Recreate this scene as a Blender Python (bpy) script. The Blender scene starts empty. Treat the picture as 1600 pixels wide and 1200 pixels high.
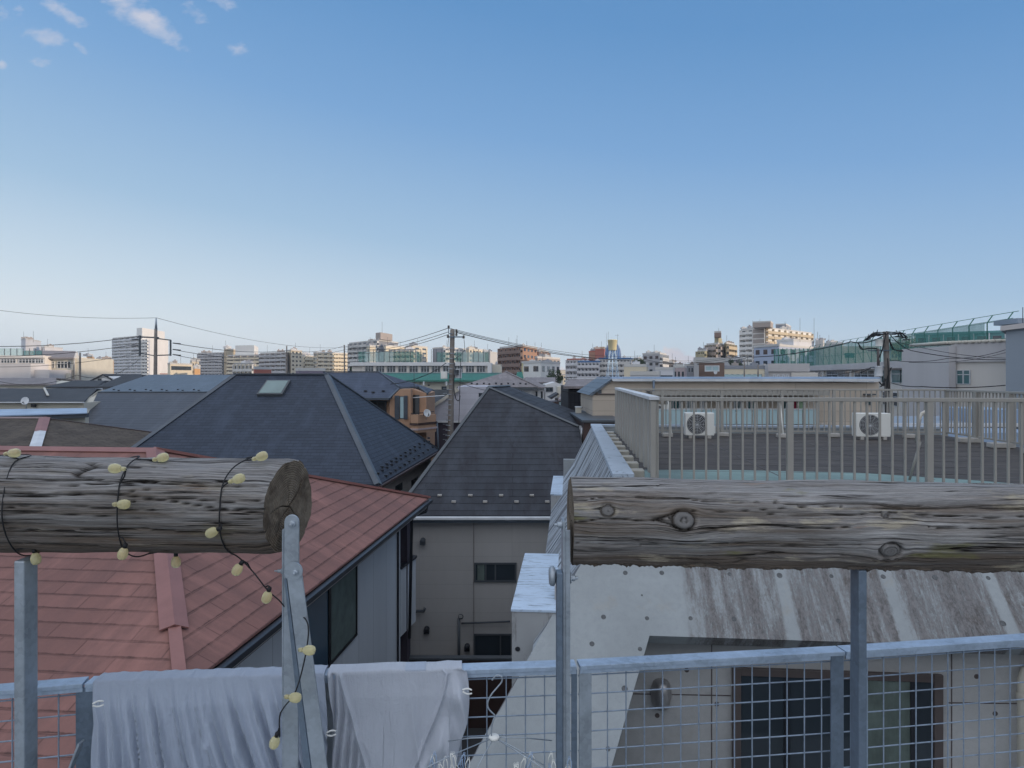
import bpy, bmesh, math, random
from mathutils import Vector, Matrix, noise
random.seed(7)
F = 1067.0          # focal length in photo pixels (1600 wide)
H = 10.5            # eye height above the street
HY = 587.0          # horizon row
SC = bpy.context.scene
COL = SC.collection
R = math.radians

def pt(px, py, D):
    return Vector(((px-800)/F*D, D, H-(py-HY)/F*D))
def gx(px, D):
    return (px-800)/F*D
def gz(py, D):
    return H-(py-HY)/F*D
def hit(px, py, P0, N):
    d = Vector(((px-800)/F, 1.0, -(py-HY)/F)); o = Vector((0, 0, H))
    t = (Vector(P0)-o).dot(N)/d.dot(N)
    return o+d*t

# ------------------------------------------------------------------ materials
MATS = {}
class NT:
    def __init__(s, name):
        m = bpy.data.materials.new(name); m.use_nodes = True
        s.m = m; s.t = m.node_tree; s.n = s.t.nodes; s.l = s.t.links
        s.b = s.n['Principled BSDF']; s.out = s.n['Material Output']
    def node(s, k, **kw):
        n = s.n.new(k)
        for a, v in kw.items(): setattr(n, a, v)
        return n
    def link(s, a, b): s.l.new(a, b)
    def coord(s, kind='Object', scale=(1, 1, 1), rot=(0, 0, 0), loc=(0, 0, 0)):
        tc = s.node('ShaderNodeTexCoord'); mp = s.node('ShaderNodeMapping')
        s.link(tc.outputs[kind], mp.inputs[0])
        mp.inputs['Scale'].default_value = scale; mp.inputs['Rotation'].default_value = rot
        mp.inputs['Location'].default_value = loc
        return mp.outputs[0]
    def noise(s, vec, scale=5, detail=4, rough=.6, dist=0):
        n = s.node('ShaderNodeTexNoise'); s.link(vec, n.inputs['Vector'])
        n.inputs['Scale'].default_value = scale; n.inputs['Detail'].default_value = detail
        n.inputs['Roughness'].default_value = rough; n.inputs['Distortion'].default_value = dist
        return n.outputs['Fac']
    def ramp(s, fac, stops):
        r = s.node('ShaderNodeValToRGB'); s.link(fac, r.inputs[0])
        e = r.color_ramp.elements
        while len(e) < len(stops): e.new(.5)
        for el, (p, c) in zip(e, stops):
            el.position = p; el.color = (c, c, c, 1) if not hasattr(c, '__len__') else (*c[:3], 1)
        return r.outputs[0]
    def mix(s, fac, a, b, mode='MIX'):
        n = s.node('ShaderNodeMix', data_type='RGBA', blend_type=mode)
        for i, v in ((0, fac), (6, a), (7, b)):
            if isinstance(v, (int, float)): n.inputs[i].default_value = v
            elif isinstance(v, tuple): n.inputs[i].default_value = (*v[:3], 1)
            else: s.link(v, n.inputs[i])
        return n.outputs[2]
    def math(s, op, a, b=None, c=None, clamp=False):
        n = s.node('ShaderNodeMath', operation=op, use_clamp=clamp)
        for i, v in enumerate((a, b, c)):
            if v is None: continue
            if isinstance(v, (int, float)): n.inputs[i].default_value = v
            else: s.link(v, n.inputs[i])
        return n.outputs[0]
    def bump(s, h, strength=.3, dist=.01, prev=None):
        b = s.node('ShaderNodeBump'); b.inputs['Strength'].default_value = strength
        b.inputs['Distance'].default_value = dist; s.link(h, b.inputs['Height'])
        if prev is not None: s.link(prev, b.inputs['Normal'])
        s.link(b.outputs[0], s.b.inputs['Normal']); return b.outputs[0]
    def base(s, c): 
        if isinstance(c, tuple): s.b.inputs['Base Color'].default_value = (*c[:3], 1)
        else: s.link(c, s.b.inputs['Base Color'])
    def set(s, rough=.7, metal=0, spec=.5):
        s.b.inputs['Roughness'].default_value = rough; s.b.inputs['Metallic'].default_value = metal
        s.b.inputs['Specular IOR Level'].default_value = spec
        return s.m

def mul(c, k): return tuple(min(1, x*k) for x in c)

def plain(name, col, rough=.7, var=.18, scale=1.5, bump=0, bscale=60, metal=0, spec=.4, streak=False):
    if name in MATS: return MATS[name]
    t = NT(name)
    v = t.coord('Object', (1, 1, .12) if streak else (1, 1, 1))
    n = t.noise(v, scale, 5, .62)
    c = t.mix(t.ramp(n, [(.3, 0), (.72, 1)]), mul(col, 1-var), mul(col, 1+var*.7))
    t.base(c)
    if bump:
        t.bump(t.noise(t.coord('Object'), bscale, 3), bump, .004)
    m = t.set(rough, metal, spec); MATS[name] = m; return m

def shingle(name, col, roww=.9, rowh=.28, gap=.02, dark=.35, var=.16, stain=.3, dirtcol=None, rough=.75, spec=.3, bumpd=.012, edge=.5, vertical=0, line=.22):
    t = NT(name)
    uv = t.coord('UV')
    wv = t.node('ShaderNodeTexNoise'); t.link(uv, wv.inputs['Vector']); wv.inputs['Scale'].default_value = 2.5; wv.inputs['Detail'].default_value = 4
    va = t.node('ShaderNodeVectorMath', operation='SCALE'); t.link(wv.outputs['Color'], va.inputs[0]); va.inputs[3].default_value = rowh*.11
    vb = t.node('ShaderNodeVectorMath', operation='ADD'); t.link(uv, vb.inputs[0]); t.link(va.outputs[0], vb.inputs[1]); uvd = vb.outputs[0]
    br = t.node('ShaderNodeTexBrick'); t.link(uvd, br.inputs['Vector'])
    br.offset = .5; br.inputs['Scale'].default_value = 1
    br.inputs['Color1'].default_value = (*mul(col, 1+var), 1)
    br.inputs['Color2'].default_value = (*mul(col, 1-var), 1)
    br.inputs['Mortar'].default_value = (*mul(col, dark), 1)
    br.inputs['Mortar Size'].default_value = gap; br.inputs['Mortar Smooth'].default_value = .25
    br.inputs['Brick Width'].default_value = roww; br.inputs['Row Height'].default_value = rowh
    n1 = t.noise(t.coord('UV', (1.5, .42, 1)), .9, 7, .68)
    c = t.mix(t.ramp(n1, [(.38, 0), (.66, stain)]), br.outputs['Color'], dirtcol or mul(col, .55))
    # patchy darkening up towards the next course: a saw tooth across the row
    sep = t.node('ShaderNodeSeparateXYZ'); t.link(uv, sep.inputs[0])
    saw = t.math('FRACT', t.math('DIVIDE', sep.outputs[1], rowh))
    n2 = t.noise(t.coord('UV', (1, 6, 1)), 4, 5, .7)
    c = t.mix(t.math('MULTIPLY', t.ramp(n2, [(.45, 0), (.7, 1)]), t.math('POWER', saw, 3.0)), c, mul(col, .5))
    ln = t.noise(t.coord('UV', (7, 3, 1)), 1, 6, .75)
    c = t.mix(t.ramp(t.math('MULTIPLY_ADD', t.math('SUBTRACT', ln, .5), line, saw), [(.02, 1), (.085, 0)]), c, mul(col, .2))
    n4 = t.noise(t.coord('UV', (1.8, .5, 1), (0, 0, 0), (7, 3, 0)), .8, 7, .7)
    c = t.mix(t.ramp(n4, [(.5, 0), (.68, .55)]), c, mul(col, 1.65))
    n3 = t.noise(uv, 38, 3, .7)
    c = t.mix(t.math('MULTIPLY', n3, edge*.5), c, mul(col, 1.5))
    t.base(c)
    h = t.math('ADD', t.math('MULTIPLY', t.math('SUBTRACT', 1.0, saw), .9), t.math('MULTIPLY', n3, .12))
    h = t.math('SUBTRACT', h, t.math('MULTIPLY', br.outputs['Fac'], .7))
    t.bump(h, .8, bumpd)
    m = t.set(rough, 0, spec); MATS[name] = m; return m

def siding(name, col, rowh=.45, dark=.55, gap=.012, bscale=90, var=.07, vertical=False, roww=3.03, rough=.75):
    t = NT(name)
    uv = t.coord('UV', (1, 1, 1), (0, 0, R(90) if vertical else 0))
    br = t.node('ShaderNodeTexBrick'); t.link(uv, br.inputs['Vector'])
    br.offset = 0; br.inputs['Scale'].default_value = 1
    br.inputs['Color1'].default_value = (*mul(col, 1+var), 1); br.inputs['Color2'].default_value = (*mul(col, 1-var), 1)
    br.inputs['Mortar'].default_value = (*mul(col, dark), 1)
    br.inputs['Mortar Size'].default_value = gap; br.inputs['Mortar Smooth'].default_value = .3
    br.inputs['Brick Width'].default_value = roww; br.inputs['Row Height'].default_value = rowh
    n = t.noise(t.coord('Object', (1, 1, .15)), .9, 6, .65)
    c = t.mix(t.ramp(n, [(.4, 0), (.8, .35)]), br.outputs['Color'], mul(col, .62))
    t.base(c)
    h = t.math('SUBTRACT', t.noise(t.coord('UV'), bscale, 3), t.math('MULTIPLY', br.outputs['Fac'], 1.5))
    t.bump(h, .35, .006)
    m = t.set(rough, 0, .3); MATS[name] = m; return m

def glass(name, col=(.03, .04, .05), rough=.06):
    t = NT(name)
    n = t.noise(t.coord('Object'), .8, 2)
    t.base(t.mix(n, mul(col, .7), mul(col, 1.4)))
    t.bump(t.noise(t.coord('Object'), .9, 1), .02, .02)
    m = t.set(rough, 0, .6); MATS[name] = m; return m

def galv(name, col=(.33, .37, .41), rough=.45, metal=.55, rust=0):
    t = NT(name)
    v = t.coord('Object')
    vo = t.node('ShaderNodeTexVoronoi'); t.link(v, vo.inputs['Vector']); vo.inputs['Scale'].default_value = 90
    n = t.noise(v, 9, 6, .65)
    c = t.mix(t.ramp(n, [(.3, 0), (.7, 1)]), mul(col, .72), mul(col, 1.2))
    sp = t.node('ShaderNodeSeparateColor'); t.link(vo.outputs['Color'], sp.inputs[0])
    c = t.mix(t.math('MULTIPLY', sp.outputs[0], .35), c, mul(col, 1.45))
    n2 = t.noise(v, 5, 8, .75)
    c = t.mix(t.ramp(n2, [(.6, 0), (.72, .7 if rust else .25)]), c, (.19, .12, .07) if rust else mul(col, .55))
    t.base(c)
    t.link(t.math('MULTIPLY_ADD', n, .3, rough-.12), t.b.inputs['Roughness'])
    t.bump(n, .15, .002)
    t.set(rough, metal, .5); 
    t.link(t.math('MULTIPLY_ADD', n, .3, rough-.12), t.b.inputs['Roughness'])
    MATS[name] = t.m; return t.m

def net(name, col, alpha=.5):
    t = NT(name)
    t.base(col); t.set(.9, 0, .1)
    tr = t.node('ShaderNodeBsdfTransparent'); mx = t.node('ShaderNodeMixShader')
    n = t.noise(t.coord('Object'), .15, 3)
    t.link(t.math('MULTIPLY_ADD', n, .35, alpha-.17), mx.inputs[0])
    t.link(tr.outputs[0], mx.inputs[1]); t.link(t.b.outputs[0], mx.inputs[2])
    t.link(mx.outputs[0], t.out.inputs[0]); MATS[name] = t.m; return t.m

# ------------------------------------------------------------------ mesh builder
class MB:
    def __init__(s):
        s.v = []; s.f = []; s.mi = []; s.sm = []; s.uv = {}
    def add(s, vs, fs, m=0, smooth=False):
        o = len(s.v); s.v += [Vector(v) for v in vs]
        for f in fs:
            s.f.append([o+i for i in f]); s.mi.append(m); s.sm.append(smooth)
        return s
    def poly(s, vs, m=0): return s.add(vs, [list(range(len(vs)))], m)
    def box(s, a, b, m=0):
        x0, y0, z0 = (min(a[i], b[i]) for i in range(3)); x1, y1, z1 = (max(a[i], b[i]) for i in range(3))
        return s.add([(x0,y0,z0),(x1,y0,z0),(x1,y1,z0),(x0,y1,z0),(x0,y0,z1),(x1,y0,z1),(x1,y1,z1),(x0,y1,z1)],
                     [[0,3,2,1],[4,5,6,7],[0,1,5,4],[1,2,6,5],[2,3,7,6],[3,0,4,7]], m)
    def prism(s, poly, ext, m=0):
        """closed solid: polygon (list of 3d points) extruded by vector ext"""
        n = len(poly); P = [Vector(p) for p in poly]; e = Vector(ext)
        vs = P+[p+e for p in P]
        fs = [list(range(n))[::-1], [n+i for i in range(n)]]+[[i, (i+1) % n, n+(i+1) % n, n+i] for i in range(n)]
        return s.add(vs, fs, m)
    def bar(s, p, q, w, h=None, m=0, up=(0, 0, 1)):
        """rectangular bar from p to q; w across, h along up"""
        p = Vector(p); q = Vector(q); h = h or w
        d = (q-p).normalized(); u = Vector(up)
        if abs(d.dot(u)) > .98: u = Vector((0, 1, 0))
        a = d.cross(u).normalized(); b = a.cross(d).normalized()
        vs = [e+a*sx*w/2+b*sy*h/2 for e in (p, q) for sx, sy in ((-1,-1),(1,-1),(1,1),(-1,1))]
        return s.add(vs, [[0,1,2,3],[7,6,5,4],[0,4,5,1],[1,5,6,2],[2,6,7,3],[3,7,4,0]], m)
    def tube(s, pts, r, n=8, m=0, cap=True, smooth=True):
        P = [Vector(p) for p in pts]; rs = r if hasattr(r, '__len__') else [r]*len(P)
        vs = []; fs = []; pa = None
        for i, p in enumerate(P):
            d = (P[min(i+1, len(P)-1)]-P[max(i-1, 0)]).normalized()
            if pa is None:
                ref = Vector((0, 0, 1)) if abs(d.z) < .9 else Vector((1, 0, 0))
                pa = d.cross(ref).normalized()
            a = (pa-d*pa.dot(d)).normalized(); pa = a; b = d.cross(a)
            for k in range(n):
                t = 2*math.pi*k/n; vs.append(p+(a*math.cos(t)+b*math.sin(t))*rs[i])
        for i in range(len(P)-1):
            for k in range(n):
                fs.append([i*n+k, i*n+(k+1) % n, (i+1)*n+(k+1) % n, (i+1)*n+k])
        s.add(vs, fs, m, smooth)
        if cap:
            o = len(s.v)-len(vs)
            s.f.append([o+k for k in range(n)][::-1]); s.mi.append(m); s.sm.append(False)
            s.f.append([o+(len(P)-1)*n+k for k in range(n)]); s.mi.append(m); s.sm.append(False)
        return s
    def lathe(s, prof, c=(0, 0, 0), axis=(0, 0, 1), n=16, m=0, smooth=True):
        """prof list of (r, h) along axis"""
        ax = Vector(axis).normalized(); c = Vector(c)
        ref = Vector((0, 0, 1)) if abs(ax.z) < .9 else Vector((1, 0, 0))
        a = ax.cross(ref).normalized(); b = ax.cross(a)
        vs = []; fs = []
        for r, h in prof:
            for k in range(n):
                t = 2*math.pi*k/n; vs.append(c+ax*h+(a*math.cos(t)+b*math.sin(t))*max(r, 1e-4))
        for i in range(len(prof)-1):
            for k in range(n): fs.append([i*n+k, i*n+(k+1) % n, (i+1)*n+(k+1) % n, (i+1)*n+k])
        return s.add(vs, fs, m, smooth)
    def mesh(s, name, mats, inv=None):
        me = bpy.data.meshes.new(name)
        V = [inv @ v for v in s.v] if inv is not None else s.v
        me.from_pydata(V, [], s.f)
        for m in (mats if isinstance(mats, (list, tuple)) else [mats]): me.materials.append(m)
        uvl = me.uv_layers.new(name='UVMap')
        for p in me.polygons:
            p.material_index = s.mi[p.index]; p.use_smooth = s.sm[p.index]
            n = p.normal
            if abs(n.z) > .985: t = Vector((1, 0, 0)); b = Vector((0, 1, 0))
            else:
                t = Vector((0, 0, 1)).cross(n).normalized(); b = n.cross(t).normalized()
                if b.z < 0: b = -b
            for li in p.loop_indices:
                v = me.vertices[me.loops[li].vertex_index].co
                uvl.data[li].uv = (v.dot(t), v.dot(b))
        return me
    def build(s, name, mats, parent=None, local=False, fixn=True, bevel=0):
        inv = None
        if parent is not None and not local: inv = WM[parent.name].inverted()
        me = s.mesh(name, mats, inv)
        if fixn:
            bm = bmesh.new(); bm.from_mesh(me); bmesh.ops.recalc_face_normals(bm, faces=bm.faces); bm.to_mesh(me); bm.free()
        o = bpy.data.objects.new(name, me); COL.objects.link(o)
        if parent is not None:
            o.parent = parent; WM[o.name] = WM[parent.name].copy()
        else: WM[o.name] = Matrix.Identity(4)
        if bevel:
            md = o.modifiers.new('bevel', 'BEVEL'); md.width = bevel; md.segments = 2; md.limit_method = 'ANGLE'
        return o

WM = {}
def thing(name, label, cat, loc=(0, 0, 0), rz=0, group=None):
    o = bpy.data.objects.new(name, None); COL.objects.link(o)
    o.empty_display_size = .2
    o.location = loc; o.rotation_euler = (0, 0, rz)
    WM[o.name] = Matrix.Translation(Vector(loc)) @ Matrix.Rotation(rz, 4, 'Z')
    return tag(o, label, cat, group)
def tag(o, label=None, cat=None, group=None, kind=None):
    if label: o['label'] = label
    if cat: o['category'] = cat
    if group: o['group'] = group
    if kind: o['kind'] = kind
    return o
def inst(name, me, parent, loc=(0, 0, 0), rot=(0, 0, 0)):
    """another object on a shared mesh, local coordinates of parent"""
    o = bpy.data.objects.new(name, me); COL.objects.link(o)
    o.parent = parent; o.location = loc; o.rotation_euler = rot
    WM[o.name] = WM[parent.name] @ Matrix.Translation(Vector(loc)) @ Matrix.Rotation(rot[2], 4, 'Z')
    return o
def cap_strip(a, b, w=.22, h=.05, lift=.03):
    m = MB(); a = Vector(a); b = Vector(b)
    m.bar(a+Vector((0, 0, lift)), b+Vector((0, 0, lift)), w, h)
    return m

# ------------------------------------------------------------------ palette
galv('galvanised_steel'); galv('galvanised_blue', (.135, .175, .225), .5, .4); galv('galvanised_wire', (.27, .33, .41), .5, .3); galv('galvanised_rail', (.35, .43, .53), .5, .35)
galv('rusty_steel', (.3, .33, .36), .5, .4, 1)
shingle('red_shingle', (.225, .110, .092), 1.15, .28, .010, .55, .10, .55, (.10, .06, .058))
shingle('blue_shingle', (.037, .048, .070), .33, .17, .012, .5, .22, .35, (.026, .034, .05), .68, .25, .006, .8)
shingle('slate_shingle', (.042, .047, .057), 6., .38, .012, .4, .14, .85, (.019, .016, .019), .7, .2, .012)
shingle('grey_metal_roof', (.10, .125, .155), 8., .35, .01, .7, .04, .2, None, .5, .4)
shingle('dark_roof', (.05, .053, .06), .9, .28, .012, .5, .1, .3)
shingle('orange_house_roof', (.06, .075, .11), 5., .32, .012, .5, .08, .2)
shingle('brown_roof', (.075, .06, .048), .5, .2, .03, .4, .4, .6, (.12, .10, .08), .9)
shingle('taupe_roof', (.23, .205, .205), .9, .3, .012, .7, .08, .3, None)
shingle('green_metal_roof', (.015, .14, .085), .5, 30., .03, .6, .05, .2, None, .5)
plain('red_trim', (.27, .125, .11), .5, .14, 2.5)
plain('blue_trim', (.07, .085, .105), .45); plain('slate_trim', (.075, .085, .095), .5)
plain('dark_metal', (.022, .024, .03), .4); plain('black_trim', (.012, .013, .016), .4)
plain('white_metal', (.62, .64, .66), .45); plain('beige_metal', (.33, .315, .285), .45, .08)
plain('cream_metal', (.55, .52, .45), .5)
siding('white_siding', (.52, .545, .57), 9., .6, .012, 45, .03, False, 1.1)
siding('taupe_siding', (.43, .415, .40), .46, .84, .008, 90, .03)
siding('lilac_siding', (.50, .50, .56), .4, .8, .008)
siding('black_siding', (.022, .023, .03), .2, .5, .02, 60, .1, True)
siding('beige_siding', (.50, .43, .355), .45, .72, .012)
plain('orange_stucco', (.42, .26, .17), .85, .08, 2, .3, 60); plain('cream_stucco', (.58, .55, .47), .85, .1, .7)
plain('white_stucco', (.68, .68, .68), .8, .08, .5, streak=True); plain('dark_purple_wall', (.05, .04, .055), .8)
plain('school_wall', (.66, .62, .57), .8, .1, .25, streak=True); plain('school_wall_grey', (.52, .50, .50), .8, .1, .25, streak=True)
glass('glass'); glass('glass_blue', (.05, .09, .13), .1); glass('glass_teal', (.05, .13, .14), .1)
glass('skylight_glass', (.13, .2, .2), .08)
plain('frosted', (.38, .52, .55), .35, .06); plain('curtain_green', (.12, .155, .14), .8, .3, 3, streak=False)
plain('interior', (.02, .02, .022), .9); plain('brown_frame', (.10, .082, .078), .4); plain('deep_brown', (.06, .035, .03), .5)
plain('asphalt', (.055, .055, .058), .9, .25, .3, .3, 40)
plain('felt_roof', (.058, .052, .05), .9, .5, .9, .3, 30)
plain('felt_seam', (.10, .095, .095), .9); plain('green_coat', (.19, .27, .245), .6, .3, 1.2); plain('green_paint', (.04, .17, .13), .5)
plain('concrete_block', (.42, .40, .37), .9, .2, 6, .3, 60)
plain('plastic_white', (.72, .72, .68), .4, .06); plain('grille', (.05, .05, .052), .5)
plain('pole_concrete', (.23, .205, .185), .9, .25, 2.); plain('cable', (.012, .012, .014), .6)
plain('blue_sheet', (.30, .40, .55), .35, .25, .8); plain('pinkish', (.44, .36, .36), .8)
net('net_green', (.09, .28, .24), .36); net('net_teal', (.08, .24, .24), .5); net('net_pale', (.42, .55, .53), .45)
# ------------------------------------------------------------------ special materials
def wood_mat(name, tone=1.0, zones=False):
    t = NT(name)
    U_ = lambda sc, loc=(0, 0, 0): t.coord('UV', sc, (0, 0, 0), loc)
    big = t.noise(U_((1.6, 9, 1)), 1.0, 5, .6)
    a = t.noise(U_((1.8, 40, 1), (2, 0, 0)), 1.0, 8, .64, 0)
    b = t.noise(U_((3.2, 190, 1)), 1.0, 10, .72, 0)
    f = t.noise(U_((26, 620, 1), (0, 3, 0)), 1.0, 6, .75)
    brown = (.122*tone, .100*tone, .082*tone); grey = (.165*tone, .158*tone, .152*tone); silver = (.27*tone, .265*tone, .262*tone)
    c = t.mix(t.ramp(a, [(.38, 0), (.58, 1)]), brown, grey)
    c = t.mix(t.ramp(big, [(.5, 0), (.66, .8)]), c, silver)
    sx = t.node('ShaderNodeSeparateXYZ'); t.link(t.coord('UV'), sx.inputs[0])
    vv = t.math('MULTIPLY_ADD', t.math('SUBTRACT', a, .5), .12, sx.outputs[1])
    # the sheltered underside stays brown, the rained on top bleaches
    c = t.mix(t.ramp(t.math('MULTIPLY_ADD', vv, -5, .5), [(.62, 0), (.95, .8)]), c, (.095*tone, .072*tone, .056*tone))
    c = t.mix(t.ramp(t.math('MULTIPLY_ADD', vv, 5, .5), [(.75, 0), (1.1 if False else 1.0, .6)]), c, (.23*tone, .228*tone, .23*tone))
    p1_ = t.noise(U_((3.4, 16, 1), (4, 2, 0)), 1.0, 7, .68, .2)
    c = t.mix(t.ramp(p1_, [(.56, 0), (.64, .75 if zones else .3)]), c, (.33*tone, .29*tone, .22*tone))
    p2_ = t.noise(U_((2.6, 12, 1), (9, 7, 0)), 1.0, 6, .66)
    c = t.mix(t.ramp(p2_, [(.62, 0), (.68, .6 if zones else .2)]), c, (.15*tone, .145*tone, .05*tone))
    p3_ = t.noise(U_((3.1, 24, 1), (1, 17, 0)), 1.0, 6, .66)
    c = t.mix(t.ramp(p3_, [(.62, 0), (.70, .55)]), c, (.20*tone, .115*tone, .065*tone))
    val = t.ramp(b, [(.30, .38), (.42, .82), (.52, 1.05), (.7, 1.6)])
    c = t.mix(1.0, c, val, 'MULTIPLY')
    c = t.mix(1.0, c, t.ramp(f, [(.3, .72), (.7, 1.3)]), 'MULTIPLY')
    cr = t.noise(U_((.8, 46, 1), (3, 31, 0)), 1.0, 5, .5, 0)
    crm = t.math('ABSOLUTE', t.math('SUBTRACT', cr, .5))
    crack = t.math('MULTIPLY', t.ramp(crm, [(.003, 1), (.012, 0)]), t.ramp(p2_, [(.42, 0), (.55, 1)]))
    c = t.mix(crack, c, (.014, .011, .01))
    at = t.node('ShaderNodeAttribute', attribute_name='tone')
    sp = t.node('ShaderNodeSeparateColor'); t.link(at.outputs['Color'], sp.inputs[0])
    c = t.mix(sp.outputs[0], c, (.018, .014, .012))
    c = t.mix(sp.outputs[1], c, t.mix(f, (.16, .15, .145), (.33, .32, .31)))
    t.base(c)
    h = t.math('ADD', t.math('MULTIPLY', b, 1.0), t.math('MULTIPLY', f, .35))
    h = t.math('ADD', h, t.math('MULTIPLY', a, .5))
    h = t.math('SUBTRACT', h, t.math('MULTIPLY', crack, .8))
    t.bump(h, 1.0, .0065)
    t.set(.9, 0, .15); MATS[name] = t.m
wood_mat('weathered_wood', 1.4); wood_mat('weathered_wood_pale', 1.5, True)
def endgrain():
    t = NT('wood_end_grain'); v = t.coord('UV')
    w = t.node('ShaderNodeTexWave', wave_type='RINGS', rings_direction='Z'); t.link(v, w.inputs['Vector'])
    w.inputs['Scale'].default_value = 55; w.inputs['Distortion'].default_value = 3; w.inputs['Detail'].default_value = 3; w.inputs['Detail Scale'].default_value = 1.5
    n = t.noise(v, 14, 7, .7)
    c = t.mix(w.outputs['Fac'], (.15, .12, .09), (.26, .215, .165))
    c = t.mix(t.ramp(n, [(.42, 0), (.62, .85)]), c, (.075, .056, .042))
    at = t.node('ShaderNodeAttribute', attribute_name='tone')
    sp = t.node('ShaderNodeSeparateColor'); t.link(at.outputs['Color'], sp.inputs[0])
    c = t.mix(sp.outputs[0], c, (.012, .009, .008))
    t.base(c); t.bump(t.math('ADD', n, t.math('MULTIPLY', w.outputs['Fac'], .15)), .9, .008)
    t.set(.95, 0, .1); MATS['wood_end_grain'] = t.m
endgrain()
def concrete(name, col=(.31, .335, .345), stain=False, warm=False):
    t = NT(name); v = t.coord('Object')
    n = t.noise(v, .9, 6, .6); f = t.noise(v, 14, 5, .7); s = t.noise(v, 150, 2, .5)
    c = t.mix(t.ramp(n, [(.3, 0), (.7, 1)]), mul(col, .86), mul(col, 1.14))
    c = t.mix(t.ramp(f, [(.45, 0), (.75, .35)]), c, mul(col, .72))
    c = t.mix(t.ramp(s, [(.62, 0), (.72, .35)]), c, mul(col, .5))
    ru = t.noise(t.coord('Object', (1, 1, 1), (0, 0, 0), (5, 5, 5)), 1.7, 6, .7)
    c = t.mix(t.ramp(ru, [(.6, 0), (.75, .35)]), c, (.35, .29, .2))
    h = t.math('ADD', t.math('MULTIPLY', f, .5), t.math('MULTIPLY', s, .3))
    if stain:
        sx = t.node('ShaderNodeSeparateXYZ'); t.link(v, sx.inputs[0]); x = sx.outputs[0]
        wob = t.math('MULTIPLY_ADD', t.noise(t.coord('Object', (6, 4, 4)), 1, 4), .14, x)
        m = t.ramp(t.math('SUBTRACT', wob, .0), [(.60, 0), (.68, 1)])
        st = t.noise(t.coord('Object', (6.5, .9, .6)), 1, 8, .72, .25)
        fl = t.noise(t.coord('Object', (26, 12, 12)), 1, 7, .8)
        d = t.ramp(t.math('ADD', t.math('ADD', t.math('MULTIPLY', st, .52), t.math('MULTIPLY', fl, .34)), t.math('MULTIPLY', t.noise(t.coord('Object', (90, 34, 34)), 1, 6, .8), .18)), [(.455, .12), (.535, 1)])
        for bx in BARS:
            near = t.math('ABSOLUTE', t.math('SUBTRACT', t.math('MULTIPLY_ADD', fl, .11, x), bx+.055))
            d = t.math('MULTIPLY', d, t.ramp(near, [(.055, .05), (.085, 1)]))
        d = t.math('MULTIPLY', d, m)
        dc = t.mix(t.ramp(fl, [(.4, 0), (.6, 1)]), (.078, .070, .068), (.215, .205, .205))
        br = t.noise(t.coord('Object', (4, 3, 3), (0, 0, 0), (3, 0, 0)), 1, 5, .7)
        dc = t.mix(t.ramp(br, [(.56, 0), (.68, .7)]), dc, (.085, .066, .052))
        c = t.mix(t.math('MULTIPLY', d, .93), c, dc)
        h = t.math('ADD', h, t.math('MULTIPLY', fl, .6))
    t.base(c); t.bump(h, .35, .006); t.set(.88, 0, .25); MATS[name] = t.m
BARS = (1.72, 2.95, 4.12)
concrete('concrete'); concrete('stained_concrete', (.32, .345, .355), True); concrete('recess_concrete', (.42, .42, .415))
def streaked(name, col, dirt, sc=(1, 1, 1), lo=.45, hi=.62, amt=.8):
    t = NT(name); n = t.noise(t.coord('Object', sc), 1, 7, .72, .3); g = t.noise(t.coord('Object'), 2, 4)
    c = t.mix(t.ramp(n, [(lo, 0), (hi, amt)]), t.mix(g, mul(col, .85), mul(col, 1.15)), dirt)
    t.base(c); t.bump(n, .2, .004); t.set(.8, 0, .3); MATS[name] = t.m
streaked('side_concrete', (.36, .40, .44), (.085, .08, .085), (.8, 7, 1.2), .44, .58, .85)
streaked('cap_paint', (.38, .44, .51), (.10, .11, .13), (4, 3, 4), .58, .66, .7)
streaked('box_top_paint', (.46, .56, .68), (.10, .11, .12), (3, 24, 3), .53, .62, .7)
streaked('terrace_felt', (.064, .055, .05), (.13, .115, .10), (1.4, 7, 1), .48, .64, .7); plain('tie_dark', (.12, .125, .13), .9, .4, 30)
streaked('box_face', (.34, .35, .355), (.10, .09, .085), (7, 7, 1.6), .55, .7, .8)
def cloth_mat(name, col):
    t = NT(name); v = t.coord('UV')
    n = t.noise(v, 6, 4); w = t.noise(t.coord('UV', (900, 900, 1)), 1, 2)
    t.base(t.mix(n, mul(col, .9), mul(col, 1.08)))
    n5 = t.noise(t.coord('UV', (95, 9, 1)), 1, 6, .7, .6); n6 = t.noise(t.coord('UV', (22, 16, 1)), 1, 7, .72, .8)
    t.bump(t.math('ADD', t.math('ADD', t.math('MULTIPLY', n5, .8), t.math('MULTIPLY', n6, .9)), t.math('MULTIPLY', w, .05)), .9, .006); t.b.inputs['Sheen Weight'].default_value = .25; t.set(.9, 0, .15); MATS[name] = t.m
cloth_mat('cloth_blue_grey', (.37, .42, .51)); cloth_mat('cloth_white_grey', (.44, .47, .53))
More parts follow.
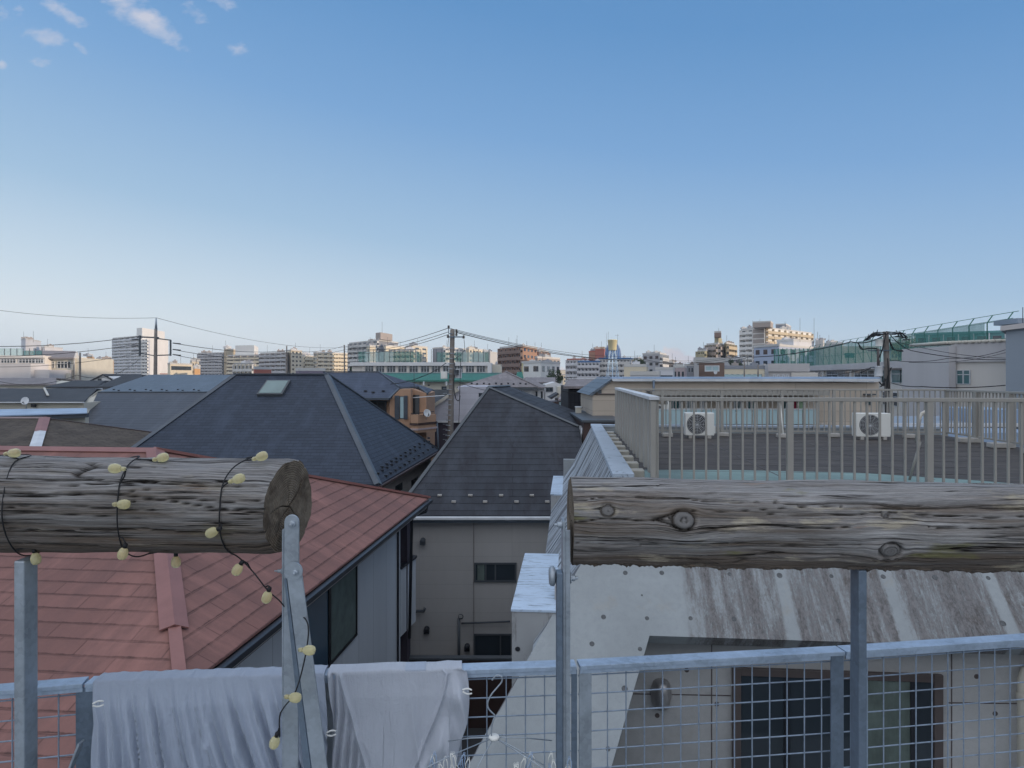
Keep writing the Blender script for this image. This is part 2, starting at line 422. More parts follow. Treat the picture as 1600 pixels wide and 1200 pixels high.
def bulbm():
    t = NT('bulb_glass'); n = t.noise(t.coord('Object'), 160, 2)
    t.base(t.mix(n, (.78, .70, .40), (.88, .82, .54)))
    t.b.inputs['Transmission Weight'].default_value = .45; t.b.inputs['IOR'].default_value = 1.15
    t.b.inputs['Coat Weight'].default_value = .5
    t.bump(n, .12, .001); t.set(.12, 0, .6)
    tr = t.node('ShaderNodeBsdfTransparent'); tr.inputs[0].default_value = (.97, .93, .70, 1); mx = t.node('ShaderNodeMixShader'); lw = t.node('ShaderNodeLayerWeight'); lw.inputs[0].default_value = .35
    t.link(t.math('MULTIPLY_ADD', lw.outputs[1], .4, .68, True), mx.inputs[0]); t.link(tr.outputs[0], mx.inputs[1]); t.link(t.b.outputs[0], mx.inputs[2]); t.link(mx.outputs[0], t.out.inputs[0])
    MATS['bulb_glass'] = t.m
bulbm()
G = MATS

# ------------------------------------------------------------------ our own terrace
terr = thing('own_building', 'flat roofed grey building the camera stands on, just below the steel railing', 'building', (0, -6, 0))
MB().box((-5, -16, 0), (7, 2.02, H-1.95)).build('wall', G['concrete'], terr)
MB().box((-5, -16, H-1.95), (7, 2.12, H-1.85)).build('roof', G['concrete'], terr)

# ------------------------------------------------------------------ logs
def log(name, label, x0, x1, yc0, yc1, zc0, zc1, rad, mat, knots, seed, shear=0, endmat=None, nx=330, na=190, seam=()):
    L = x1-x0; me = bpy.data.meshes.new(name); V = []; Fc = []; UV = []; TN = []
    for i in range(nx+1):
        s = i/nx; x = x0+L*s
        yc = yc0+(yc1-yc0)*s; zc = zc0+(zc1-zc0)*s
        for k in range(na):
            a = 2*math.pi*k/na                      # 0 = toward camera, pi/2 = up
            ca, sa = math.cos(a), math.sin(a)
            v = ((a+math.pi) % (2*math.pi))-math.pi
            vv = v*rad; psi = vv; dr = 0; kn = 0; rim = 0
            for (kx, ka, kr, kh) in knots:
                dx = x-kx; dv = vv-ka*rad; rr = math.hypot(dx*.8, dv); rk = kr
                q = rr/rk
                if q < 1: psi = ka*rad+dv*.25+rr*2; kn = 1 if q < .8 else .3; dr += kh*(1-q*q*.5)
                elif q < 5: psi -= .6*dv/(q*q)
                rim += math.exp(-((q-1.05)/.17)**2); dr += kh*.8*math.exp(-((q-1.5)/.7)**2)-kh*1.5*math.exp(-((q-1.05)/.14)**2)
            n1 = noise.noise(Vector((x*2.6, ca*1.6+seed, sa*1.6)))*.009+noise.noise(Vector((x*9, ca*2.6+seed, sa*2.6)))*.004
            n2 = noise.noise(Vector((x*3.2, psi*42, seed)))*.0024; n2 = n2 if n2 > 0 else n2*1.3
            n3 = noise.noise(Vector((x*14, psi*170, seed+5)))*.0014
            cr = abs(noise.noise(Vector((x*1.9, psi*21, seed+9)))); fis = max(0, 1-cr/.035)*max(0, min(1, .5+2.5*noise.noise(Vector((x*2.4, psi*9, seed+3)))))
            for (sx, sa0, sl, sw) in seam:
                dx = (x-sx)/sl
                if abs(dx) < 1:
                    dd = abs(psi-sa0*rad-.004*math.sin(dx*5+seed)-.003*noise.noise(Vector((x*20, 0, seed))))
                    fis = max(fis, max(0, 1-dd/(sw*(1-dx*dx)+.0005)))
            r = rad+n1+n2+n3+dr-fis*.011
            xe = x
            if endmat is not None and s > .8:      # oblique saw cut
                xe = x+(s-.8)/.2*shear*(r*-ca)
                if s > .985: r -= (s-.985)/.015*.004*(1+noise.noise(Vector((a*4, seed, 0))))
            if seed > 20 and sa < -.85: r += .010*max(0, noise.noise(Vector((x*26, ca*9, 3))))*(.4+abs(noise.noise(Vector((x*90, ca*14, 5)))))*1.6+.003*noise.noise(Vector((x*190, ca*9, 7)))
            V.append((xe, yc-ca*r, zc+sa*r)); UV.append((x, psi)); TN.append((min(1, fis+rim*.45), kn))
    for i in range(nx):
        for k in range(na):
            k2 = (k+1) % na
            Fc.append((i*na+k, i*na+k2, (i+1)*na+k2, (i+1)*na+k))
    me.from_pydata(V, [], Fc)
    uvl = me.uv_layers.new(name='UVMap'); ca_ = me.color_attributes.new('tone', 'FLOAT_COLOR', 'POINT')
    for i, (a, b) in enumerate(TN): ca_.data[i].color = (a, b, 0, 1)
    for p in me.polygons:
        p.use_smooth = True
        us = [UV[me.loops[l].vertex_index] for l in p.loop_indices]
        for l, (u, w) in zip(p.loop_indices, us):
            if abs(w-us[0][1]) > rad*3: w += math.copysign(2*math.pi*rad, us[0][1]-w)
            uvl.data[l].uv = (u, w)
    me.materials.append(mat)
    bm = bmesh.new(); bm.from_mesh(me); bmesh.ops.recalc_face_normals(bm, faces=bm.faces); bm.to_mesh(me); bm.free()
    o = bpy.data.objects.new(name, me); COL.objects.link(o); WM[o.name] = Matrix.Identity(4)
    tag(o, label, 'log')
    # sawn ends
    for side, base_i in (('a', 0), ('b', nx)):
        ring = [Vector(V[base_i*na+k]) for k in range(na)]; c = sum(ring, Vector())/na
        vs = []; fs = []; uv = []; tn = []
        nr = 26
        for j in range(nr+1):
            q = j/nr
            for k in range(na):
                a = 2*math.pi*k/na; p = c+(ring[k]-c)*q
                fi = 0
                for ang, ln, wd in ((math.pi*.80, .85, .03), (math.pi*.02, .8, .022), (-math.pi*.23+math.pi*2, .9, .02), (math.pi*1.2, .5, .02), (math.pi*.45, .5, .02)):
                    d = abs(((a-ang-.12*math.sin(q*6)+math.pi) % (2*math.pi))-math.pi)
                    if q < ln: fi = max(fi, 1-d*q/(wd*(1-q/ln)+.004)*.9)
                fi = max(0, fi)
                p = p+Vector(((-.004*fi+.003*noise.noise(Vector((p.y*40, p.z*40, 2)))*min(1, (1-q)*6))*(1 if side == 'b' else -1), 0, 0))
                vs.append(p); uv.append((-(p.y-c.y), p.z-c.z)); tn.append(fi)
        for j in range(nr):
            for k in range(na):
                k2 = (k+1) % na; f = (j*na+k, j*na+k2, (j+1)*na+k2, (j+1)*na+k)
                fs.append(f if side == 'b' else f[::-1])
        m2 = bpy.data.meshes.new('sawn_end'); m2.from_pydata(vs, [], fs)
        u2 = m2.uv_layers.new(name='UVMap'); c2 = m2.color_attributes.new('tone', 'FLOAT_COLOR', 'POINT')
        for i, a in enumerate(tn): c2.data[i].color = (a, 0, 0, 1)
        for p in m2.polygons:
            p.use_smooth = True
            for l in p.loop_indices: u2.data[l].uv = uv[m2.loops[l].vertex_index]
        m2.materials.append(MATS['wood_end_grain'])
        e = bpy.data.objects.new('sawn_end', m2); COL.objects.link(e); e.parent = o
    return o
Z = lambda d: H+d
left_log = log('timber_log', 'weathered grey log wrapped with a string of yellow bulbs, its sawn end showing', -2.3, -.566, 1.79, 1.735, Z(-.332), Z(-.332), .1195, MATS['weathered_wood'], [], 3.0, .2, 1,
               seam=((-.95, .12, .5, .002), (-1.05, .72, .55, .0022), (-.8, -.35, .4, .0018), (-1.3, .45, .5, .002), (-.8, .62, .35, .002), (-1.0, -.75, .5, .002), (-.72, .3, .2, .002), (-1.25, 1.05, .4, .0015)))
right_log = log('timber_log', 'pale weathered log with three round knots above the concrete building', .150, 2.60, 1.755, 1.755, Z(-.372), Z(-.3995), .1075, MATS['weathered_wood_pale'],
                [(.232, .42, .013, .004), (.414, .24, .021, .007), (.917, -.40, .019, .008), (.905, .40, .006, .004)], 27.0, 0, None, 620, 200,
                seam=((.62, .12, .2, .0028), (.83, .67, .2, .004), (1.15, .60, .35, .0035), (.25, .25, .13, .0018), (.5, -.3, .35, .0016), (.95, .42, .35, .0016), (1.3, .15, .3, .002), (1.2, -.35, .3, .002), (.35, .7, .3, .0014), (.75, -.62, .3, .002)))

# ------------------------------------------------------------------ steel posts holding the logs
floor_z = H-1.85
def lathe_bolt(parent, c, axis, r=.011, mat='galvanised_steel'):
    m = MB(); m.lathe([(0, 0), (r*1.7, 0), (r*1.7, .002), (r, .0022), (r, .011), (r*.7, .0125), (0, .0125)], c, axis, 14, 0, False)
    m.lathe([(0, .012), (r*.5, .012), (r*.5, .019), (0, .02)], c, axis, 8, 0, False)
    return m.build('bolt', G[mat], parent, local=False)
p1 = thing('steel_post', 'square galvanised post under the left log, in front of the railing', 'post', (gx(40, 1.70), 1.70, floor_z))
MB().box((gx(21, 1.665), 1.665, floor_z), (gx(60, 1.715), 1.715, Z(-.452))).build('post_tube', G['galvanised_steel'], p1, bevel=.004)
MB().box((gx(10, 1.70), 1.645, floor_z), (gx(72, 1.70), 1.74, floor_z+.008)).build('base_plate', G['galvanised_steel'], p1)
p2 = thing('steel_post', 'flat galvanised bar bolted to the sawn end of the left log with a slanting brace', 'post', (-.54, 1.66, floor_z))
def rounded_bar(p, q, w, t, n=9):
    """flat bar (in the x/z plane, thickness along y) with a rounded top end at q"""
    p = Vector(p); q = Vector(q); d = (q-p).normalized(); a = Vector((d.z, 0, -d.x))
    pl = [p-a*w/2, p+a*w/2]
    for i in range(n): 
        th = math.pi*i/(n-1); pl.append(q+a*math.cos(th)*w/2+d*math.sin(th)*w/2)
    return MB().prism(pl, (0, t, 0))
zt = gz(815, 1.66)
b = rounded_bar((gx(452, 1.655), 1.655, floor_z), (gx(455.5, 1.655), 1.655, zt), .036, .006)
b.box((gx(440, 1.66), 1.661, floor_z), (gx(440, 1.66)+.005, 1.70, zt-.02)).build('upright_bar', G['galvanised_steel'], p2, bevel=.0015)
b = rounded_bar((gx(576, 1.64), 1.640, floor_z), (gx(459, 1.64), 1.640, gz(894, 1.64)), .037, .006)
b.build('brace_bar', G['galvanised_steel'], p2, bevel=.0015)
MB().prism([(gx(444, 1.641), 1.641, gz(905, 1.641)), (gx(447.5, 1.641), 1.641, gz(905, 1.641)), (gx(561, 1.641), 1.641, floor_z), (gx(536, 1.641), 1.641, floor_z)], (0, .008, 0)).build('brace_flange', G['galvanised_blue'], p2)  # darker steel colour stands in for the flange lying in shadow
lathe_bolt(p2, (gx(458, 1.655), 1.655, gz(818, 1.655)), (0, -1, 0), .008)
lathe_bolt(p2, (gx(463, 1.64), 1.640, gz(893, 1.64)), (0, -1, 0), .007)
MB().lathe([(0, 0), (.022, 0), (.022, .005), (0, .005)], (gx(459, 1.64), 1.640, gz(892, 1.64)), (0, -1, 0), 24, 0, False).build('washer', G['galvanised_steel'], p2)
lathe_bolt(p2, (gx(440, 1.68), 1.685, gz(893, 1.68)), (-1, 0, 0), .004)
p3 = thing('steel_post', 'narrow galvanised bar bolted to the left end of the right log', 'post', (.13, 1.70, floor_z))
xb = gx(891, 1.70)
m = MB().box((xb-.020, 1.674, floor_z), (xb-.014, 1.735, gz(812, 1.70))); m.box((xb-.0139, 1.674, floor_z), (xb-.002, 1.680, gz(825, 1.70)))
m.build('upright_bar', G['galvanised_steel'], p3, bevel=.001)
MB().box((xb-.036, 1.662, floor_z), (xb-.021, 1.70, gz(893, 1.68))).build('brace_bar', G['galvanised_blue'], p3, bevel=.002)
lathe_bolt(p3, (xb-.021, 1.69, gz(820, 1.69)), (-1, 0, 0), .007)
lathe_bolt(p3, (xb-.0005, 1.69, gz(903, 1.69)), (1, 0, 0), .008)
MB().lathe([(0, 0), (.018, 0), (.024, .004), (.024, .012), (.018, .016), (0, .016)], (xb-.0375, 1.69, gz(900, 1.69)), (-1, 0, 0), 20).build('collar', G['galvanised_steel'], p3)
p4 = thing('steel_post', 'square galvanised post under the knotted right log, beside the railing joint', 'post', (gx(1341, 1.72), 1.72, floor_z))
MB().box((gx(1328, 1.745), 1.70, floor_z), (gx(1355, 1.70), 1.745, Z(-.485))).build('post_tube', G['galvanised_blue'], p4, bevel=.003)
MB().box((gx(1318, 1.72), 1.68, floor_z), (gx(1364, 1.72), 1.775, floor_z+.008)).build('base_plate', G['galvanised_steel'], p4)

# ------------------------------------------------------------------ railing
ZR = .80
def rp(px, yf):
    D = ZR/(yf-HY)*F; return Vector(((px-800)/F*D, D, H-ZR))
rail_pts = [rp(-500, 1122), rp(130, 1068.5), rp(903, 1041), rp(1322, 1018.5), rp(2200, 959)]
rail = thing('railing', 'galvanised steel railing with wire mesh panels and laundry over its top bar', 'railing', (rail_pts[2].x, rail_pts[2].y, floor_z))
for i in range(4):
    a, c = rail_pts[i], rail_pts[i+1]; d = (c-a).normalized(); n = Vector((-d.y, d.x, 0))
    a2 = a+d*.003; c2 = c-d*.003
    if i == 2: a2 = a2 + d*.004
    m = MB(); th = .011; w = .047
    m.prism([a2, c2, c2+n*w, a2+n*w], (0, 0, -th))
    m.prism([a2+n*.004+Vector((0, 0, -th-.0003)), c2+n*.004+Vector((0, 0, -th-.0003)), c2+n*.010+Vector((0, 0, -th-.0003)), a2+n*.010+Vector((0, 0, -th-.0003))], (0, 0, -.012))
    m.build('top_rail', G['galvanised_rail'], rail, bevel=.001)
    zb = H-ZR-th-.0005
    # mesh of wires
    m = MB(); L = (c2-a2).length; r = .0019; q0 = a2+n*.026
    k = .03
    while k < L:
        p = q0+d*k; m.tube([p+Vector((0, 0, -th-.001)), p+Vector((0, 0, -.98))], r, 6, cap=False); k += .0535
    z = -.028-th
    while z > -.97:
        m.tube([q0+n*.0045+Vector((0, 0, z)), q0+n*.0045+d*L+Vector((0, 0, z))], r, 6, cap=False); z -= .0525
    m.build('wire_mesh', G['galvanised_wire'], rail)
    MB().prism([a2+n*.008+Vector((0, 0, -.98)), c2+n*.008+Vector((0, 0, -.98)), c2+n*.038+Vector((0, 0, -.98)), a2+n*.038+Vector((0, 0, -.98))], (0, 0, -.03)).build('bottom_rail', G['galvanised_blue'], rail)
    rail_dir = d
    posts = {0: [], 1: [(118, 152, 0), (508, 524, 1), (893, 902, 0)], 2: [(905, 925, 0), (1299, 1320, 0)], 3: []}[i]
    for (x0, x1, kind) in posts:
        D0 = a.y+(gx(x0, a.y)-a.x)/(c.x-a.x)*(c.y-a.y)
        pa = Vector((gx(x0, D0+.006), D0+.006, zb)); pb = pa+d*((x1-x0)/F*D0)
        m = MB().prism([pa, pb, pb+n*.006, pa+n*.006], (0, 0, -1.02))
        m.prism([pb-d*.006+n*.0062, pb+n*.0062, pb+n*.045, pb-d*.006+n*.045], (0, 0, -1.02))
        m.build('post', G['galvanised_blue'] if kind == 0 and x0 != 905 else G['galvanised_steel'], rail, bevel=.001)
pa = rp(132, 1068.5)
MB().bar((gx(125, 1.73), 1.735, H-.93), (gx(60, 1.73), 1.735, H-1.2), .022, .005).build('corner_brace', G['galvanised_steel'], rail)

def rail_at(px):
    for a, c in zip(rail_pts, rail_pts[1:]):
        # ray / segment in plan
        k = (px-800)/F; den = (c.x-a.x)-k*(c.y-a.y)
        t = (k*a.y-a.x)/den
        if -1e-6 <= t <= 1.000001:
            p = a+(c-a)*t; d = (c-a).normalized(); return p, d, Vector((-d.y, d.x, 0))

# ------------------------------------------------------------------ laundry
def fold(x, t, seed, fr):
    w = x*fr+.5*math.sin(x*3.1+seed)+.35*noise.noise(Vector((x*2.5, t*.8, seed)))*3
    return (math.sin(w*2*math.pi)*.55+math.sin(w*2*math.pi*2.3+seed)*.28+noise.noise(Vector((x*9, t*1.2, seed)))*.6)
def sheet(name, label, px0, px1, drop, back, seed, fr, amp, mat, cat, shear=0, swag=None, edge=None, nx=260):
    rows = []; P0, d0, n0 = rail_at(px0); P1, d1, n1 = rail_at(px1)
    ncount = 0
    prof = []
    # profile s: negative = behind the rail, 0.. = top, positive = front drop
    for j in range(26): prof.append(('b', back*(1-j/26)))
    for j in range(7): prof.append(('t', j/6))
    for j in range(1, 96): prof.append(('f', drop*j/95))
    vs = []; fs = []; uvs = []
    for kind, q in prof:
        for i in range(nx+1):
            s = i/nx; px = px0+(px1-px0)*s
            P, d, n = rail_at(px)
            x = s*(px1-px0)/600.
            if kind == 'b':
                f = fold(x*1.0+3, q*4, seed+8, fr); g = min(1, q/.08)
                p = P+n*(.047+.006+.012*g*(1+f*.8))+Vector((0, 0, -q+.004)); arc = -q
            elif kind == 't':
                f = fold(x, 0, seed, fr); p = P+n*(.053-.059*q)+Vector((0, 0, .004+.0035*max(0, math.sin(q*math.pi))+.0022*(f+.6)*(.4+abs(q-.5)))); arc = q*.05
            else:
                g = min(1, q/.06); f = fold(x-shear*q, q*3, seed, fr*(1-.25*min(1, q/.35)))
                ff = (1-abs(math.sin(f*1.45)))*1.5-.3; off = .006+.006*g+amp*(.18+.82*min(1, q/.25))*(ff+.4*f+.75)*g*min(1, .35+s*8, .5+(1-s)*8)
                sgn = 0; dz = 0
                if swag: off, dz = swag(s, q, off)
                p = P-n*off+Vector((0, 0, .003-q+dz)); arc = .05+q
                if edge: p = p+d*edge(s, q)
            vs.append(p); uvs.append((x*.8, arc))
    W = nx+1
    for j in range(len(prof)-1):
        for i in range(nx): fs.append((j*W+i, j*W+i+1, (j+1)*W+i+1, (j+1)*W+i))
    me = bpy.data.meshes.new(name); me.from_pydata(vs, [], fs)
    u = me.uv_layers.new(name='UVMap')
    for p in me.polygons:
        p.use_smooth = True
        for l in p.loop_indices: u.data[l].uv = uvs[me.loops[l].vertex_index]
    me.materials.append(MATS[mat])
    o = bpy.data.objects.new(name, me); COL.objects.link(o); WM[o.name] = Matrix.Identity(4)
    md = o.modifiers.new('thickness', 'SOLIDIFY'); md.thickness = .0009; md.offset = 0
    return tag(o, label, cat, 'laundry drying over the railing')
def e1(s, q): return (.02*(1-s)*min(1, q/.1)-.015*(1-s)*math.sin(q*9)) if s < .5 else .012*math.sin(q*11)
sheet('shirt', 'blue grey cotton cloth hung in long folds over the railing beside the left post', 147, 507, .62, .3, 2.3, 17.0, .030, 'cloth_blue_grey', 'laundry', .04, None, e1)
def swag(s, q, off):
    # the right third is gathered into a hanging loop, hem seams run down in a V
    dz = 0; hem = 0
    xa = .10+.24*(q/.3)**1.3 if q < .34 else .35                      # left seam running down to the right
    xb = .86-.24*(q/.3)**1.15 if q < .34 else .6                      # right seam running down to the left
    hem += .013*math.exp(-((s-xa)/.011)**2)+.014*math.exp(-((s-xb)/.012)**2)
    left = max(0, min(1, (xa-s)/.08)); right = max(0, min(1, (s-xb)/.1))
    off += hem-.004*left
    off += left*.010*math.sin(s*95+q*30)
    off += right*(.02+.015*math.sin(q*44-30*(s-.86)**2*6))*min(1, q/.05)*(1 if q < .3 else .45)
    off += .5*right*.012*math.sin(s*44-q*24)
    return off, dz
def e2(s, q): return .014*math.sin(q*13+1)*(s > .5)*s+(.006*math.sin(q*18) if s > .9 else 0)+(.015*(1-s)*min(1, q/.1) if s < .4 else 0)
sheet('shirt', 'white grey jersey top hung over the railing, its hem gathered beside the wire hanger', 512, 722, .36, .3, 9.1, 6.2, .014, 'cloth_white_grey', 'laundry', .02, swag, e2, 260)
sheet('shirt', 'plain pale grey cloth hanging below the gathered white top on the railing', 524, 665, .62, .1, 5.5, 3.0, .002, 'cloth_blue_grey', 'laundry', .0, lambda s, q, off: (off*.35, 0), None, 100)

def peg(px, py, D, rz, label):
    c = pt(px, py, D); t = thing('clothes_peg', label, 'peg', c, rz, 'white pegs on the railing')
    for sg in (1, -1):
        m = MB(); pts = []
        for i in range(9):
            a = i/8; pts.append((-.010+.024*a, 0, sg*(.002+.0035*math.sin(a*math.pi)+.002*a)))
        m.tube(pts, [.0021]*8+[.0017], 8); m.build('jaw', G['plastic_white'], t, local=True)
    m = MB(); m.tube([(.001+.004*math.cos(a*.6), .004*math.sin(a*.3), .006*math.sin(a*.6)) for a in range(12)], .001, 6); m.build('spring', G['galvanised_steel'], t, local=True)
peg(152, 1100, 1.68, .4, 'white plastic peg at the left edge of the blue grey cloth')
peg(516, 1146, 1.70, .3, 'white plastic peg on the railing post between the two cloths')
peg(729, 1080, 1.72, -.2, 'white plastic peg at the right edge of the white top')

hub = pt(772, 1152, 1.70)
hg = thing('wire_hanger', 'round wire hanger with radiating arms and an open hook, by the white top', 'hanger', hub)
hk = [(768, 1153), (768, 1140), (770, 1128), (773, 1120), (785, 1119), (773, 1117.5), (764, 1108), (762, 1098), (768, 1085), (778, 1073), (784, 1065), (784, 1058), (777, 1055), (771, 1060), (769, 1063)]
hp = [pt(x, y, 1.70) for x, y in hk]
def smooth(P, n=4):
    out = []
    for i in range(len(P)-1):
        p0 = P[max(i-1, 0)]; p1 = P[i]; p2 = P[i+1]; p3 = P[min(i+2, len(P)-1)]
        for k in range(n):
            t = k/n; out.append(.5*((2*p1)+(p2-p0)*t+(2*p0-5*p1+4*p2-p3)*t*t+(3*p1-p0-3*p2+p3)*t**3))
    out.append(P[-1]); return out
del hk[4]; hp = smooth([pt(x, y, 1.70) for x, y in hk], 5)
MB().tube(hp, .0019, 8).build('hook', G['galvanised_steel'], hg)
MB().lathe([(0, -.004), (.012, -.004), (.014, 0), (.012, .004), (0, .004)], hub, (0, 0, 1), 16).build('hub', G['plastic_white'], hg)
tips = [(640, 1212, 1.55), (862, 1157, 1.74), (700, 1158, 1.76), (738, 1215, 1.6), (850, 1196, 1.66), (905, 1240, 1.6)]
for x, y, D in tips:
    tp = pt(x, y, D); MB().tube([hub, hub.lerp(tp, .5)+Vector((0, 0, .003)), tp], .0014, 6).build('arm', G['galvanised_steel'], hg)
random.seed(3)
for i in range(26):
    x = random.uniform(655, 735) if i < 12 else random.uniform(800, 900); y = random.uniform(1178, 1200); D = random.uniform(1.6, 1.7)
    c = pt(x, y, D); m = MB(); a = random.uniform(-.5, .5)
    for sg in (-1, 1):
        m.tube([c+Vector((sg*.001, 0, .004)), c+Vector((sg*.005+.01*a, 0, -.008)), c+Vector((sg*.004+.02*a, 0, -.03))], .0012, 6)
    m.lathe([(.0035, -.001), (.0035, .001)], c+Vector((0, 0, .004)), (0, 1, 0), 8)
    m.build('hanging_peg', G['plastic_white' if i % 3 else 'blue_sheet'], hg)

# ------------------------------------------------------------------ string lights
def on_log(px, ang):
    """point on the left log's skin, ang 0 = facing camera, 90 = top"""
    a = R(ang); r = .126
    D = 1.76-math.cos(a)*r
    x = (px-800)/F*D; s = (x+2.3)/1.734; yc = 1.79-.055*s
    return Vector((x, yc-math.cos(a)*r, H-.332+math.sin(a)*r))
cordp = [on_log(-60, 100), on_log(10, 96), on_log(50, 92), on_log(20, 60), on_log(5, 0), on_log(25, -50), on_log(60, -92), on_log(110, -140), on_log(150, 180), on_log(190, 130), on_log(222, 90),
         on_log(205, 62), on_log(192, 35), on_log(188, 5), on_log(190, -20), on_log(200, -50), on_log(228, -85), on_log(280, -130), on_log(330, 180), on_log(375, 130), on_log(400, 90),
         on_log(372, 60), on_log(354, 35), on_log(349, 5), on_log(350, -20), on_log(360, -45), on_log(378, -75),
         pt(395, 893, 1.63), pt(418, 922, 1.635), pt(438, 940, 1.645), pt(458, 965, 1.68), pt(475, 965, 1.64), pt(482, 985, 1.62), pt(476, 1030, 1.62), pt(462, 1080, 1.62), pt(444, 1105, 1.62), pt(437, 1120, 1.63), pt(437, 1152, 1.63)]
ls = thing('light_string', 'string of yellow globe bulbs on a black cord around the left log', 'string lights', on_log(190, 0))
MB().tube(smooth(cordp, 6), .0017, 8).build('cord', G['cable'], ls)
bulbs = [(4, 709, 1.7, 1, .1, (8, 712)), (180, 732, 1.60, -1, .05, 0), (254, 715, 1.72, 1, .25, 0), (193, 788, 1.60, 1, 0, 0), (192, 865, 1.62, -.3, -1, 0), (275, 878, 1.72, 0, -1, 0), (56, 873, 1.68, .2, -1, 0),
         (409, 713, 1.7, 1, .35, 0), (373, 748, 1.6, 1, .35, 0), (331, 832, 1.6, -1, -.5, 0), (371, 890, 1.62, -.6, -1, 0), (417, 933, 1.62, -.3, -1, 0), (483, 1016, 1.6, 1, -.05, 0), (461, 1090, 1.6, 1, -.1, 0), (429, 1160, 1.6, -.3, -1, 0)]
bulbs[0] = (22, 708, 1.72, 1, .1, 0)
for (x, y, D, dx, dz, _) in bulbs:
    c = pt(x, y, D); ax = Vector((dx, 0, dz)).normalized()
    prof = [(0, .0165), (.005, .016), (.0092, .014), (.0122, .0095), (.0135, .003), (.0130, -.004), (.0108, -.0105), (.0072, -.0145), (.0055, -.0155)]
    prof = [(r_*.88, h_*.9) for r_, h_ in prof]
    bo = MB().lathe(prof, c, ax, 18).build('bulb', G['bulb_glass'], ls)
    sk = MB().lathe([(0, -.0145), (.0052, -.0145), (.0052, -.022), (.004, -.025), (0, -.025)], c, ax, 12).build('socket', G['cable' if dz < -.3 else 'bulb_glass'], bo)
    # short lead to the nearest point of the cord
    e = c-ax*.025; near = min(smooth(cordp, 6), key=lambda p: (p-e).length)
    if .004 < (near-e).length < .12: MB().tube([e, e.lerp(near, .5)-ax*.004, near], .0018, 6).build('lead', G['cable'], ls)
# ================================================================== concrete building with the roof terrace
CY = R(-4.8)
cb = thing('concrete_building', 'raw concrete building with sloping sides, stained front band and fenced roof', 'building', (1.6, 9.28, 0), CY)
CW = WM[cb.name]
def cplane_front(px, py, lift=0):
    return hit(px, py, CW @ Vector((0, 0, 9.1)), (CW.to_3x3() @ Vector((0, -1.11, 1))).normalized())
def cwall(px, py, y=-.9):
    return hit(px, py, CW @ Vector((0, y, 0)), CW.to_3x3() @ Vector((0, -1, 0)))
S = 1/1.11
prof = [(-.2, 9.1), (-.68, 8.15), (-1.24, 7.35)]
AM = 8.9; BE = 9.7
# front sloping band and leg (a thick bent slab)
m = MB()
def fz(b): return 9.1+1.11*b
b1 = -1.43; b2 = -4.3
leg_out = [(-.2, 0), (-.68, (8.15-9.1)*S), (-1.24, (7.35-9.1)*S), (-3.25, (4.5-9.1)*S)]
leg_in = [(-1.36, (4.5-9.1)*S), (.10, b1)]
outer = [Vector((a, b, fz(b))) for a, b in leg_out]+[Vector((a, b, fz(b))) for a, b in leg_in]+[Vector((AM, b1, fz(b1))), Vector((AM, 0, 9.1))]
nrm = Vector((0, -1.11, 1)).normalized()
m.prism(outer, -nrm*.22)
fb = m.build('front_band', G['stained_concrete'], cb, local=True)
# side face: sloping then vertical, run far back
m = MB()
zs = [(-.2, 9.1), (-.68, 8.15), (-1.24, 7.35), (-1.24, 0), (-1.0, 0), (-1.0, 7.25), (-.45, 8.1), (.05, 9.0), (.05, 9.1)]
yb0 = [0, (8.15-9.1)*S, (7.35-9.1)*S]
ring0 = [Vector((a, {9.1: .0, 8.15: yb0[1], 7.35: yb0[2]}.get(z, .2 if z < 7.3 or True else 0), z)) for a, z in zs]
for i, (a, z) in enumerate(zs):
    if i == 3: ring0[i].y = yb0[2]
ring1 = [Vector((a, BE, z)) for a, z in zs]
n = len(zs); m.add(ring0+ring1, [list(range(n)), [n+i for i in range(n)][::-1]]+[[i, (i+1) % n, n+(i+1) % n, n+i] for i in range(n)])
m.build('side_wall', G['side_concrete'], cb, local=True)
# side of the leg below
m = MB(); m.prism([(-1.243, (7.35-9.1)*S-.003, 7.35), (-3.253, (4.5-9.1)*S-.003, 4.5), (-3.25, -3.4, 4.2), (-1.25, -1.0, 6.9)], (.2, .05, 0)); m.build('leg_side', G['side_concrete'], cb, local=True)
MB().box((-3.3, -4.4, 0), (-1.1, -3.2, 4.45)).build('leg_base', G['concrete'], cb, local=True)
# panel joints on the sloping side, in a V pattern
m = MB()
for k in range(5):
    y = .9+k*1.9
    m.prism([(-.2, y, 9.101), (-.2, y+.02, 9.101), (-.68, y-.2, 8.153), (-.68, y-.22, 8.153)], (-.004, 0, .004))
    m.prism([(-.685, y-.2, 8.15), (-.685, y-.22, 8.15), (-1.243, y-.45, 7.353), (-1.243, y-.43, 7.353)], (-.004, 0, .004))
for q in ():
    a = -.2-.48*q-.006; z = 9.1-.95*q; m.bar((a, 0, z), (a, BE, z), .012, .012)
m.build('panel_joint', G['dark_metal'], cb, local=True)
MB().box((-.23, .0, 9.103), (.06, BE, 9.165)).build('parapet_cap', G['cap_paint'], cb, local=True)
MB().box((.063, BE-.30, 9.103), (AM, BE-.02, 9.16)).build('parapet_cap', G['cap_paint'], cb, local=True)
MB().box((.055, BE-.28, 8.2), (AM, BE-.04, 9.10)).build('parapet', G['concrete'], cb, local=True)
MB().box((.055, 0.2, 8.2), (AM, .42, 8.965)).build('parapet', G['concrete'], cb, local=True)
MB().box((.052, .185, 8.5), (AM-.003, BE-.30, 8.945)).build('roof', G['terrace_felt'], cb, local=True)
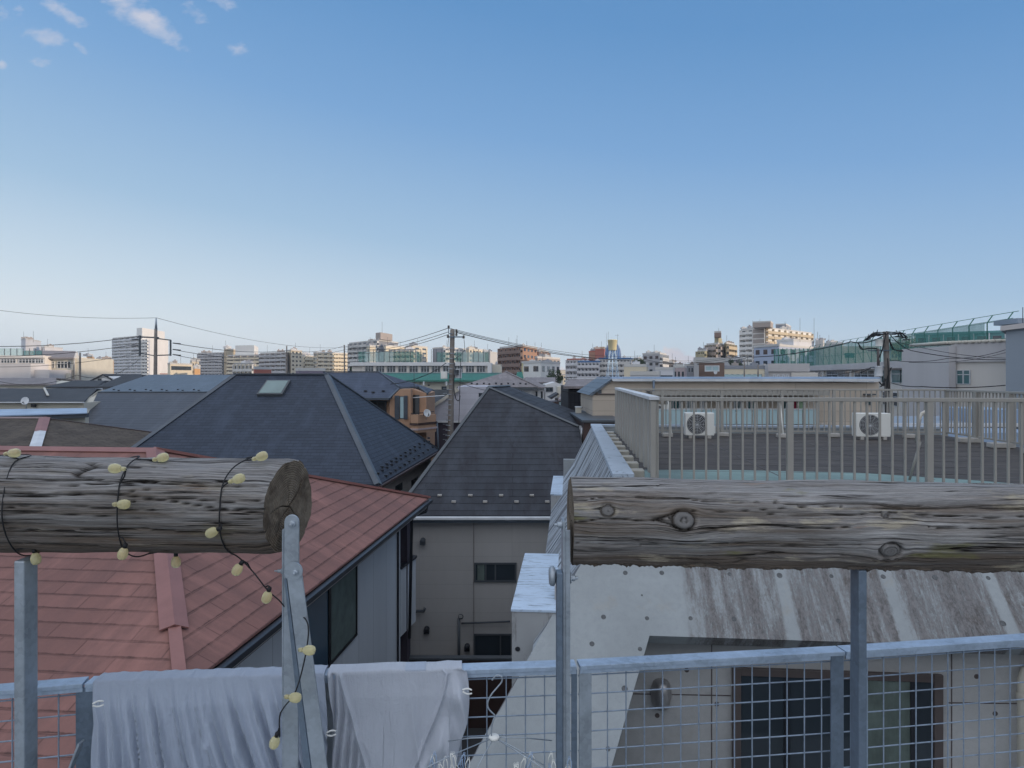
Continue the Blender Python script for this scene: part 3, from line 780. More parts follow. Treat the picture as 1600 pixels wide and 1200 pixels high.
m = MB().poly([(.3, .43, 8.950), (6.4, .43, 8.950), (5.2, 1.25, 8.950), (3.8, 1.95, 8.950), (2.0, 2.1, 8.950), (.3, 2.0, 8.950)]); m.build('walkway_coating', G['green_coat'], cb, local=True, fixn=False)
MB().box((.055, .0, 8.6), (AM, .199, 9.0)).build('parapet', G['concrete'], cb, local=True)
random.seed(5)
m = MB()
for k in range(9):
    y = 1.9+k*.85; m.box((.35, y, 8.9455), (AM-.2, y+.025, 8.951))
m.box((4.6, 1.3, 8.9455), (4.625, 9.0, 8.9512)); m.box((2.4, 1.5, 8.9455), (2.425, 9.0, 8.9512))
m.build('felt_seam', G['felt_seam'], cb, local=True)
# main volume, recessed wall with window
MB().box((-1.0, -.9, 0), (AM, -.62, 7.9)).build('recessed_wall', G['recess_concrete'], cb, local=True)
MB().box((AM-.22, -.6, 0), (AM, BE-.32, 8.48)).build('wall', G['concrete'], cb, local=True)
MB().box((-.98, BE-.25, 0), (AM-.25, BE-.02, 8.19)).build('wall', G['concrete'], cb, local=True)
MB().box((-.9, -4.3, 4.3), (AM, -.92, 4.45)).build('balcony_floor', G['concrete'], cb, local=True)
# side boxes
for (y0, y1, ao, zz) in ((-1.28, 1.28, -1.50, 7.7), (6.65, 9.6, -1.25, 7.7)):
    bx = MB().box((ao, y0, 5.7), (-.97 if y0 < 0 else -.80, y1, zz-.006)).build('side_box', G['box_face'], cb, local=True)
    MB().box((ao-.012, y0-.012, zz-.004), (-.96 if y0 < 0 else -.78, y1+.01, zz+.022)).build('box_top', G['box_top_paint'], bx, local=True)
    lst = ((5.95, ), (6.6, ), (7.25, ))
    for (z,) in lst:
        MB().lathe([(0, 0), (.024, 0), (.03, .006), (.024, .008), (0, .008)], (ao+.07, y0, z), (0, -1, 0), 12).build('tie_hole', G['dark_metal'], bx, local=True)
# form tie holes
for (x, y) in [(977, 895), (1034, 895), (943, 964), (1011, 966), (1079, 966), (1147, 967), (925, 1006), (1000, 1014), (1140, 897), (1218, 899), (1299, 900), (1380, 901), (1461, 902), (1544, 903), (1310, 970), (1567, 974), (976, 1076), (950, 1170), (1003, 930)]:
    p = cplane_front(x, y); N = (CW.to_3x3() @ nrm)
    rr = (.023+.004*((x*3+y) % 3)) if (x, y) != (1003, 930) else .010
    MB().lathe([(0, .001), (rr*.8, .001), (rr, .003), (rr*1.08, .001), (rr*1.08, 0)], p, N, 14).build('tie_hole', G['tie_dark'], cb)
for (x, y) in [(1073, 1047), (1120, 1100), (1526, 1057), (1555, 1115), (1027, 1118)]:
    p = cwall(x, y); MB().lathe([(0, .002), (.022, .002), (.028, .003), (.03, 0)], p, CW.to_3x3() @ Vector((0, -1, 0)), 14).build('tie_hole', G['brown_frame'], cb)
m = MB()
for x in (1112, 1487): m.bar(cwall(x, 1000, -.903), cwall(x, 1230, -.903), .012, .004, up=(0, 1, 0))
m.bar(cwall(985, 1084, -.903), cwall(1142, 1087, -.903), .004, .012); m.bar(cwall(1480, 1098, -.903), cwall(1640, 1100, -.903), .004, .012)
m.build('panel_joint', G['brown_frame'], cb)
# first floor windows behind the mesh
def to_l(v): return WM[cb.name].inverted() @ v
def cwindow(xa, xb, ya, curtain, posts):
    A = to_l(cwall(xa, ya)); Bb = to_l(cwall(xb, ya)); x0, x1, z1 = A.x, Bb.x, A.z; z0 = z1-2.0
    w = MB(); f = .10
    w.box((x0, -.96, z0), (x0+f, -.905, z1)); w.box((x1-f, -.96, z0), (x1, -.905, z1)); w.box((x0+f+.001, -.955, z1-.09), (x1-f-.001, -.905, z1)); w.box((x0+f+.001, -.955, z0), (x1-f-.001, -.905, z0+.08))
    wo = w.build('window', G['brown_frame'], cb, local=True, bevel=.004)
    MB().box((x0+f, -.925, z0+.08), (x1-f, -.915, z1-.09)).build('pane', G['glass'], wo, local=True)
    s = MB()
    for p in posts: 
        q = to_l(cwall(p, ya+40)).x; s.box((q-.03, -.95, z0+.08), (q+.03, -.926, z1-.09))
    s.build('sash', G['dark_metal'], wo, local=True)
    if curtain:
        c0 = to_l(cwall(curtain[0], ya)).x; c1 = to_l(cwall(curtain[1], ya)).x
        c = MB(); n = 40; vs = []
        for i in range(n+1):
            xx = c0+(c1-c0)*i/n; yy = -.932-.003*math.sin(i*1.3)-.003*math.sin(i*.6)
            vs += [(xx, yy, z0+.1), (xx, yy, z1-.1)]
        c.add(vs, [[2*i, 2*i+2, 2*i+3, 2*i+1] for i in range(n)], 0, True); c.build('curtain', G['curtain_green'], wo, local=True, fixn=False)
cwindow(1143, 1470, 1041, (1352, 1420), (1228, 1335, 1424))
# dome wall lamp
p = cwall(1033, 1083); dl = []
N = CW.to_3x3() @ Vector((0, -1, 0))
m = MB(); vs = []; fs = []; nu = 20; nv = 14
for j in range(nv+1):
    ph = math.pi*j/nv
    for i in range(nu+1):
        th = math.pi*i/nu
        vs.append((-.125*math.sin(ph)**.6*math.cos(th), -.17*math.sin(ph)**.6*math.sin(th), .185*math.cos(ph)))
for j in range(nv):
    for i in range(nu): fs.append([j*(nu+1)+i, j*(nu+1)+i+1, (j+1)*(nu+1)+i+1, (j+1)*(nu+1)+i])
m.add([to_l(p)+Vector(v) for v in vs], fs, 0, True)
plain('brushed_metal', (.42, .41, .41), .42, .1, 3, metal=.8)
m.build('vent_hood', G['brushed_metal'], cb, local=True)
pp = to_l(cwall(1596, 1045, -1.0)); m = MB()
m.tube([pp+Vector((.35, .06, .03)), pp+Vector((.12, 0, .02)), pp+Vector((.03, 0, -.02)), pp+Vector((0, 0, -.12)), pp+Vector((0, 0, -4))], .042, 12)
m.lathe([(.05, 0), (.055, .01), (.055, .07), (.05, .08)], pp+Vector((0, 0, -.35)), (0, 0, 1), 14)
m.build('drain_pipe', G['cream_metal'], cb, local=True)

# ---------------------------------------------------------------- roof fences
def fence(name, label, ax, fixed, a0, a1, posts, sp, ztop, zbot, group, pw=.026, postw=.08, railh=.055, flip=1):
    """ax 'x': runs along local x at y=fixed;  ax 'y': along local y at x=fixed"""
    def L(a, f, z): return Vector((a, f, z)) if ax == 'x' else Vector((f, a, z))
    t = thing(name, label, 'fence', CW @ L(a0, fixed, zbot), CY, group)
    base = L(a0, fixed, zbot)
    def bx(mb, a, b, da, fz0, fz1): mb.box(L(a, fixed-da, fz0)-base, L(b, fixed+da, fz1)-base)
    m = MB(); bx(m, a0, a1, .032, ztop-railh, ztop); m.build('top_rail', G['beige_metal'], t, local=True, bevel=.006)
    m = MB(); bx(m, a0, a1, .018, zbot+.07, zbot+.105); m.build('bottom_rail', G['beige_metal'], t, local=True)
    pm = None
    for p in posts:
        if pm is None: pm = MB().box((-postw/2, -postw/2*.9, zbot), (postw/2, postw/2*.9, ztop-railh-.001)).mesh('post', G['beige_metal'])
        inst('post', pm, t, L(p, fixed, 0)-Vector((base.x, base.y, base.z)))
    km = MB().box((-pw/2, -.014, zbot+.106), (pw/2, .014, ztop-railh-.001)).mesh('picket', G['beige_metal'])
    a = a0+sp*.6; n = 0
    while a < a1-.02 and n < 100:
        if min([abs(a-p) for p in posts]+[9]) > postw*.6+.01:
            inst('picket', km, t, L(a, fixed, 0)-base, (0, 0, 0 if ax == 'x' else R(90)))
        a += sp; n += 1
    return t, L, base
def loc_x(px, y):   # local x of a pixel column on the local plane y
    P = hit(px, 650, CW @ Vector((0, y, 0)), CW.to_3x3() @ Vector((0, -1, 0))); return to_l(P).x
zt = H-.30
posts = [loc_x(p, .3) for p in (1021, 1234, 1452)]; posts += [posts[-1]+2.0, posts[-1]+4.0]
nf, L_, base_ = fence('roof_fence', 'beige metal picket fence along the near edge of the concrete roof', 'x', .30, posts[0]-.04, 8.7, posts, .1655, zt, 8.90, None)
for (xa, ya, xb_, yb, yy) in ((1438, 690, 1421, 750, .75), (1438, 655, 1431, 690, .75)):
    A = cwall(xa, ya, yy); Bq = cwall(xb_, yb, yy); MB().tube([A, Bq], .018, 8).build('brace', G['beige_metal'], nf)
zt2 = gz(607, 17.9)
fp = [loc_x(p, 8.6) for p in (1035, 1128, 1222, 1303, 1392)]+[8.6]
ff, _, _ = fence('roof_fence', 'beige metal picket fence along the far edge of the concrete roof', 'x', 8.6, .45, 8.6, fp, .128, zt2, 8.99, None, .022, .07, .045)
for (xa, xb_) in ((1044, 1049), (1218, 1224)):
    MB().tube([cwall(xa, 622, 8.5), cwall(xb_, 680, 8.2)], .022, 8).build('stay', G['plastic_white'], ff)
sp_ = [7.3, 6.1, 4.9, 3.7, 2.5, 1.3]
sf, _, _ = fence('roof_fence', 'beige metal picket fence running back along the right edge of the concrete roof', 'y', 8.6, .35, 8.55, sp_, .128, zt2, 8.99, None, .024, .12, .05)
for (xa, ya, yy) in ((1043, 682, 8.2), (1130, 682, 8.45), (1222, 682, 8.2), (1303, 681, 8.45), (1420, 686, 8.35)):
    p = to_l(cwall(xa, ya, yy)); t = thing('concrete_block', {1043: 'grey block at the foot of the leftmost white stay', 1130: 'grey footing block behind the left air conditioner', 1222: 'grey block at the foot of the second white stay', 1303: 'grey footing block between the two air conditioners, near the right one', 1420: 'grey footing block just right of the right air conditioner'}[xa], 'block', CW @ Vector((p.x, yy, 8.951)), CY, 'footing blocks of the far fences')
    MB().box((-.13, -.09, 0), (.13, .09, .10)).build('block', G['concrete_block'], t, local=True, bevel=.02)
lab = ['grey footing block farthest back under the right hand fence', 'grey footing block second from the back under the right hand fence', 'grey footing block in the middle of the right hand fence', 'grey footing block nearest the viewer under the right hand fence']
for k, y in enumerate((7.3, 6.1, 4.9, 3.7)):
    t = thing('concrete_block', lab[k], 'block', CW @ Vector((8.42, y, 8.951)), CY, 'footing blocks of the far fences')
    MB().box((-.25, -.11, 0), (.24, .11, .11)).build('block', G['concrete_block'], t, local=True, bevel=.02)
# louvre screen on the left side
sc_ = thing('metal_screen', 'beige corrugated metal screen along the left edge of the concrete roof', 'screen', CW @ Vector((.38, .26, 9.09)), CY)
y = 0; k = 0
while y < 7.2:
    m = MB(); wv = .60
    pl = [(0, y, 0), (.0, y+wv*.62, 0), (-.05, y+wv*.68, 0), (-.05, y+wv*.94, 0), (0, y+wv*.999, 0), (.012, y+wv*.999, 0), (-.038, y+wv*.94, 0), (-.038, y+wv*.69, 0), (.012, y+wv*.63, 0), (.012, y, 0)]
    m.prism(pl, (0, 0, zt-9.09-.04)); m.build('board', G['beige_metal'], sc_, local=True); y += wv; k += 1
MB().box((-.09, -.02, zt-9.09-.038), (.05, 7.25, zt-9.09+.012)).build('top_cap', G['white_metal'], sc_, local=True, bevel=.004)
for k in range(9):
    t = thing('concrete_block', 'beige footing block beside the painted parapet, %s along the metal screen' % ['nearest', 'second nearest', 'third', 'fourth', 'fifth', 'sixth', 'seventh', 'second farthest', 'farthest'][k], 'block', CW @ Vector((.20, .95+k*.86, 8.95)), CY, 'footing blocks of the metal screen')
    MB().box((-.10, -.13, 0), (.09, .13, .15)).build('block', G['cream_metal'], t, local=True, bevel=.012)
# air conditioners
def aircon(name, label, loc, rz, s=1.0, hh=.56, ww=.70):
    t = thing(name, label, 'air conditioner', loc, rz, 'outdoor air conditioning units')
    MB().box((-ww/2, -.14, .07), (ww/2, .14, hh+.07)).build('casing', G['plastic_white'], t, local=True, bevel=.015)
    c = (-ww*.1, -.141, hh/2+.07); rr = hh*.41
    MB().lathe([(0, 0), (rr, 0), (rr*1.05, .006), (rr*1.08, 0)], c, (0, -1, 0), 28).build('fan_opening', G['grille'], t, local=True)
    m = MB()
    for q in (.2, .36, .52, .68, .84, 1.0): m.tube([(c[0]+rr*q*math.cos(i*math.pi/12), -.152, c[2]+rr*q*math.sin(i*math.pi/12)) for i in range(25)], .004, 5, cap=False)
    for i in range(12): m.tube([(c[0], -.153, c[2]), (c[0]+rr*math.cos(i*math.pi/6), -.153, c[2]+rr*math.sin(i*math.pi/6))], .004, 5)
    m.build('fan_guard', G['white_metal'], t, local=True)
    MB().box((ww/2-.002, -.10, .12), (ww/2+.035, .06, .30)).build('valve_cover', G['plastic_white'], t, local=True, bevel=.008)
    for sx in (-1, 1): MB().box((sx*ww*.33-.04, -.16, 0), (sx*ww*.33+.04, .16, .07)).build('foot', G['concrete_block'], t, local=True)
    return t
p = to_l(cwall(1092, 680, 7.95)); aircon('air_conditioner', 'white outdoor air conditioner on the roof, the left one', CW @ Vector((p.x, 7.95, 8.951)), CY)
p = to_l(cwall(1361, 680, 7.95)); aircon('air_conditioner', 'white outdoor air conditioner on the roof, the right one', CW @ Vector((p.x, 7.95, 8.951)), CY, 1, .57, .80)
# thin cable loop and hose on the roof
tp = thing('pipe_loop', 'tan curved pipe standing on the roof behind the near fence', 'pipe', CW @ Vector((loc_x(1436, 6.0), 6.0, 8.951)), CY)
MB().tube([(0, 0, 0), (-.02, 0, .35), (.0, 0, .6), (.06, 0, .74), (.14, 0, .78)], .035, 8).build('pipe', G['cream_metal'], tp, local=True)

# ================================================================== red roofed house
rh = thing('red_roof_house', 'white sided house with a red shingle hip roof, nearest on the left', 'house', (-6.5, 14, 0))
C1 = Vector((-2.44, 20, H-3.58)); C2 = Vector((gx(283, 7.76), 7.76, H-3.58)); AP = Vector((-7.31, 14, H-1.52))
e = (C2-C1).normalized(); nI = Vector((e.y, -e.x, 0))       # inward
AP2 = AP+nI*6; 
CL = C2+nI*16; CF = C1+nI*16
rf = MB().prism([C1, C2, AP], (0, 0, -.03)).build('roof', G['red_shingle'], rh)
dn = C2-AP; sl = Vector((-nI.y, nI.x, 0)); sl = sl if sl.dot(e) > 0 else -sl; sd_ = sl*1.9+Vector((0, 0, -1.9*.354))
MB().prism([C2, C2+sd_+nI*.05, CL+sd_, CL, AP2, AP], (0, 0, -.03)).build('roof_slope', G['red_shingle'], rf)
MB().prism([C1, AP, AP2, CF], (0, 0, -.03)).build('roof_slope', G['red_shingle'], rf)
MB().prism([CL, CF, AP2], (0, 0, -.03)).build('roof_slope', G['red_shingle'], rf)
# wide folded hip flashing
def hipcap(a, b, nA, nB, w, mat, parent, t=.03):
    """two wings along edge a-b lying on the two slopes (directions pointing into each slope)"""
    a = Vector(a); b = Vector(b); d = (b-a).normalized(); up = Vector((0, 0, t))
    vs = []
    for p in (a, b):
        for q in (nA*w, Vector((0, 0, .015)), nB*w): vs.append(p+q+up)
    m = MB().add(vs, [[0, 1, 4, 3], [1, 2, 5, 4]]); o = m.build('ridge_cap', mat, parent, fixn=False)
    md = o.modifiers.new('s', 'SOLIDIFY'); md.thickness = .02; md.offset = -1; return o
dh = (C2-AP).normalized()
# directions perpendicular to hip within each slope
def inslope(edge, third, a):
    e_ = edge.normalized(); v = (third-a); return (v-e_*v.dot(e_)).normalized()
hipcap(AP, AP.lerp(C2, .84), inslope(dh, CL, AP), inslope(dh, C1, AP), .17, G['red_trim'], rf)
MB().bar(AP.lerp(C2, .8)+Vector((0, 0, .012)), C2+Vector((0, 0, .012)), .15, .03).build('ridge_cap', G['red_trim'], rf)
d2 = (C1-AP).normalized(); MB().bar(AP+Vector((0, 0, .03)), C1+Vector((0, 0, .03)), .16, .06).build('ridge_cap', G['red_trim'], rf)
hipcap(AP, AP2, inslope(AP2-AP, CL, AP), inslope(AP2-AP, CF, AP), .17, G['red_trim'], rf)
# gutters and fascia along the right eave
off = -nI*.06
MB().bar(C1+off+Vector((0, 0, -.09)), C2+off+Vector((0, 0, -.09)), .11, .09).build('gutter', G['dark_metal'], rh, bevel=.01)
MB().bar(C1+nI*.04+Vector((0, 0, -.17)), C2+nI*.04+Vector((0, 0, -.17)), .03, .20).build('fascia', G['black_trim'], rh)
m = MB().prism([C1+Vector((0, 0, -.22)), C2+Vector((0, 0, -.22)), C2+nI*.7+Vector((0, 0, -.22)), C1+nI*.7+Vector((0, 0, -.22))], (0, 0, -.02)); m.build('soffit', G['taupe_siding'], rh)
WI = .68; W0 = C1+nI*WI+e*.62; W1 = C2+nI*WI-e*.6
def wall_between(a, b, z0, z1, th, mat, parent, name='wall', inward=None):
    a = Vector((a.x, a.y, z0)); b = Vector((b.x, b.y, z0)); i = (inward or nI)*th
    return MB().prism([a, b, b+i, a+i], (0, 0, z1-z0)).build(name, mat, parent)
wall_between(W0, W1, 0, C1.z-.24, .2, G['white_siding'], rh)
wall_between(W0+nI*.2, W0+nI*14, 0, C1.z-.24, .2, G['white_siding'], rh, 'wall', e)
wall_between(W1-e*.2+nI*.2, W1-e*.2+nI*14, 0, C1.z-.24, .2, G['white_siding'], rh, 'wall', e)
PW = -nI
def rwall(px, py, o=0): return hit(px, py, W0+PW*o, PW)
MB().bar(rwall(622, 820, .03), Vector((rwall(622, 820, .03).x, rwall(622, 820, .03).y, .2)), .07, .05, up=(1, 0, 0)).build('corner_post', G['dark_metal'], rh)
# window on the side wall, seen very obliquely
wa = rwall(555, 900, 0); wb = rwall(470, 980, 0)
ztop = rwall(555, 873).z; zb_ = rwall(555, 992).z
pa = Vector((wa.x, wa.y, 0)); pb = Vector((wb.x, wb.y, 0)); dw = (pb-pa).normalized()
m = MB(); 
def wframe(mb, p, q, z0, z1, th=.05, out=.05):
    for (s0, s1, za, zb2) in ((p, p+dw*th, z0, z1), (q-dw*th, q, z0, z1), (p+dw*th, q-dw*th, z1-th, z1), (p+dw*th, q-dw*th, z0, z0+th)):
        mb.prism([Vector((s0.x, s0.y, za))+PW*.0, Vector((s1.x, s1.y, za)), Vector((s1.x, s1.y, za))+PW*out, Vector((s0.x, s0.y, za))+PW*out], (0, 0, zb2-za))
wframe(m, pa, pb, zb_, ztop, .05, .06)
pm_ = rwall(512, 950); pm_ = Vector((pm_.x, pm_.y, 0)); wframe(m, pm_-dw*.06, pm_+dw*.06, zb_+.051, ztop-.051, .055, .055)
wn = m.build('window', G['black_trim'], rh)
MB().prism([Vector((pa.x, pa.y, zb_+.05))+PW*.02, Vector((pm_.x, pm_.y, zb_+.05))+PW*.02, Vector((pm_.x, pm_.y, zb_+.05))+PW*.03, Vector((pa.x, pa.y, zb_+.05))+PW*.03], (0, 0, ztop-zb_-.1)).build('screen', G['curtain_green'], wn)
MB().prism([Vector((pm_.x, pm_.y, zb_+.05))+PW*.02, Vector((pb.x, pb.y, zb_+.05))+PW*.02, Vector((pb.x, pb.y, zb_+.05))+PW*.03, Vector((pm_.x, pm_.y, zb_+.05))+PW*.03], (0, 0, ztop-zb_-.1)).build('pane', G['glass_blue'], wn)
# balcony at the back corner
bz1 = gz(882, 20.0); bz0 = gz(985, 20.0)
ba = Vector((gx(625, 19.4), 19.4, 0)); bb = Vector((gx(649, 20.6), 20.6, 0))
MB().prism([Vector((ba.x, 19.5, bz0)), Vector((bb.x, 20.7, bz0+.02)), Vector((bb.x-.2, 20.9, bz0)), Vector((ba.x-.2, 19.8, bz0))], (0, 0, bz1-bz0)).build('balcony', G['white_siding'], rh)
MB().prism([Vector((ba.x+.03, 19.46, bz1+.002)), Vector((bb.x+.05, 20.66, bz1+.022)), Vector((bb.x-.25, 20.95, bz1)), Vector((ba.x-.25, 19.82, bz1))], (0, 0, .07)).build('balcony_rail', G['dark_metal'], rh)
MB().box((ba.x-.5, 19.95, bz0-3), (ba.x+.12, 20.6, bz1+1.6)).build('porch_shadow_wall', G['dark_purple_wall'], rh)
MB().tube([C1+Vector((.0, -.1, -.1)), C1+Vector((-.05, -.25, -.35)), C1+Vector((-.45, -.3, -.5)), C1+Vector((-.52, -.3, -4))], .045, 8).build('downpipe', G['dark_metal'], rh)

# ================================================================== middle house
mh = thing('slate_roof_house', 'taupe sided house with a dark stained slate roof in the centre', 'house', (0, 24, 0))
A1 = pt(763, 605, 30); A2 = pt(796, 603.4, 33); Ff = pt(913, 647, 35.3); Gg = pt(905, 667, 26.95)
E0 = Vector((-3.85, 22, H-4.5)); E1 = Vector((2.62, 22, H-4.5)); Bk = Vector((-4.3, 38, H-4.5))
mr = MB().prism([E0, E1, Gg, A1], (0, 0, -.05)).build('roof', G['slate_shingle'], mh)
MB().prism([A1, Gg, Ff, A2], (0, 0, -.05)).build('roof_slope', G['slate_shingle'], mr)
MB().prism([E0, A1, A2, Bk], (0, 0, -.05)).build('roof_slope', G['slate_shingle'], mr)
MB().prism([A2, Ff, Bk], (0, 0, -.05)).build('roof_slope', G['slate_shingle'], mr)
dE = (E0-A1); hipcap(A1, E0, inslope(dE, Bk, A1), inslope(dE, E1, A1), .10, G['slate_trim'], mr)
dE = (Gg-A1); hipcap(A1, Gg, inslope(dE, E0, A1), inslope(dE, Ff, A1), .09, G['slate_trim'], mr)
hipcap(A1, A2, inslope(A2-A1, Gg, A1), inslope(A2-A1, Bk, A1), .1, G['slate_trim'], mr)
mn = (E1-E0).cross(A1-E0).normalized(); mn = mn if mn.z > 0 else -mn
gm = MB().box((-.07, -.05, 0), (.07, .05, .055)).mesh('snow_guard', G['concrete_block'])
for row, ys in (((687, 735, 783, 831, 641), 775), ((664, 709, 758, 807, 855), 785)):
    for x in row:
        if x < 660 and ys == 775: continue
        p = hit(x, ys, E0, mn); inst('snow_guard', gm, mr, p-WM[mr.name].to_translation())
MB().box((E0.x, 21.86, E0.z-.13), (E1.x, 21.99, E0.z-.03)).build('gutter', G['white_metal'], mh, bevel=.02)
MB().box((E0.x+.05, 22.0, E0.z-.24), (E1.x, 22.03, E0.z-.06)).build('fascia', G['grey_metal_roof'], mh)
MB().box((gx(637, 22.3), 22.3, 0), (2.5, 22.5, E0.z-.1)).build('wall', G['taupe_siding'], mh)
MB().box((gx(637, 22.3), 22.51, 0), (gx(637, 22.3)+.2, 37.5, E0.z-.1)).build('wall', G['taupe_siding'], mh)
MB().prism([(2.5, 22.4, 0), (2.3, 22.5, 0), (3.3, 35, 0), (3.5, 35, 0)], (0, 0, E0.z-.1)).build('wall', G['taupe_siding'], mh)
MB().prism([(2.52, 22.4, E0.z-.09), (2.6, 26.8, E0.z-.09), (2.6, 26.8, Gg.z-.1)], (-.12, 0, 0)).build('gable_wall', G['taupe_siding'], mh)
MB().prism([(2.6, 26.85, E0.z-.09), (3.5, 35.2, E0.z-.09), (3.55, 35.2, Ff.z-.1), (2.62, 26.85, Gg.z-.1)], (-.12, 0, 0)).build('side_wall', G['taupe_siding'], mh)
m = MB(); 
xw = gx(640, 22.28); m.tube([(xw, 22.2, E0.z-.1), (xw, 22.24, E0.z-.4), (xw, 22.24, 0)], .045, 10); m.build('downpipe', G['white_metal'], mh)
m = MB(); p = pt(910, 668, 26.6); m.tube([p, p+Vector((0, 0, -.12)), p+Vector((-.05, 0, -.3)), p+Vector((-.05, 0, -2.2))], .05, 10); m.build('downpipe', G['white_metal'], mh)
MB().box(pt(905, 665, 26.9)-Vector((0, .1, .0)), pt(914, 679, 26.9)).build('gutter_end', G['white_metal'], mh)
def flatwindow(parent, x0, x1, y0, y1, D, sash=(), frame='brown_frame', pane='glass', fw=.05, curtain=None, depth=.05, name='window'):
    """window on a wall facing the camera at distance D; pixel bounds"""
    a = pt(x0, y1, D); b = pt(x1, y0, D); m = MB(); X0, X1, Z0, Z1 = a.x, b.x, a.z, b.z
    m.box((X0, D-depth, Z0), (X0+fw, D+.02, Z1)); m.box((X1-fw, D-depth, Z0), (X1, D+.02, Z1))
    m.box((X0+fw, D-depth+.002, Z1-fw), (X1-fw, D+.02, Z1)); m.box((X0+fw, D-depth+.002, Z0), (X1-fw, D+.02, Z0+fw))
    for s in sash:
        xs = gx(s, D); m.box((xs-fw*.45, D-depth*.7, Z0+fw), (xs+fw*.45, D+.01, Z1-fw))
    w = m.build(name, G[frame], parent)
    MB().box((X0+fw*.9, D-.018, Z0+fw*.9), (X1-fw*.9, D-.008, Z1-fw*.9)).build('pane', G[pane], w)
    if curtain:
        MB().box((gx(curtain[0], D), D-.024, Z0+fw), (gx(curtain[1], D), D-.019, Z1-fw)).build('curtain', G['curtain_green'], w)
    return w
flatwindow(mh, 741, 807, 879, 909, 22.3, (759, 774), 'slate_trim', 'glass', .055, (746, 757))
flatwindow(mh, 740, 800, 990, 1050, 22.3, (782,), 'slate_trim', 'glass', .05)
for (x, y) in ((661, 844), (667, 982), (730, 1009)):
    c = pt(x, y, 22.29); m = MB(); m.lathe([(.0, .17), (.06, .165), (.085, .14), (.09, .0)], c+Vector((0, .0, 0)), (0, -1, .0), 16)
    m.box(c+Vector((-.088, -.15, -.13)), c+Vector((.088, -.002, .01))); m.build('vent_hood', G['dark_metal' if x != 661 else 'slate_trim'], mh)
m = MB(); m.tube([pt(717, 966, 22.2), pt(717, 1060, 22.2)], .045, 8); m.tube([pt(721, 974, 22.2), pt(797, 971, 22.2)], .03, 8)
m.lathe([(.07, 0), (.09, .03), (.07, .06)], pt(720, 963, 22.2), (0, -1, 0), 12); m.build('pipe', G['slate_trim'], mh)
m = MB(); m.tube([pt(648, 955, 22.2), pt(662, 955, 22.2), pt(664, 950, 22.2)], .05, 8); m.build('pipe', G['slate_trim'], mh)
MB().box((gx(740, 22.28)-.002, 22.285, 0), (gx(740, 22.28)+.012, 22.3, E0.z-.1)).build('panel_joint', G['brown_frame'], mh)
# dark low wall in the alley
al = thing('boundary_wall', 'dark low wall closing the narrow alley between the white and taupe houses', 'wall', (gx(715, 20.4), 20.4, 0))
MB().box((gx(628, 20.6), 20.35, 0), (gx(812, 20.5), 20.5, gz(1030, 20.4))).build('wall', G['deep_brown'], al)
MB().box((gx(628, 20.6), 20.31, gz(1030, 20.4)), (gx(812, 20.5), 20.54, gz(1030, 20.4)+.06)).build('coping', G['slate_trim'], al)

# ================================================================== dark blue hip house
bh = thing('blue_roof_house', 'house with a dark blue shingle hip roof and one skylight', 'house', (-9, 30, 0))
K = pt(592, 757, 23.2); Mc = pt(686, 701, 34.0); Mc.z = K.z; Rr = pt(512, 585, 29); Ll = pt(366, 585, 29.3); Lc = Vector((-15.0, 24.1, K.z)); Lb = Vector((-14.3, 35, K.z)); Rr2 = pt(515, 585, 30)
br_ = MB().prism([Lc, K, Rr, Ll], (0, 0, -.05)).build('roof', G['blue_shingle'], bh)
MB().prism([K, Mc, Rr], (0, 0, -.05)).build('roof_slope', G['blue_shingle'], br_)
MB().prism([Lc, Ll, Lb], (0, 0, -.05)).build('roof_slope', G['blue_shingle'], br_)
MB().prism([Mc, Lb, Ll, Rr], (0, 0, -.05)).build('roof_slope', G['blue_shingle'], br_)
d = (K-Rr); hipcap(Rr, K, inslope(d, Ll, Rr), inslope(d, Mc, Rr), .16, G['blue_trim'], br_)
d = (Lc-Ll); hipcap(Ll, Lc, inslope(d, Lb, Ll), inslope(d, K, Ll), .17, G['blue_trim'], br_)
d = (Rr-Ll); MB().bar(Ll+Vector((0, 0, .02)), Rr+Vector((0, 0, .02)), .2, .05).build('ridge_cap', G['blue_trim'], br_)
MB().bar(Rr+Vector((0, 0, .03)), Mc+Vector((0, 0, .03)), .1, .05).build('ridge_cap', G['blue_trim'], br_)
dk = (Mc-K).normalized(); nk = Vector((-dk.y, dk.x, 0))
MB().bar(K-nk*.04+Vector((0, 0, -.09)), Mc-nk*.04+Vector((0, 0, -.09)), .10, .09).build('gutter', G['deep_brown'], bh)
MB().prism([K+nk*.35+dk*.4, Mc+nk*.35-dk*.3, Mc+nk*.6-dk*.3, K+nk*.6+dk*.4], (0, 0, -7)).build('wall', G['taupe_siding'], bh)
MB().prism([K+nk*.61+dk*.4, Lc+Vector((.6, .5, 0)), Lc+Vector((.6, .7, 0)), K+nk*.61+dk*.6], (0, 0, -7)).build('wall', G['taupe_siding'], bh)
def kwall(px, py, o=0): return hit(px, py, K+nk*(.35-o), -nk)
for (x0, x1, y0, y1) in ((643, 653, 751, 762), (618, 629, 760, 772)):
    a = kwall(x0, y0, .01); c = kwall(x1, y0+4, .01); z0 = kwall(x0, y1).z
    MB().prism([Vector((a.x, a.y, z0)), Vector((c.x, c.y, z0)), Vector((c.x, c.y, z0))+nk*.03, Vector((a.x, a.y, z0))+nk*.03], (0, 0, a.z-z0)).build('window', G['glass'], bh)
kn = (K-Lc).cross(Rr-Lc).normalized(); kn = kn if kn.z > 0 else -kn
q = [hit(x, y, K, kn)+kn*.02 for x, y in ((402, 620), (442, 620), (455, 598), (418, 598))]
sk = MB().prism(q, kn*.12).build('skylight', G['slate_trim'], br_)
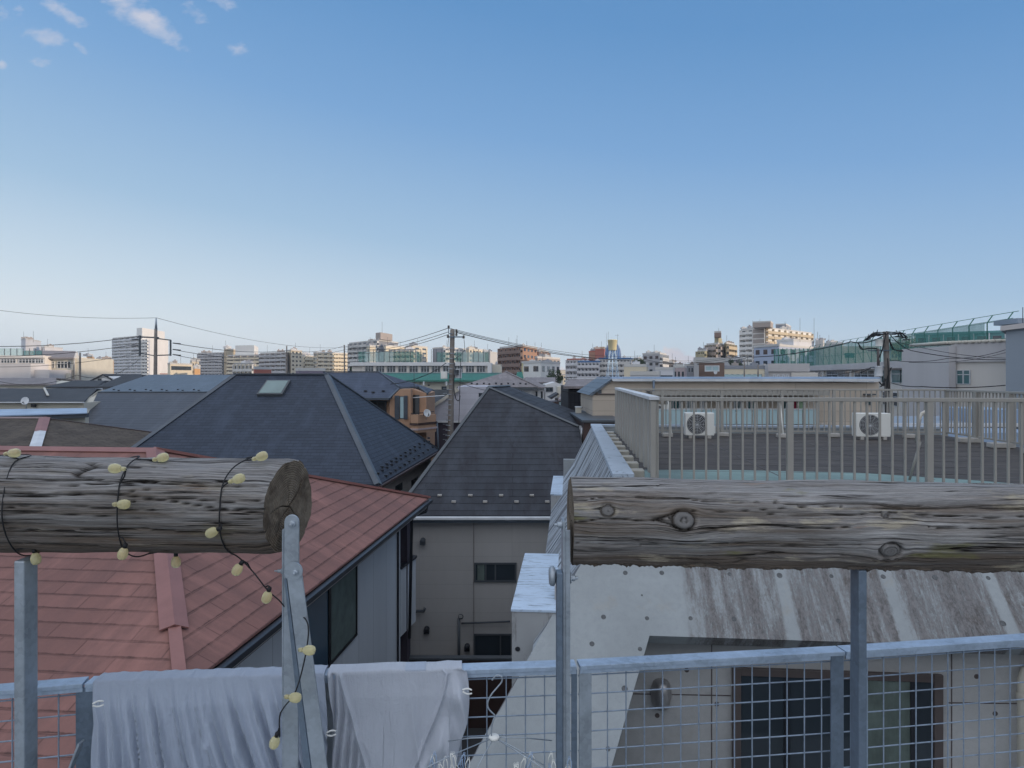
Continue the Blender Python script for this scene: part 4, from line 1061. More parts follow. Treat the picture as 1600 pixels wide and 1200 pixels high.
c = sum(q, Vector())/4; qi = [p.lerp(c, .13)+kn*.123 for p in q]
MB().prism(qi, kn*.012).build('pane', G['skylight_glass'], sk)
rn = (Mc-K).cross(Rr-K).normalized(); rn = rn if rn.z > 0 else -rn
gm = MB().box((-.06, -.05, 0), (.06, .05, .07)).mesh('snow_guard', G['dark_metal'])
for i in range(12):
    for j, o in ((0, (590, 741)), (1, (603, 745)), (2, (597, 733))):
        x = o[0]+i*7.3; y = o[1]-i*4.55+(j == 2)*-2
        if i > 10 and j: continue
        p = hit(x, y, K, rn); inst('snow_guard', gm, br_, p-WM[br_.name].to_translation())
# ================================================================== neighbours in the shade
def house(name, label, base, group=None, cat='house'): return thing(name, label, cat, base, 0, group)
def roofpoly(parent, polys, mat, th=.06, name='roof'):
    out = []
    for k, P in enumerate(polys):
        out.append(MB().prism(P, (0, 0, -th)).build('roof' if k == 0 else 'roof_slope', G[mat], parent if k == 0 else out[0]))
    return out[0]
def wallbox(parent, x0, x1, y0, y1, z1, mat, z0=0, name='wall'):
    return MB().box((x0, y0, z0), (x1, y1, z1)).build(name, G[mat], parent)
def P_(x, y, D, z=None):
    p = pt(x, y, D)
    if z is not None: p.z = z
    return p
# --- long two pitched metal roof (left of the blue roof)
g = house('metal_roof_house', 'house with a two pitch grey metal roof and snow guards beside the blue hip roof', (-18, 38, 0))
a, b, c, d = P_(232, 585.5, 47), P_(392, 585.5, 47), P_(330, 612.5, 41), P_(153, 612.5, 41)
r = roofpoly(g, [[a, b, c, d], [a+Vector((.5, .3, 0)), b, b+Vector((0, 8, -2)), a+Vector((0, 8, -2))]], 'grey_metal_roof')
e1_ = P_(130, 660, 37.5); e2_ = P_(227, 674.5, 31.3); e2_.z = e1_.z; ln_ = (d-c).cross(e1_-c).normalized(); e3_ = e2_.lerp(e1_, -.35)
for q_ in (e3_,): q_ -= ln_*((q_-c).dot(ln_))
low = MB().prism([d+Vector((0, -.02, -.03)), c+Vector((0, -.02, -.03)), e3_, e1_], (0, 0, -.06)).build('lower_roof', G['dark_roof'], r)
shingle('charcoal_metal_roof', (.058, .066, .082), 9., .3, .012, .6, .05, .2, None, .5, .4); low.data.materials[0] = G['charcoal_metal_roof']
MB().bar(d, c, .08, .06).build('ridge_cap', G['blue_trim'], r)
MB().bar(e1_+Vector((0, -.05, -.02)), e3_+Vector((0, -.05, -.02)), .08, .10).build('gutter', G['white_metal'], g)
MB().prism([e1_+Vector((.2, .3, -.1)), e3_+Vector((.2, .3, -.1)), e3_+Vector((.2, .6, -.1)), e1_+Vector((.2, .6, -.1))], (0, 0, -6)).build('wall', G['white_stucco'], g)
MB().prism([P_(152, 611, 41.2), P_(160, 609.5, 42), P_(137, 640, 38.6), P_(129, 660, 37.6), P_(131, 627, 39.5)], (-.02, .25, 0)).build('gable_wall', G['cream_stucco'], g)
gn = (b-a).cross(d-a).normalized(); gn = gn if gn.z > 0 else -gn
gm = MB().box((-.05, -.04, 0), (.05, .04, .05)).mesh('snow_guard', G['dark_metal'])
for i in range(6):
    for x, y in ((178+i*25, 609), (185.5+i*25, 610.5)):
        p = hit(x, y, a, gn); inst('snow_guard', gm, r, p-WM[r.name].to_translation())
# --- rough brown hip roof
g = house('brown_roof_house', 'low house with a mossy brown hip roof and red ridge, behind the red shingle roof', (-18, 24, 0))
ap = P_(70, 654, 29.5); rl = P_(-260, 664, 29.5); rl.z = ap.z; co_ = P_(262, 679, 30.2); nr = P_(46, 730, 23.0); nl = Vector((-34, 23.5, nr.z)); bk = Vector((-16.5, 31, co_.z)); rc_ = Vector((co_.x, 24.5, nr.z))
r = roofpoly(g, [[ap, nr, nl, rl], [ap, co_, rc_, nr], [ap, rl, Vector((-34, 31.5, co_.z)), bk, co_]], 'brown_roof', .08)
d_ = (nr-ap); hipcap(ap, ap.lerp(nr, .34), inslope(d_, nl, ap), inslope(d_, co_, ap), .2, G['red_trim'], r, .05)
hipcap(ap.lerp(nr, .345), ap.lerp(nr, .9), inslope(d_, nl, ap), inslope(d_, co_, ap), .19, G['white_metal'], r, .06)
MB().bar(ap+Vector((0, 0, .03)), co_+Vector((0, 0, .02)), .08, .03).build('ridge_cap', G['deep_brown'], r)
MB().bar(ap+Vector((0, 0, .04)), rl+Vector((0, 0, .04)), .14, .06).build('ridge_cap', G['pinkish'], r)
wallbox(g, -30, -16.8, 25.5, 31, nr.z-.1, 'cream_stucco')
# --- blue metal flat roof
g = house('blue_metal_roof_house', 'house with a pale blue sheet metal roof and grey eaves at the left edge', (-24, 30, 0))
roofpoly(g, [[P_(-60, 640, 36.5), P_(136, 637.5, 36.5), P_(136, 645, 33.5), P_(-60, 651, 31.5)]], 'blue_sheet', .05)
MB().prism([P_(-60, 651.5, 31.6), P_(136, 645.5, 33.6), P_(136, 652, 33.6), P_(-60, 662, 31.6)], (0, .15, 0)).build('fascia', G['blue_trim'], g)
MB().prism([P_(-60, 662, 32), P_(133, 652, 34), P_(133, 800, 34), P_(-60, 800, 32)], (0, .3, 0)).build('wall', G['cream_stucco'], g)
# --- cream house with dark roof, satellite dish
g = house('dark_roof_house', 'cream walled house with a broad dark gable roof, left of the two pitch metal roof', (-27, 42, 0))
roofpoly(g, [[P_(-80, 627.5, 38), P_(131, 627.5, 38), P_(152, 607, 45), P_(-80, 607, 45)], [P_(-80, 607, 45), P_(152, 607, 45), P_(160, 607, 45)+Vector((0, 7, -1.2)), P_(-80, 607, 45)+Vector((0, 7, -1.2))]], 'dark_roof')
MB().box((P_(-80, 628, 37.9)), (gx(131, 37.9), 37.98, gz(629.5, 37.9))).build('gutter', G['white_metal'], g)
wallbox(g, gx(-80, 38.5), gx(131, 38.3), 38.3, 44, gz(629, 38.3), 'cream_stucco')
MB().box((gx(49, 38.25), 38.2, gz(636, 38.25)), (gx(56, 38.25), 38.3, gz(631, 38.25))).build('vent_hood', G['dark_metal'], g)
m = MB(); m.bar(P_(69, 607, 44.9)+Vector((0, 0, .04)), P_(75, 620, 40)+Vector((0, 0, .08)), .12, .05); m.build('roof_flashing', G['cream_metal'], g)
def dish(px, py, D, rpx, label, az=0, pole=.5):
    c = pt(px, py, D); rr = rpx/F*D; t = thing('satellite_dish', label, 'satellite dish', c-Vector((0, 0, pole)), az, 'satellite dishes on the houses')
    prof = [(0, .0), (rr*.5, rr*.06), (rr*.85, rr*.17), (rr, rr*.25), (rr*1.02, rr*.24), (rr*.85, rr*.12), (rr*.5, 0), (0, -.03)]
    MB().lathe(prof, (0, -.08, pole), (0, -1, .25), 24).build('reflector', G['white_metal'], t, local=True)
    MB().tube([(0, 0, 0), (0, 0, pole)], .02, 8).build('mast', G['galvanised_steel'], t, local=True)
    MB().tube([(0, -.08, pole-rr), (0, -.08-rr*1.2, pole-rr*.3)], .012, 6).lathe([(0, 0), (.03, 0), (.03, .08), (0, .08)], (0, -.08-rr*1.2, pole-rr*.35), (0, 1, .3), 8).build('feed_arm', G['dark_metal'], t, local=True)
dish(41, 626.5, 37.5, 6, 'round white satellite dish in front of the dark gable roof at the left edge', .1, .5)
# --- more dark roofs at the left
def gable(name, label, x0, x1, ye, yr, D, depth, mat, wall, group='low houses in the shade', side=0, xr0=None, xr1=None):
    g = house(name, label, (gx((x0+x1)/2, D), D+depth/2, 0), group)
    xr0 = x0 if xr0 is None else xr0; xr1 = x1 if xr1 is None else xr1
    Dr = D+depth/2
    A, B, C, E = P_(x0, ye, D), P_(x1, ye, D), P_(xr1, yr, Dr), P_(xr0, yr, Dr)
    A2 = Vector((A.x, D+depth, A.z)); B2 = Vector((B.x, D+depth, B.z))
    roofpoly(g, [[A, B, C, E], [E, C, B2, A2]], mat, .12)
    wallbox(g, A.x+.3, B.x-.3, D+.35, D+depth-.3, A.z-.1, wall)
    for s, X, Cc in ((1, B.x-.32, C), (-1, A.x+.32, E)):
        MB().prism([(X, D+.4, A.z-.1), (X, D+depth-.35, A.z-.1), (X if abs(Cc.x-X) < 1 else Cc.x, Dr, Cc.z-.2)], (-.1*s, 0, 0)).build('gable_wall', G[wall], g)
    return g
gable('dark_roof_house', 'house with a dull purple brown roof below the left school', -60, 88, 600, 590.5, 60, 9, 'taupe_roof', 'cream_stucco')
gable('dark_roof_house', 'dark roofed house just right of the purple brown roof, before the concrete poles', 70, 150, 604, 594.5, 55, 10, 'dark_roof', 'white_stucco', xr0=115, xr1=165)
gable('dark_roof_house', 'dark roofed house with white barge board left of the two pitch metal roof', 150, 222, 604, 585.5, 50, 11, 'dark_roof', 'white_stucco', xr0=195, xr1=222)
gable('dark_roof_house', 'house at the far left edge with a white gable end', -60, 12, 612, 606, 50, 6, 'taupe_roof', 'white_stucco')
g = house('white_gable_house', 'small white gable with a dark attic window behind the left roofs', (gx(160, 72), 76, 0))
q = [P_(138, 597, 72), P_(180, 597, 72), P_(175, 590, 72), P_(160, 585.5, 72), P_(143, 592, 72)]
MB().prism(q, (0, 7, 0)).build('gable_wall', G['white_stucco'], g); wallbox(g, q[0].x, q[1].x, 72.01, 79, q[0].z, 'white_stucco')
MB().prism([P_(131, 599, 71.8), P_(160, 584.3, 71.8), P_(160, 586, 71.8), P_(133, 600.5, 71.8)], (0, 7.5, 0)).build('roof', G['dark_roof'], g)
MB().prism([P_(160, 584.3, 71.8), P_(184, 598, 71.8), P_(183, 599.5, 71.8), P_(160, 586, 71.8)], (0, 7.5, 0)).build('roof_slope', G['dark_roof'], g)
flatwindow(g, 153, 158.5, 591.5, 594.5, 71.98, (), 'slate_trim', 'glass', .1)

# --- orange house with shutters and balcony
g = house('orange_house', 'orange rendered house with dark blue roof, shuttered windows and a balcony', (-7, 45, 0))
D = 42.
ra, rb = P_(505, 581.5, 46), P_(592, 581.5, 46); ea, eb = P_(530, 621, D-.5), P_(608, 621.5, D-.5)
j1 = P_(624, 605.5, 43.6); j2 = P_(655, 603.8, 44.5); j3 = P_(668, 613.5, 43.2); bkk = Vector((j2.x+.3, 50, j2.z-.3))
r = roofpoly(g, [[ra, rb, j1, eb, ea], [rb, j2, j1], [rb, bkk, j3, j2], [ra, ea+Vector((-4, 0, 0)), Vector((ea.x-4, 50, ea.z)), ra], [ra, Vector((ea.x-4, 50, ea.z)), bkk, rb]][:3]+[[ra, Vector((ra.x, 50.5, ra.z-2)), bkk, rb]], 'orange_house_roof', .07)
for a_, b_ in ((ea, eb), (eb, j1), (j1, j2), (j2, j3)): MB().bar(a_+Vector((0, -.05, -.07)), b_+Vector((0, -.05, -.07)), .12, .13).build('gutter', G['blue_trim'], g)
MB().bar(rb+Vector((0, 0, .04)), j1+Vector((0, 0, .04)), .10, .06).build('ridge_cap', G['blue_trim'], r)
MB().bar(ra+Vector((0, 0, .04)), rb+Vector((0, 0, .04)), .14, .06).build('ridge_cap', G['blue_trim'], r)
gm = MB().box((-.09, -.06, 0), (.09, .06, .09)).mesh('snow_guard', G['dark_metal'])
on = (rb-ra).cross(ea-ra).normalized(); on = on if on.z > 0 else -on
for x, y in ((571, 612), (583, 614), (599, 612)): p = hit(x, y, ra, on); inst('snow_guard', gm, r, p-WM[r.name].to_translation())
MB().prism([P_(608.5, 625, D), P_(625, 608, D), P_(641.5, 608, D), P_(641.5, 900, D), P_(608.5, 900, D)], (0, 5.9, 0)).build('wall', G['orange_stucco'], g)
MB().prism([P_(641.7, 607, 43), P_(666, 615, 43), P_(666, 900, 43), P_(641.7, 900, 43)], (0, 4.8, 0)).build('wall', G['orange_stucco'], g)
MB().prism([P_(565, 623, D+.3), P_(608, 623, D+.3), P_(608, 900, D+.3), P_(565, 900, D+.3)], (0, 5, 0)).build('wall', G['orange_stucco'], g)
flatwindow(g, 574, 604, 626, 664, D+.28, (589,), 'black_trim', 'interior', .12)
w_ = flatwindow(g, 624.5, 631.5, 619, 654, D, (), 'slate_trim', 'frosted', .03)
for x0, x1 in ((617, 624.2), (631.8, 637.2)):
    a = pt(x0, 655, D); b = pt(x1, 618, D); m = MB().box((a.x, D-.09, a.z), (b.x, D-.05, b.z))
    for k in range(16): zz = a.z+.06+k*(b.z-a.z-.1)/16; m.box((a.x+.03, D-.11, zz), (b.x-.03, D-.088, zz+.05))
    m.build('shutter', G['blue_trim'], g)
flatwindow(g, 645, 655.5, 617, 652, 43, (648.5,), 'dark_metal', 'glass', .08)
m = MB(); a = pt(649, 652, 42.9); b = pt(655, 617, 42.9); m.box((a.x, 42.86, a.z), (b.x, 42.93, b.z)); m.build('shutter', G['slate_trim'], g)
# balcony box with moulding
bx0, bx1 = gx(641, 41), gx(677, 41.4)
MB().prism([(bx0, 41.2, gz(676, 41.2)), (gx(653, 41), 41, gz(676, 41)), (bx1, 42.6, gz(676, 42)), (bx1, 43, gz(676, 42)), (bx0, 42.9, gz(676, 42))], (0, 0, gz(648, 41)-gz(676, 41))).build('balcony', G['orange_stucco'], g)
for yy_, hh_ in ((664, .12), (672, .10)): 
    MB().prism([(bx0-.05, 41.1, gz(yy_, 41.2)), (gx(653, 41), 40.9, gz(yy_, 41.2)), (bx1+.07, 42.55, gz(yy_, 41.2)), (bx1+.07, 43, gz(yy_, 41.2)), (bx0, 42.95, gz(yy_, 41.2))], (0, 0, hh_)).build('moulding', G['pinkish' if yy_ == 672 else 'deep_brown'], g)
m = MB(); m.bar(P_(642, 646, 41.2), P_(654, 645.5, 41), .04); m.bar(P_(654, 645.5, 41), P_(678, 643, 42.6), .04)
for x in (645, 649, 654, 662, 670): m.bar(P_(x, 650, 41.2), P_(x, 645, 41.2), .03)
m.build('balcony_rail', G['dark_metal'], g)
MB().tube([P_(644, 621.5, 42.2), P_(694, 618, 41.5)], .03, 6).build('washing_pole', G['white_metal'], g)
dish(666, 645.5, 41.3, 6, 'satellite dish on the balcony corner of the orange house', .6, .4)
MB().tube([P_(647, 579, 44), P_(647, 608, 44)], .02, 6).build('antenna_mast', G['slate_trim'], g)

# --- big white lilac gable house
g = house('white_gable_house', 'large pale lilac gable wall with dark lower storey behind the utility pole', (-4, 54, 0))
D = 50.
q = [P_(668, 642, D), P_(713, 612, D), P_(716, 604, D), P_(780, 604, D), P_(780, 657, D), P_(668, 657, D)]
MB().prism(q, (0, 8, 0)).build('gable_wall', G['lilac_siding'], g)
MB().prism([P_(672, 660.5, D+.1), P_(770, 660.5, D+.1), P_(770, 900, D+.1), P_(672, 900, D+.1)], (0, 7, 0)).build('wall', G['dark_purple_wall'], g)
MB().box(P_(668, 660.3, D-.08), P_(775, 657.3, D)+Vector((0, .3, 0))).build('band', G['white_metal'], g)
MB().bar(P_(665, 642, D-.15), P_(716, 608.5, D-.15), .3, .22).build('barge_board', G['cream_metal'], g)
MB().prism([P_(664, 640, D), P_(666, 618, D+5), P_(678, 617, D+6), P_(700, 618, D+1)], (0, .1, -.1)).build('roof', G['dark_roof'], g)
MB().tube([P_(683, 659, D-.2), P_(686, 720, D-.2)], .06, 8).build('downpipe', G['galvanised_blue'], g)
m = MB(); a = P_(748, 614, D-.03); b_ = P_(754, 620, D-.03); m.box(a, b_+Vector((0, .02, 0))); m.build('window', G['glass'], g)
# --- taupe hip roof house
g = house('taupe_roof_house', 'white house with a grey brown hip roof and snow guards behind the slate roof', (0, 62, 0))
D = 56.
ap = P_(790, 581, 62); e0, e1 = P_(714, 604, D), P_(840, 604.5, D); b0, b1 = Vector((e0.x, 69, e0.z)), Vector((e1.x, 69, e1.z))
r = roofpoly(g, [[e0, e1, ap], [e1, b1, ap], [b0, ap, b1], [e0, ap, b0]], 'taupe_roof', .1)
MB().bar(ap+Vector((0, 0, .05)), e1+Vector((0, 0, .05)), .16, .06).build('ridge_cap', G['taupe_roof'], r)
MB().box(e0+Vector((0, -.1, -.25)), e1+Vector((0, 0, -.03))).build('gutter', G['slate_trim'], g)
wallbox(g, e0.x+.5, e1.x-.4, D+.5, 68.5, e0.z-.1, 'white_stucco')
gm = MB().box((-.08, -.06, 0), (.08, .06, .12)).mesh('snow_guard', G['dark_metal']); rn2 = (e1-e0).cross(ap-e0).normalized(); rn2 = rn2 if rn2.z > 0 else -rn2
for k in range(7):
    for x, y in ((737+k*19, 600), (745.5+k*19, 601)):
        if x < 828: p = hit(x, y, e0, rn2); inst('snow_guard', gm, r, p-WM[r.name].to_translation())
g = house('white_wing_house', 'white house with two tall windows and a pale roof right of the taupe hip roof', (3, 68, 0))
e0, e1 = P_(830, 605, 61), P_(853, 605, 61); ap = P_(830, 590, 70); ap2 = P_(822, 589, 70)
roofpoly(g, [[P_(822, 604.5, 61), e1, ap, ap2], [e1, Vector((e1.x, 78, e1.z)), ap]], 'taupe_roof', .1)
wallbox(g, gx(826, 61), gx(850, 61.6), 61.6, 76, e1.z-.1, 'white_stucco')
for x in (838.3, 846.5): flatwindow(g, x-1.3, x+1.5, 611.5, 640, 61.58, (), 'dark_metal', 'glass', .05)
gable('grey_roof_house', 'long pale grey roof with a white gable and a dark window', 820, 868, 597, 589.5, 85, 12, 'taupe_roof', 'white_stucco')
g = house('white_shed', 'white building with a dark strip window between the taupe house and the black house', (5, 72, 0))
MB().prism([P_(852, 601, 70), P_(868, 597, 70), P_(884, 603, 70), P_(884, 640, 70), P_(852, 640, 70)], (0, 6, 0)).build('wall', G['white_stucco'], g)
flatwindow(g, 852.8, 864, 605, 612, 69.95, (858,), 'slate_trim', 'glass', .08)
# --- small roofs in the gap (856-890)
g = house('grey_shed', 'small house with purple grey roof and green glass, left of the black house', (3, 46, 0))
roofpoly(g, [[P_(872, 624, 45), P_(891, 624, 45), P_(891, 615, 49), P_(876, 615, 49)]], 'taupe_roof', .1)
MB().prism([P_(858, 622, 47), P_(872, 614, 47), P_(874, 616, 47), P_(862, 624, 47)], (0, 3, 0)).build('roof_slope', G['dark_roof'], g)
wallbox(g, gx(874, 45.2), gx(890, 45.2), 45.3, 50, gz(625, 45.2), 'deep_brown')
MB().box(P_(874, 636, 45.1), P_(889, 628, 45.1)+Vector((0, .15, 0))).build('pane', G['frosted'], g)
MB().prism([P_(858, 628, 44), P_(872, 627, 44), P_(873, 648, 44), P_(858, 648, 44)], (0, 2, 0)).build('wall', G['deep_brown'], g)
MB().box(P_(871, 629, 50), P_(889, 604, 50)+Vector((0, 2, 0))).build('back_wall', G['cream_stucco'], g)
# --- black corrugated house
g = house('black_house', 'black corrugated two storey house with grey roof and one white vent', (4.5, 38, 0))
D = 36.
roofpoly(g, [[P_(880, 603.5, D-.4), P_(948, 603.5, D-.4), P_(957, 592.5, D+3), P_(888, 592.5, D+3)], [P_(957, 592.5, D+3), P_(888, 592.5, D+3), P_(888, 592.5, D+3)+Vector((0, 4, -1.4)), P_(957, 592.5, D+3)+Vector((0, 4, -1.4))]], 'taupe_roof', .12)
MB().box(P_(886, 592.3, D+2.95), P_(957, 591.2, D+2.95)+Vector((0, .2, 0))).build('ridge_cap', G['white_metal'], g)
MB().box((gx(888, D), D, 0), (gx(927, D), D+5.5, gz(604, D))).build('wall', G['black_siding'], g)
flatwindow(g, 909, 925, 608, 616.5, D-.005, (918.5,), 'white_metal', 'glass', .06)
v = MB().box(P_(907.5, 628.5, D-.05), P_(912.5, 621, D-.05)+Vector((0, .04, 0))); v.build('vent_frame', G['plastic_white'], g)
MB().lathe([(0, 0), (.04, 0), (.06, .03), (0, .04)], P_(910, 624.7, D-.06), (0, -1, 0), 12).build('vent_hood', G['dark_metal'], g)
# small chimney box and parapets in front of it
g = thing('roof_vent_box', 'cream box shaped roof vent standing before the black house', 'vent', P_(904, 660, 31, 0))
MB().box((gx(900, 31), 31, gz(665, 31)), (gx(908.5, 31), 31.4, gz(637, 31))).build('box', G['cream_stucco'], g, bevel=.02)
MB().box((gx(899.5, 31), 30.95, gz(636.8, 31)), (gx(909, 31), 31.45, gz(635.5, 31))).build('box_cap', G['white_metal'], g)
g = house('flat_roof_house', 'low brown walled building with a grey parapet between the slate roof and the screen', (5, 27, 0))
wallbox(g, gx(912, 26), gx(975, 26), 26, 31.5, gz(660, 26), 'deep_brown')
MB().box((gx(912, 25.9)-.05, 25.9, gz(660, 26)+.002), (gx(975, 26), 31.6, gz(656.5, 26))).build('parapet_cap', G['slate_trim'], g)
MB().box((gx(908, 30.5), 31.65, gz(660, 31)), (gx(935, 30.5), 33, gz(645.5, 30.5))).build('penthouse', G['grey_metal_roof'], g)
# --- long beige apartment house behind the terrace
g = house('beige_apartment_house', 'long low beige apartment house with frosted balconies behind the roof terrace', (9, 31, 0), None, 'apartment house')
D = 29.
def bz(y): return gz(y, D)
MB().prism([P_(926, 616, D), P_(957, 594, D), P_(1170, 594, D), P_(1170, 740, D), P_(926, 740, D)], (0, 5, 0)).build('wall', G['beige_siding'], g)
MB().box((gx(1170, D)+.002, D+.002, 0), (gx(1373, D), D+5, bz(597.5))).build('wall', G['beige_siding'], g)
MB().prism([P_(920, 617, D-.1), P_(955, 592.2, D-.1), P_(957, 594, D-.1), P_(925, 618.5, D-.1)], (0, 5.5, 0)).build('barge_board', G['grey_metal_roof'], g)
MB().prism([P_(955.5, 592, D-.25), P_(1375, 592, D-.25), P_(1375, 596.3, D-.25), P_(958, 595.8, D-.25)], (0, .2, 0)).build('fascia', G['white_metal'], g)
MB().box((gx(955.5, D), D-.04, bz(591.9)), (gx(1375, D), D+5.2, bz(591.9)+.08)).build('roof', G['blue_sheet'], g)
MB().box((gx(1010, D), D-1.2, bz(613)), (gx(1275, D), D-.02, bz(610.5))).build('canopy', G['slate_trim'], g)
MB().box((gx(1010, D), D-1.25, bz(616.5)), (gx(1275, D), D-1.21, bz(610))).build('canopy_edge', G['beige_metal'], g)
MB().box((gx(1020, D), D-1.1, bz(664)), (gx(1280, D), D-.02, bz(661))).build('balcony_floor', G['concrete_block'], g)
k = 0
for x in range(1020, 1280, 26):
    MB().box((gx(x, D-1.1)+.02, D-1.1, bz(660)), (gx(x+25.4, D-1.1), D-1.07, bz(638))).build('balcony_panel', G['frosted'], g)
MB().box((gx(1020, D-1.1), D-1.13, bz(637.8)), (gx(1280, D-1.1), D-1.04, bz(636.6))).build('balcony_rail', G['white_metal'], g)
MB().box((gx(1018, D), D-1.2, bz(665)), (gx(1280, D), D-1.14, bz(661))).build('floor_edge', G['deep_brown'], g)
for x0, x1 in ((1040, 1063), (1072, 1082), (1093, 1100), (1146, 1158), (1166, 1180), (1216, 1230)):
    flatwindow(g, x0, x1, 622, 646, D, ((x0+x1)/2,), 'white_metal', 'glass_teal', .07)
for x0, x1, y0, y1 in ((1352, 1360, 623, 633),): flatwindow(g, x0, x1, y0, y1, D, (), 'slate_trim', 'glass_teal', .05)
MB().box((gx(1348, D), D-.3, bz(617)), (gx(1364, D), D-.02, bz(615))).build('window_hood', G['slate_trim'], g)
MB().box((gx(926, D)-.1, D-.4, bz(674)), (gx(1420, D), D-.1, bz(667))).build('lower_gutter', G['white_metal'], g)
MB().box((gx(926, D)-.1, D-.9, bz(688)), (gx(1420, D), D-.42, bz(674.5))).build('lower_roof', G['slate_trim'], g)
MB().tube([P_(1021.5, 594, D-.3), P_(1021.5, 740, D-.3)], .05, 8).build('downpipe', G['galvanised_blue'], g)
MB().box(P_(934, 615, D-.06), P_(940, 609, D-.06)+Vector((0, .05, 0))).build('vent_frame', G['slate_trim'], g)
MB().tube([P_(927, 615.5, D-.05), P_(1010, 616.5, D-.05)], .03, 6).build('conduit', G['brown_frame'], g)
t = aircon('air_conditioner', 'white air conditioner on the beige house balcony, seen past the screen corner', Vector((gx(1029, 28.4), 28.3, bz(661)+.0)), 0, 1, .75, .75)
# red and green washing hung on that balcony
for x, nm, lb, mt in ((1240, 'towel', 'dark red towel hanging on the beige house balcony', 'towel_red'), (1251, 'towel', 'pale green towel hanging beside the dark red one', 'towel_green')):
    plain(mt, (.22, .02, .05) if 'red' in mt else (.35, .5, .33), .95)
    c = P_(x, 622, D-.6); m = MB(); n = 14; vs = []
    for i in range(n+1): 
        xx = c.x-.09+.2*i/n*1.0; vs += [(xx, c.y+.02*math.sin(i*1.4), c.z), (xx+.01*math.sin(i), c.y+.035*math.sin(i*1.4+.5), c.z-.62)]
    m.add(vs, [[2*i, 2*i+2, 2*i+3, 2*i+1] for i in range(n)], 0, True); o = m.build(nm, G[mt], None, fixn=False); tag(o, lb, 'towel', 'washing on the far balcony')
    md = o.modifiers.new('s', 'SOLIDIFY'); md.thickness = .006

# ================================================================== schools
def strip(parent, A, B, z0, z1, mat, out=0, th=.3, name='wall'):
    """vertical slab between plan points A and B, pushed out towards the viewer by `out`"""
    A = Vector((A[0], A[1], 0)); B = Vector((B[0], B[1], 0)); d = (B-A).normalized(); n = Vector((d.y, -d.x, 0))
    if n.dot(A) > 0: n = -n
    a = A+n*out; b = B+n*out
    return MB().prism([Vector((a.x, a.y, z0)), Vector((b.x, b.y, z0)), Vector((b.x, b.y, z0))-n*th, Vector((a.x, a.y, z0))-n*th], (0, 0, z1-z0)).build(name, G[mat], parent)
def on_line(A, B, px):
    k = (px-800)/F; A = Vector(A); B = Vector(B); den = (B.x-A.x)-k*(B.y-A.y); t = (k*A.y-A.x)/den; return A+(B-A)*t
def swin(parent, A, B, x0, x1, z0, z1, n, mat='glass', frame='white_metal', cross=True):
    p = on_line(A, B, x0); q = on_line(A, B, x1)
    w_ = strip(parent, p, q, z0, z1, mat, .05, .1, 'window')
    d = (q-p); m = MB(); L = d.length; dd = d/L; nn = Vector((dd.y, -dd.x)); nn = nn if nn.dot(p) < 0 else -nn
    for i in range(n+1):
        c = p+d*i/n+nn*.07; m.box((c.x-.05, c.y-.05, z0), (c.x+.05, c.y+.05, z1))
    a = p+nn*.08; b = q+nn*.08
    for z in ([z0, z1, z0+(z1-z0)*.68] if cross else [z0, z1]): m.bar((a.x, a.y, z), (b.x, b.y, z), .07, .07)
    m.build('frame', G[frame], w_); return w_
# right hand school
A = (70., 162.); B = (57., 90.)
g = house('school', 'long pale school block on the right with dark window rows under a net fence', (64, 120, 0), None, 'school')
A2 = Vector(A); B2 = Vector(B); dd = (B2-A2).normalized(); bk = Vector((-dd.y, dd.x)); bk = bk if bk.x > 0 else -bk
zt_ = H+2.25
Bn = on_line(A2, B2, 1478)
MB().prism([Vector((A2.x, A2.y, 0)), Vector((Bn.x, Bn.y, 0)), Vector((Bn.x+bk.x*12, Bn.y+bk.y*12, 0)), Vector((A2.x+bk.x*12, A2.y+bk.y*12, 0))], (0, 0, zt_-1.1)).build('wall', G['school_wall'], g)
strip(g, A2, Bn, zt_-1.1, zt_, 'school_wall_grey', 1.0, 13, 'parapet')
strip(g, A2, Bn, zt_-1.25, zt_-1.102, 'school_wall_grey', .6, .6, 'lintel')
for x0, x1, n in ((1274, 1287, 2), (1292, 1330, 4), (1336, 1368, 3), (1378, 1391, 2), (1394, 1408, 1), (1408, 1422, 1), (1423, 1438, 1), (1439, 1454, 1), (1465, 1477, 1)):
    swin(g, A2, Bn, x0, x1, zt_-3.35, zt_-1.35, n, 'glass_teal' if x0 > 1370 else 'glass')
for x0, x1, n in ((1292, 1330, 4), (1336, 1368, 3), (1378, 1404, 2), (1410, 1454, 3), (1465, 1477, 1)): swin(g, A2, Bn, x0, x1, zt_-7., zt_-4.9, n)
for x in (1288.5, 1332, 1371.5, 1459.5):
    p = on_line(A2, Bn, x); MB().box((p.x-.45, p.y-.5, 0), (p.x+.4, p.y+.3, zt_-1.26)).build('pillar', G['school_wall'], g)
# projecting wing
Wd = 72.
g2 = house('school_wing', 'cream stair block of the school with a scalloped roof edge and one window', (58, 88, 0), None, 'school')
xw0, xw1 = gx(1477, Wd), gx(1640, Wd-8)
WA = Vector((gx(1488, Wd), Wd)); WB = Vector((gx(1640, 65), 65))
zW = gz(537, Wd)
strip(g2, WA, WB, 0, gz(566, Wd)+.0, 'school_wall', 0, 9)
strip(g2, WA, WB, gz(566, Wd)+.002, zW, 'school_wall_grey', .25, 9, 'parapet')
MB().box((gx(1477, Wd), Wd-.6, 0), (gx(1487.6, Wd), Wd+8, gz(541, Wd))).build('pillar', G['school_wall_grey'], g2)
m = MB(); d3 = (WB-WA); L3 = d3.length
k = -1.0
tm = MB().lathe([(0, -.6), (.17, -.6), (.17, 6), (0, 6)], (0, 0, 0), (0, 1, 0), 10).mesh('roof_rib', G['cream_metal'])
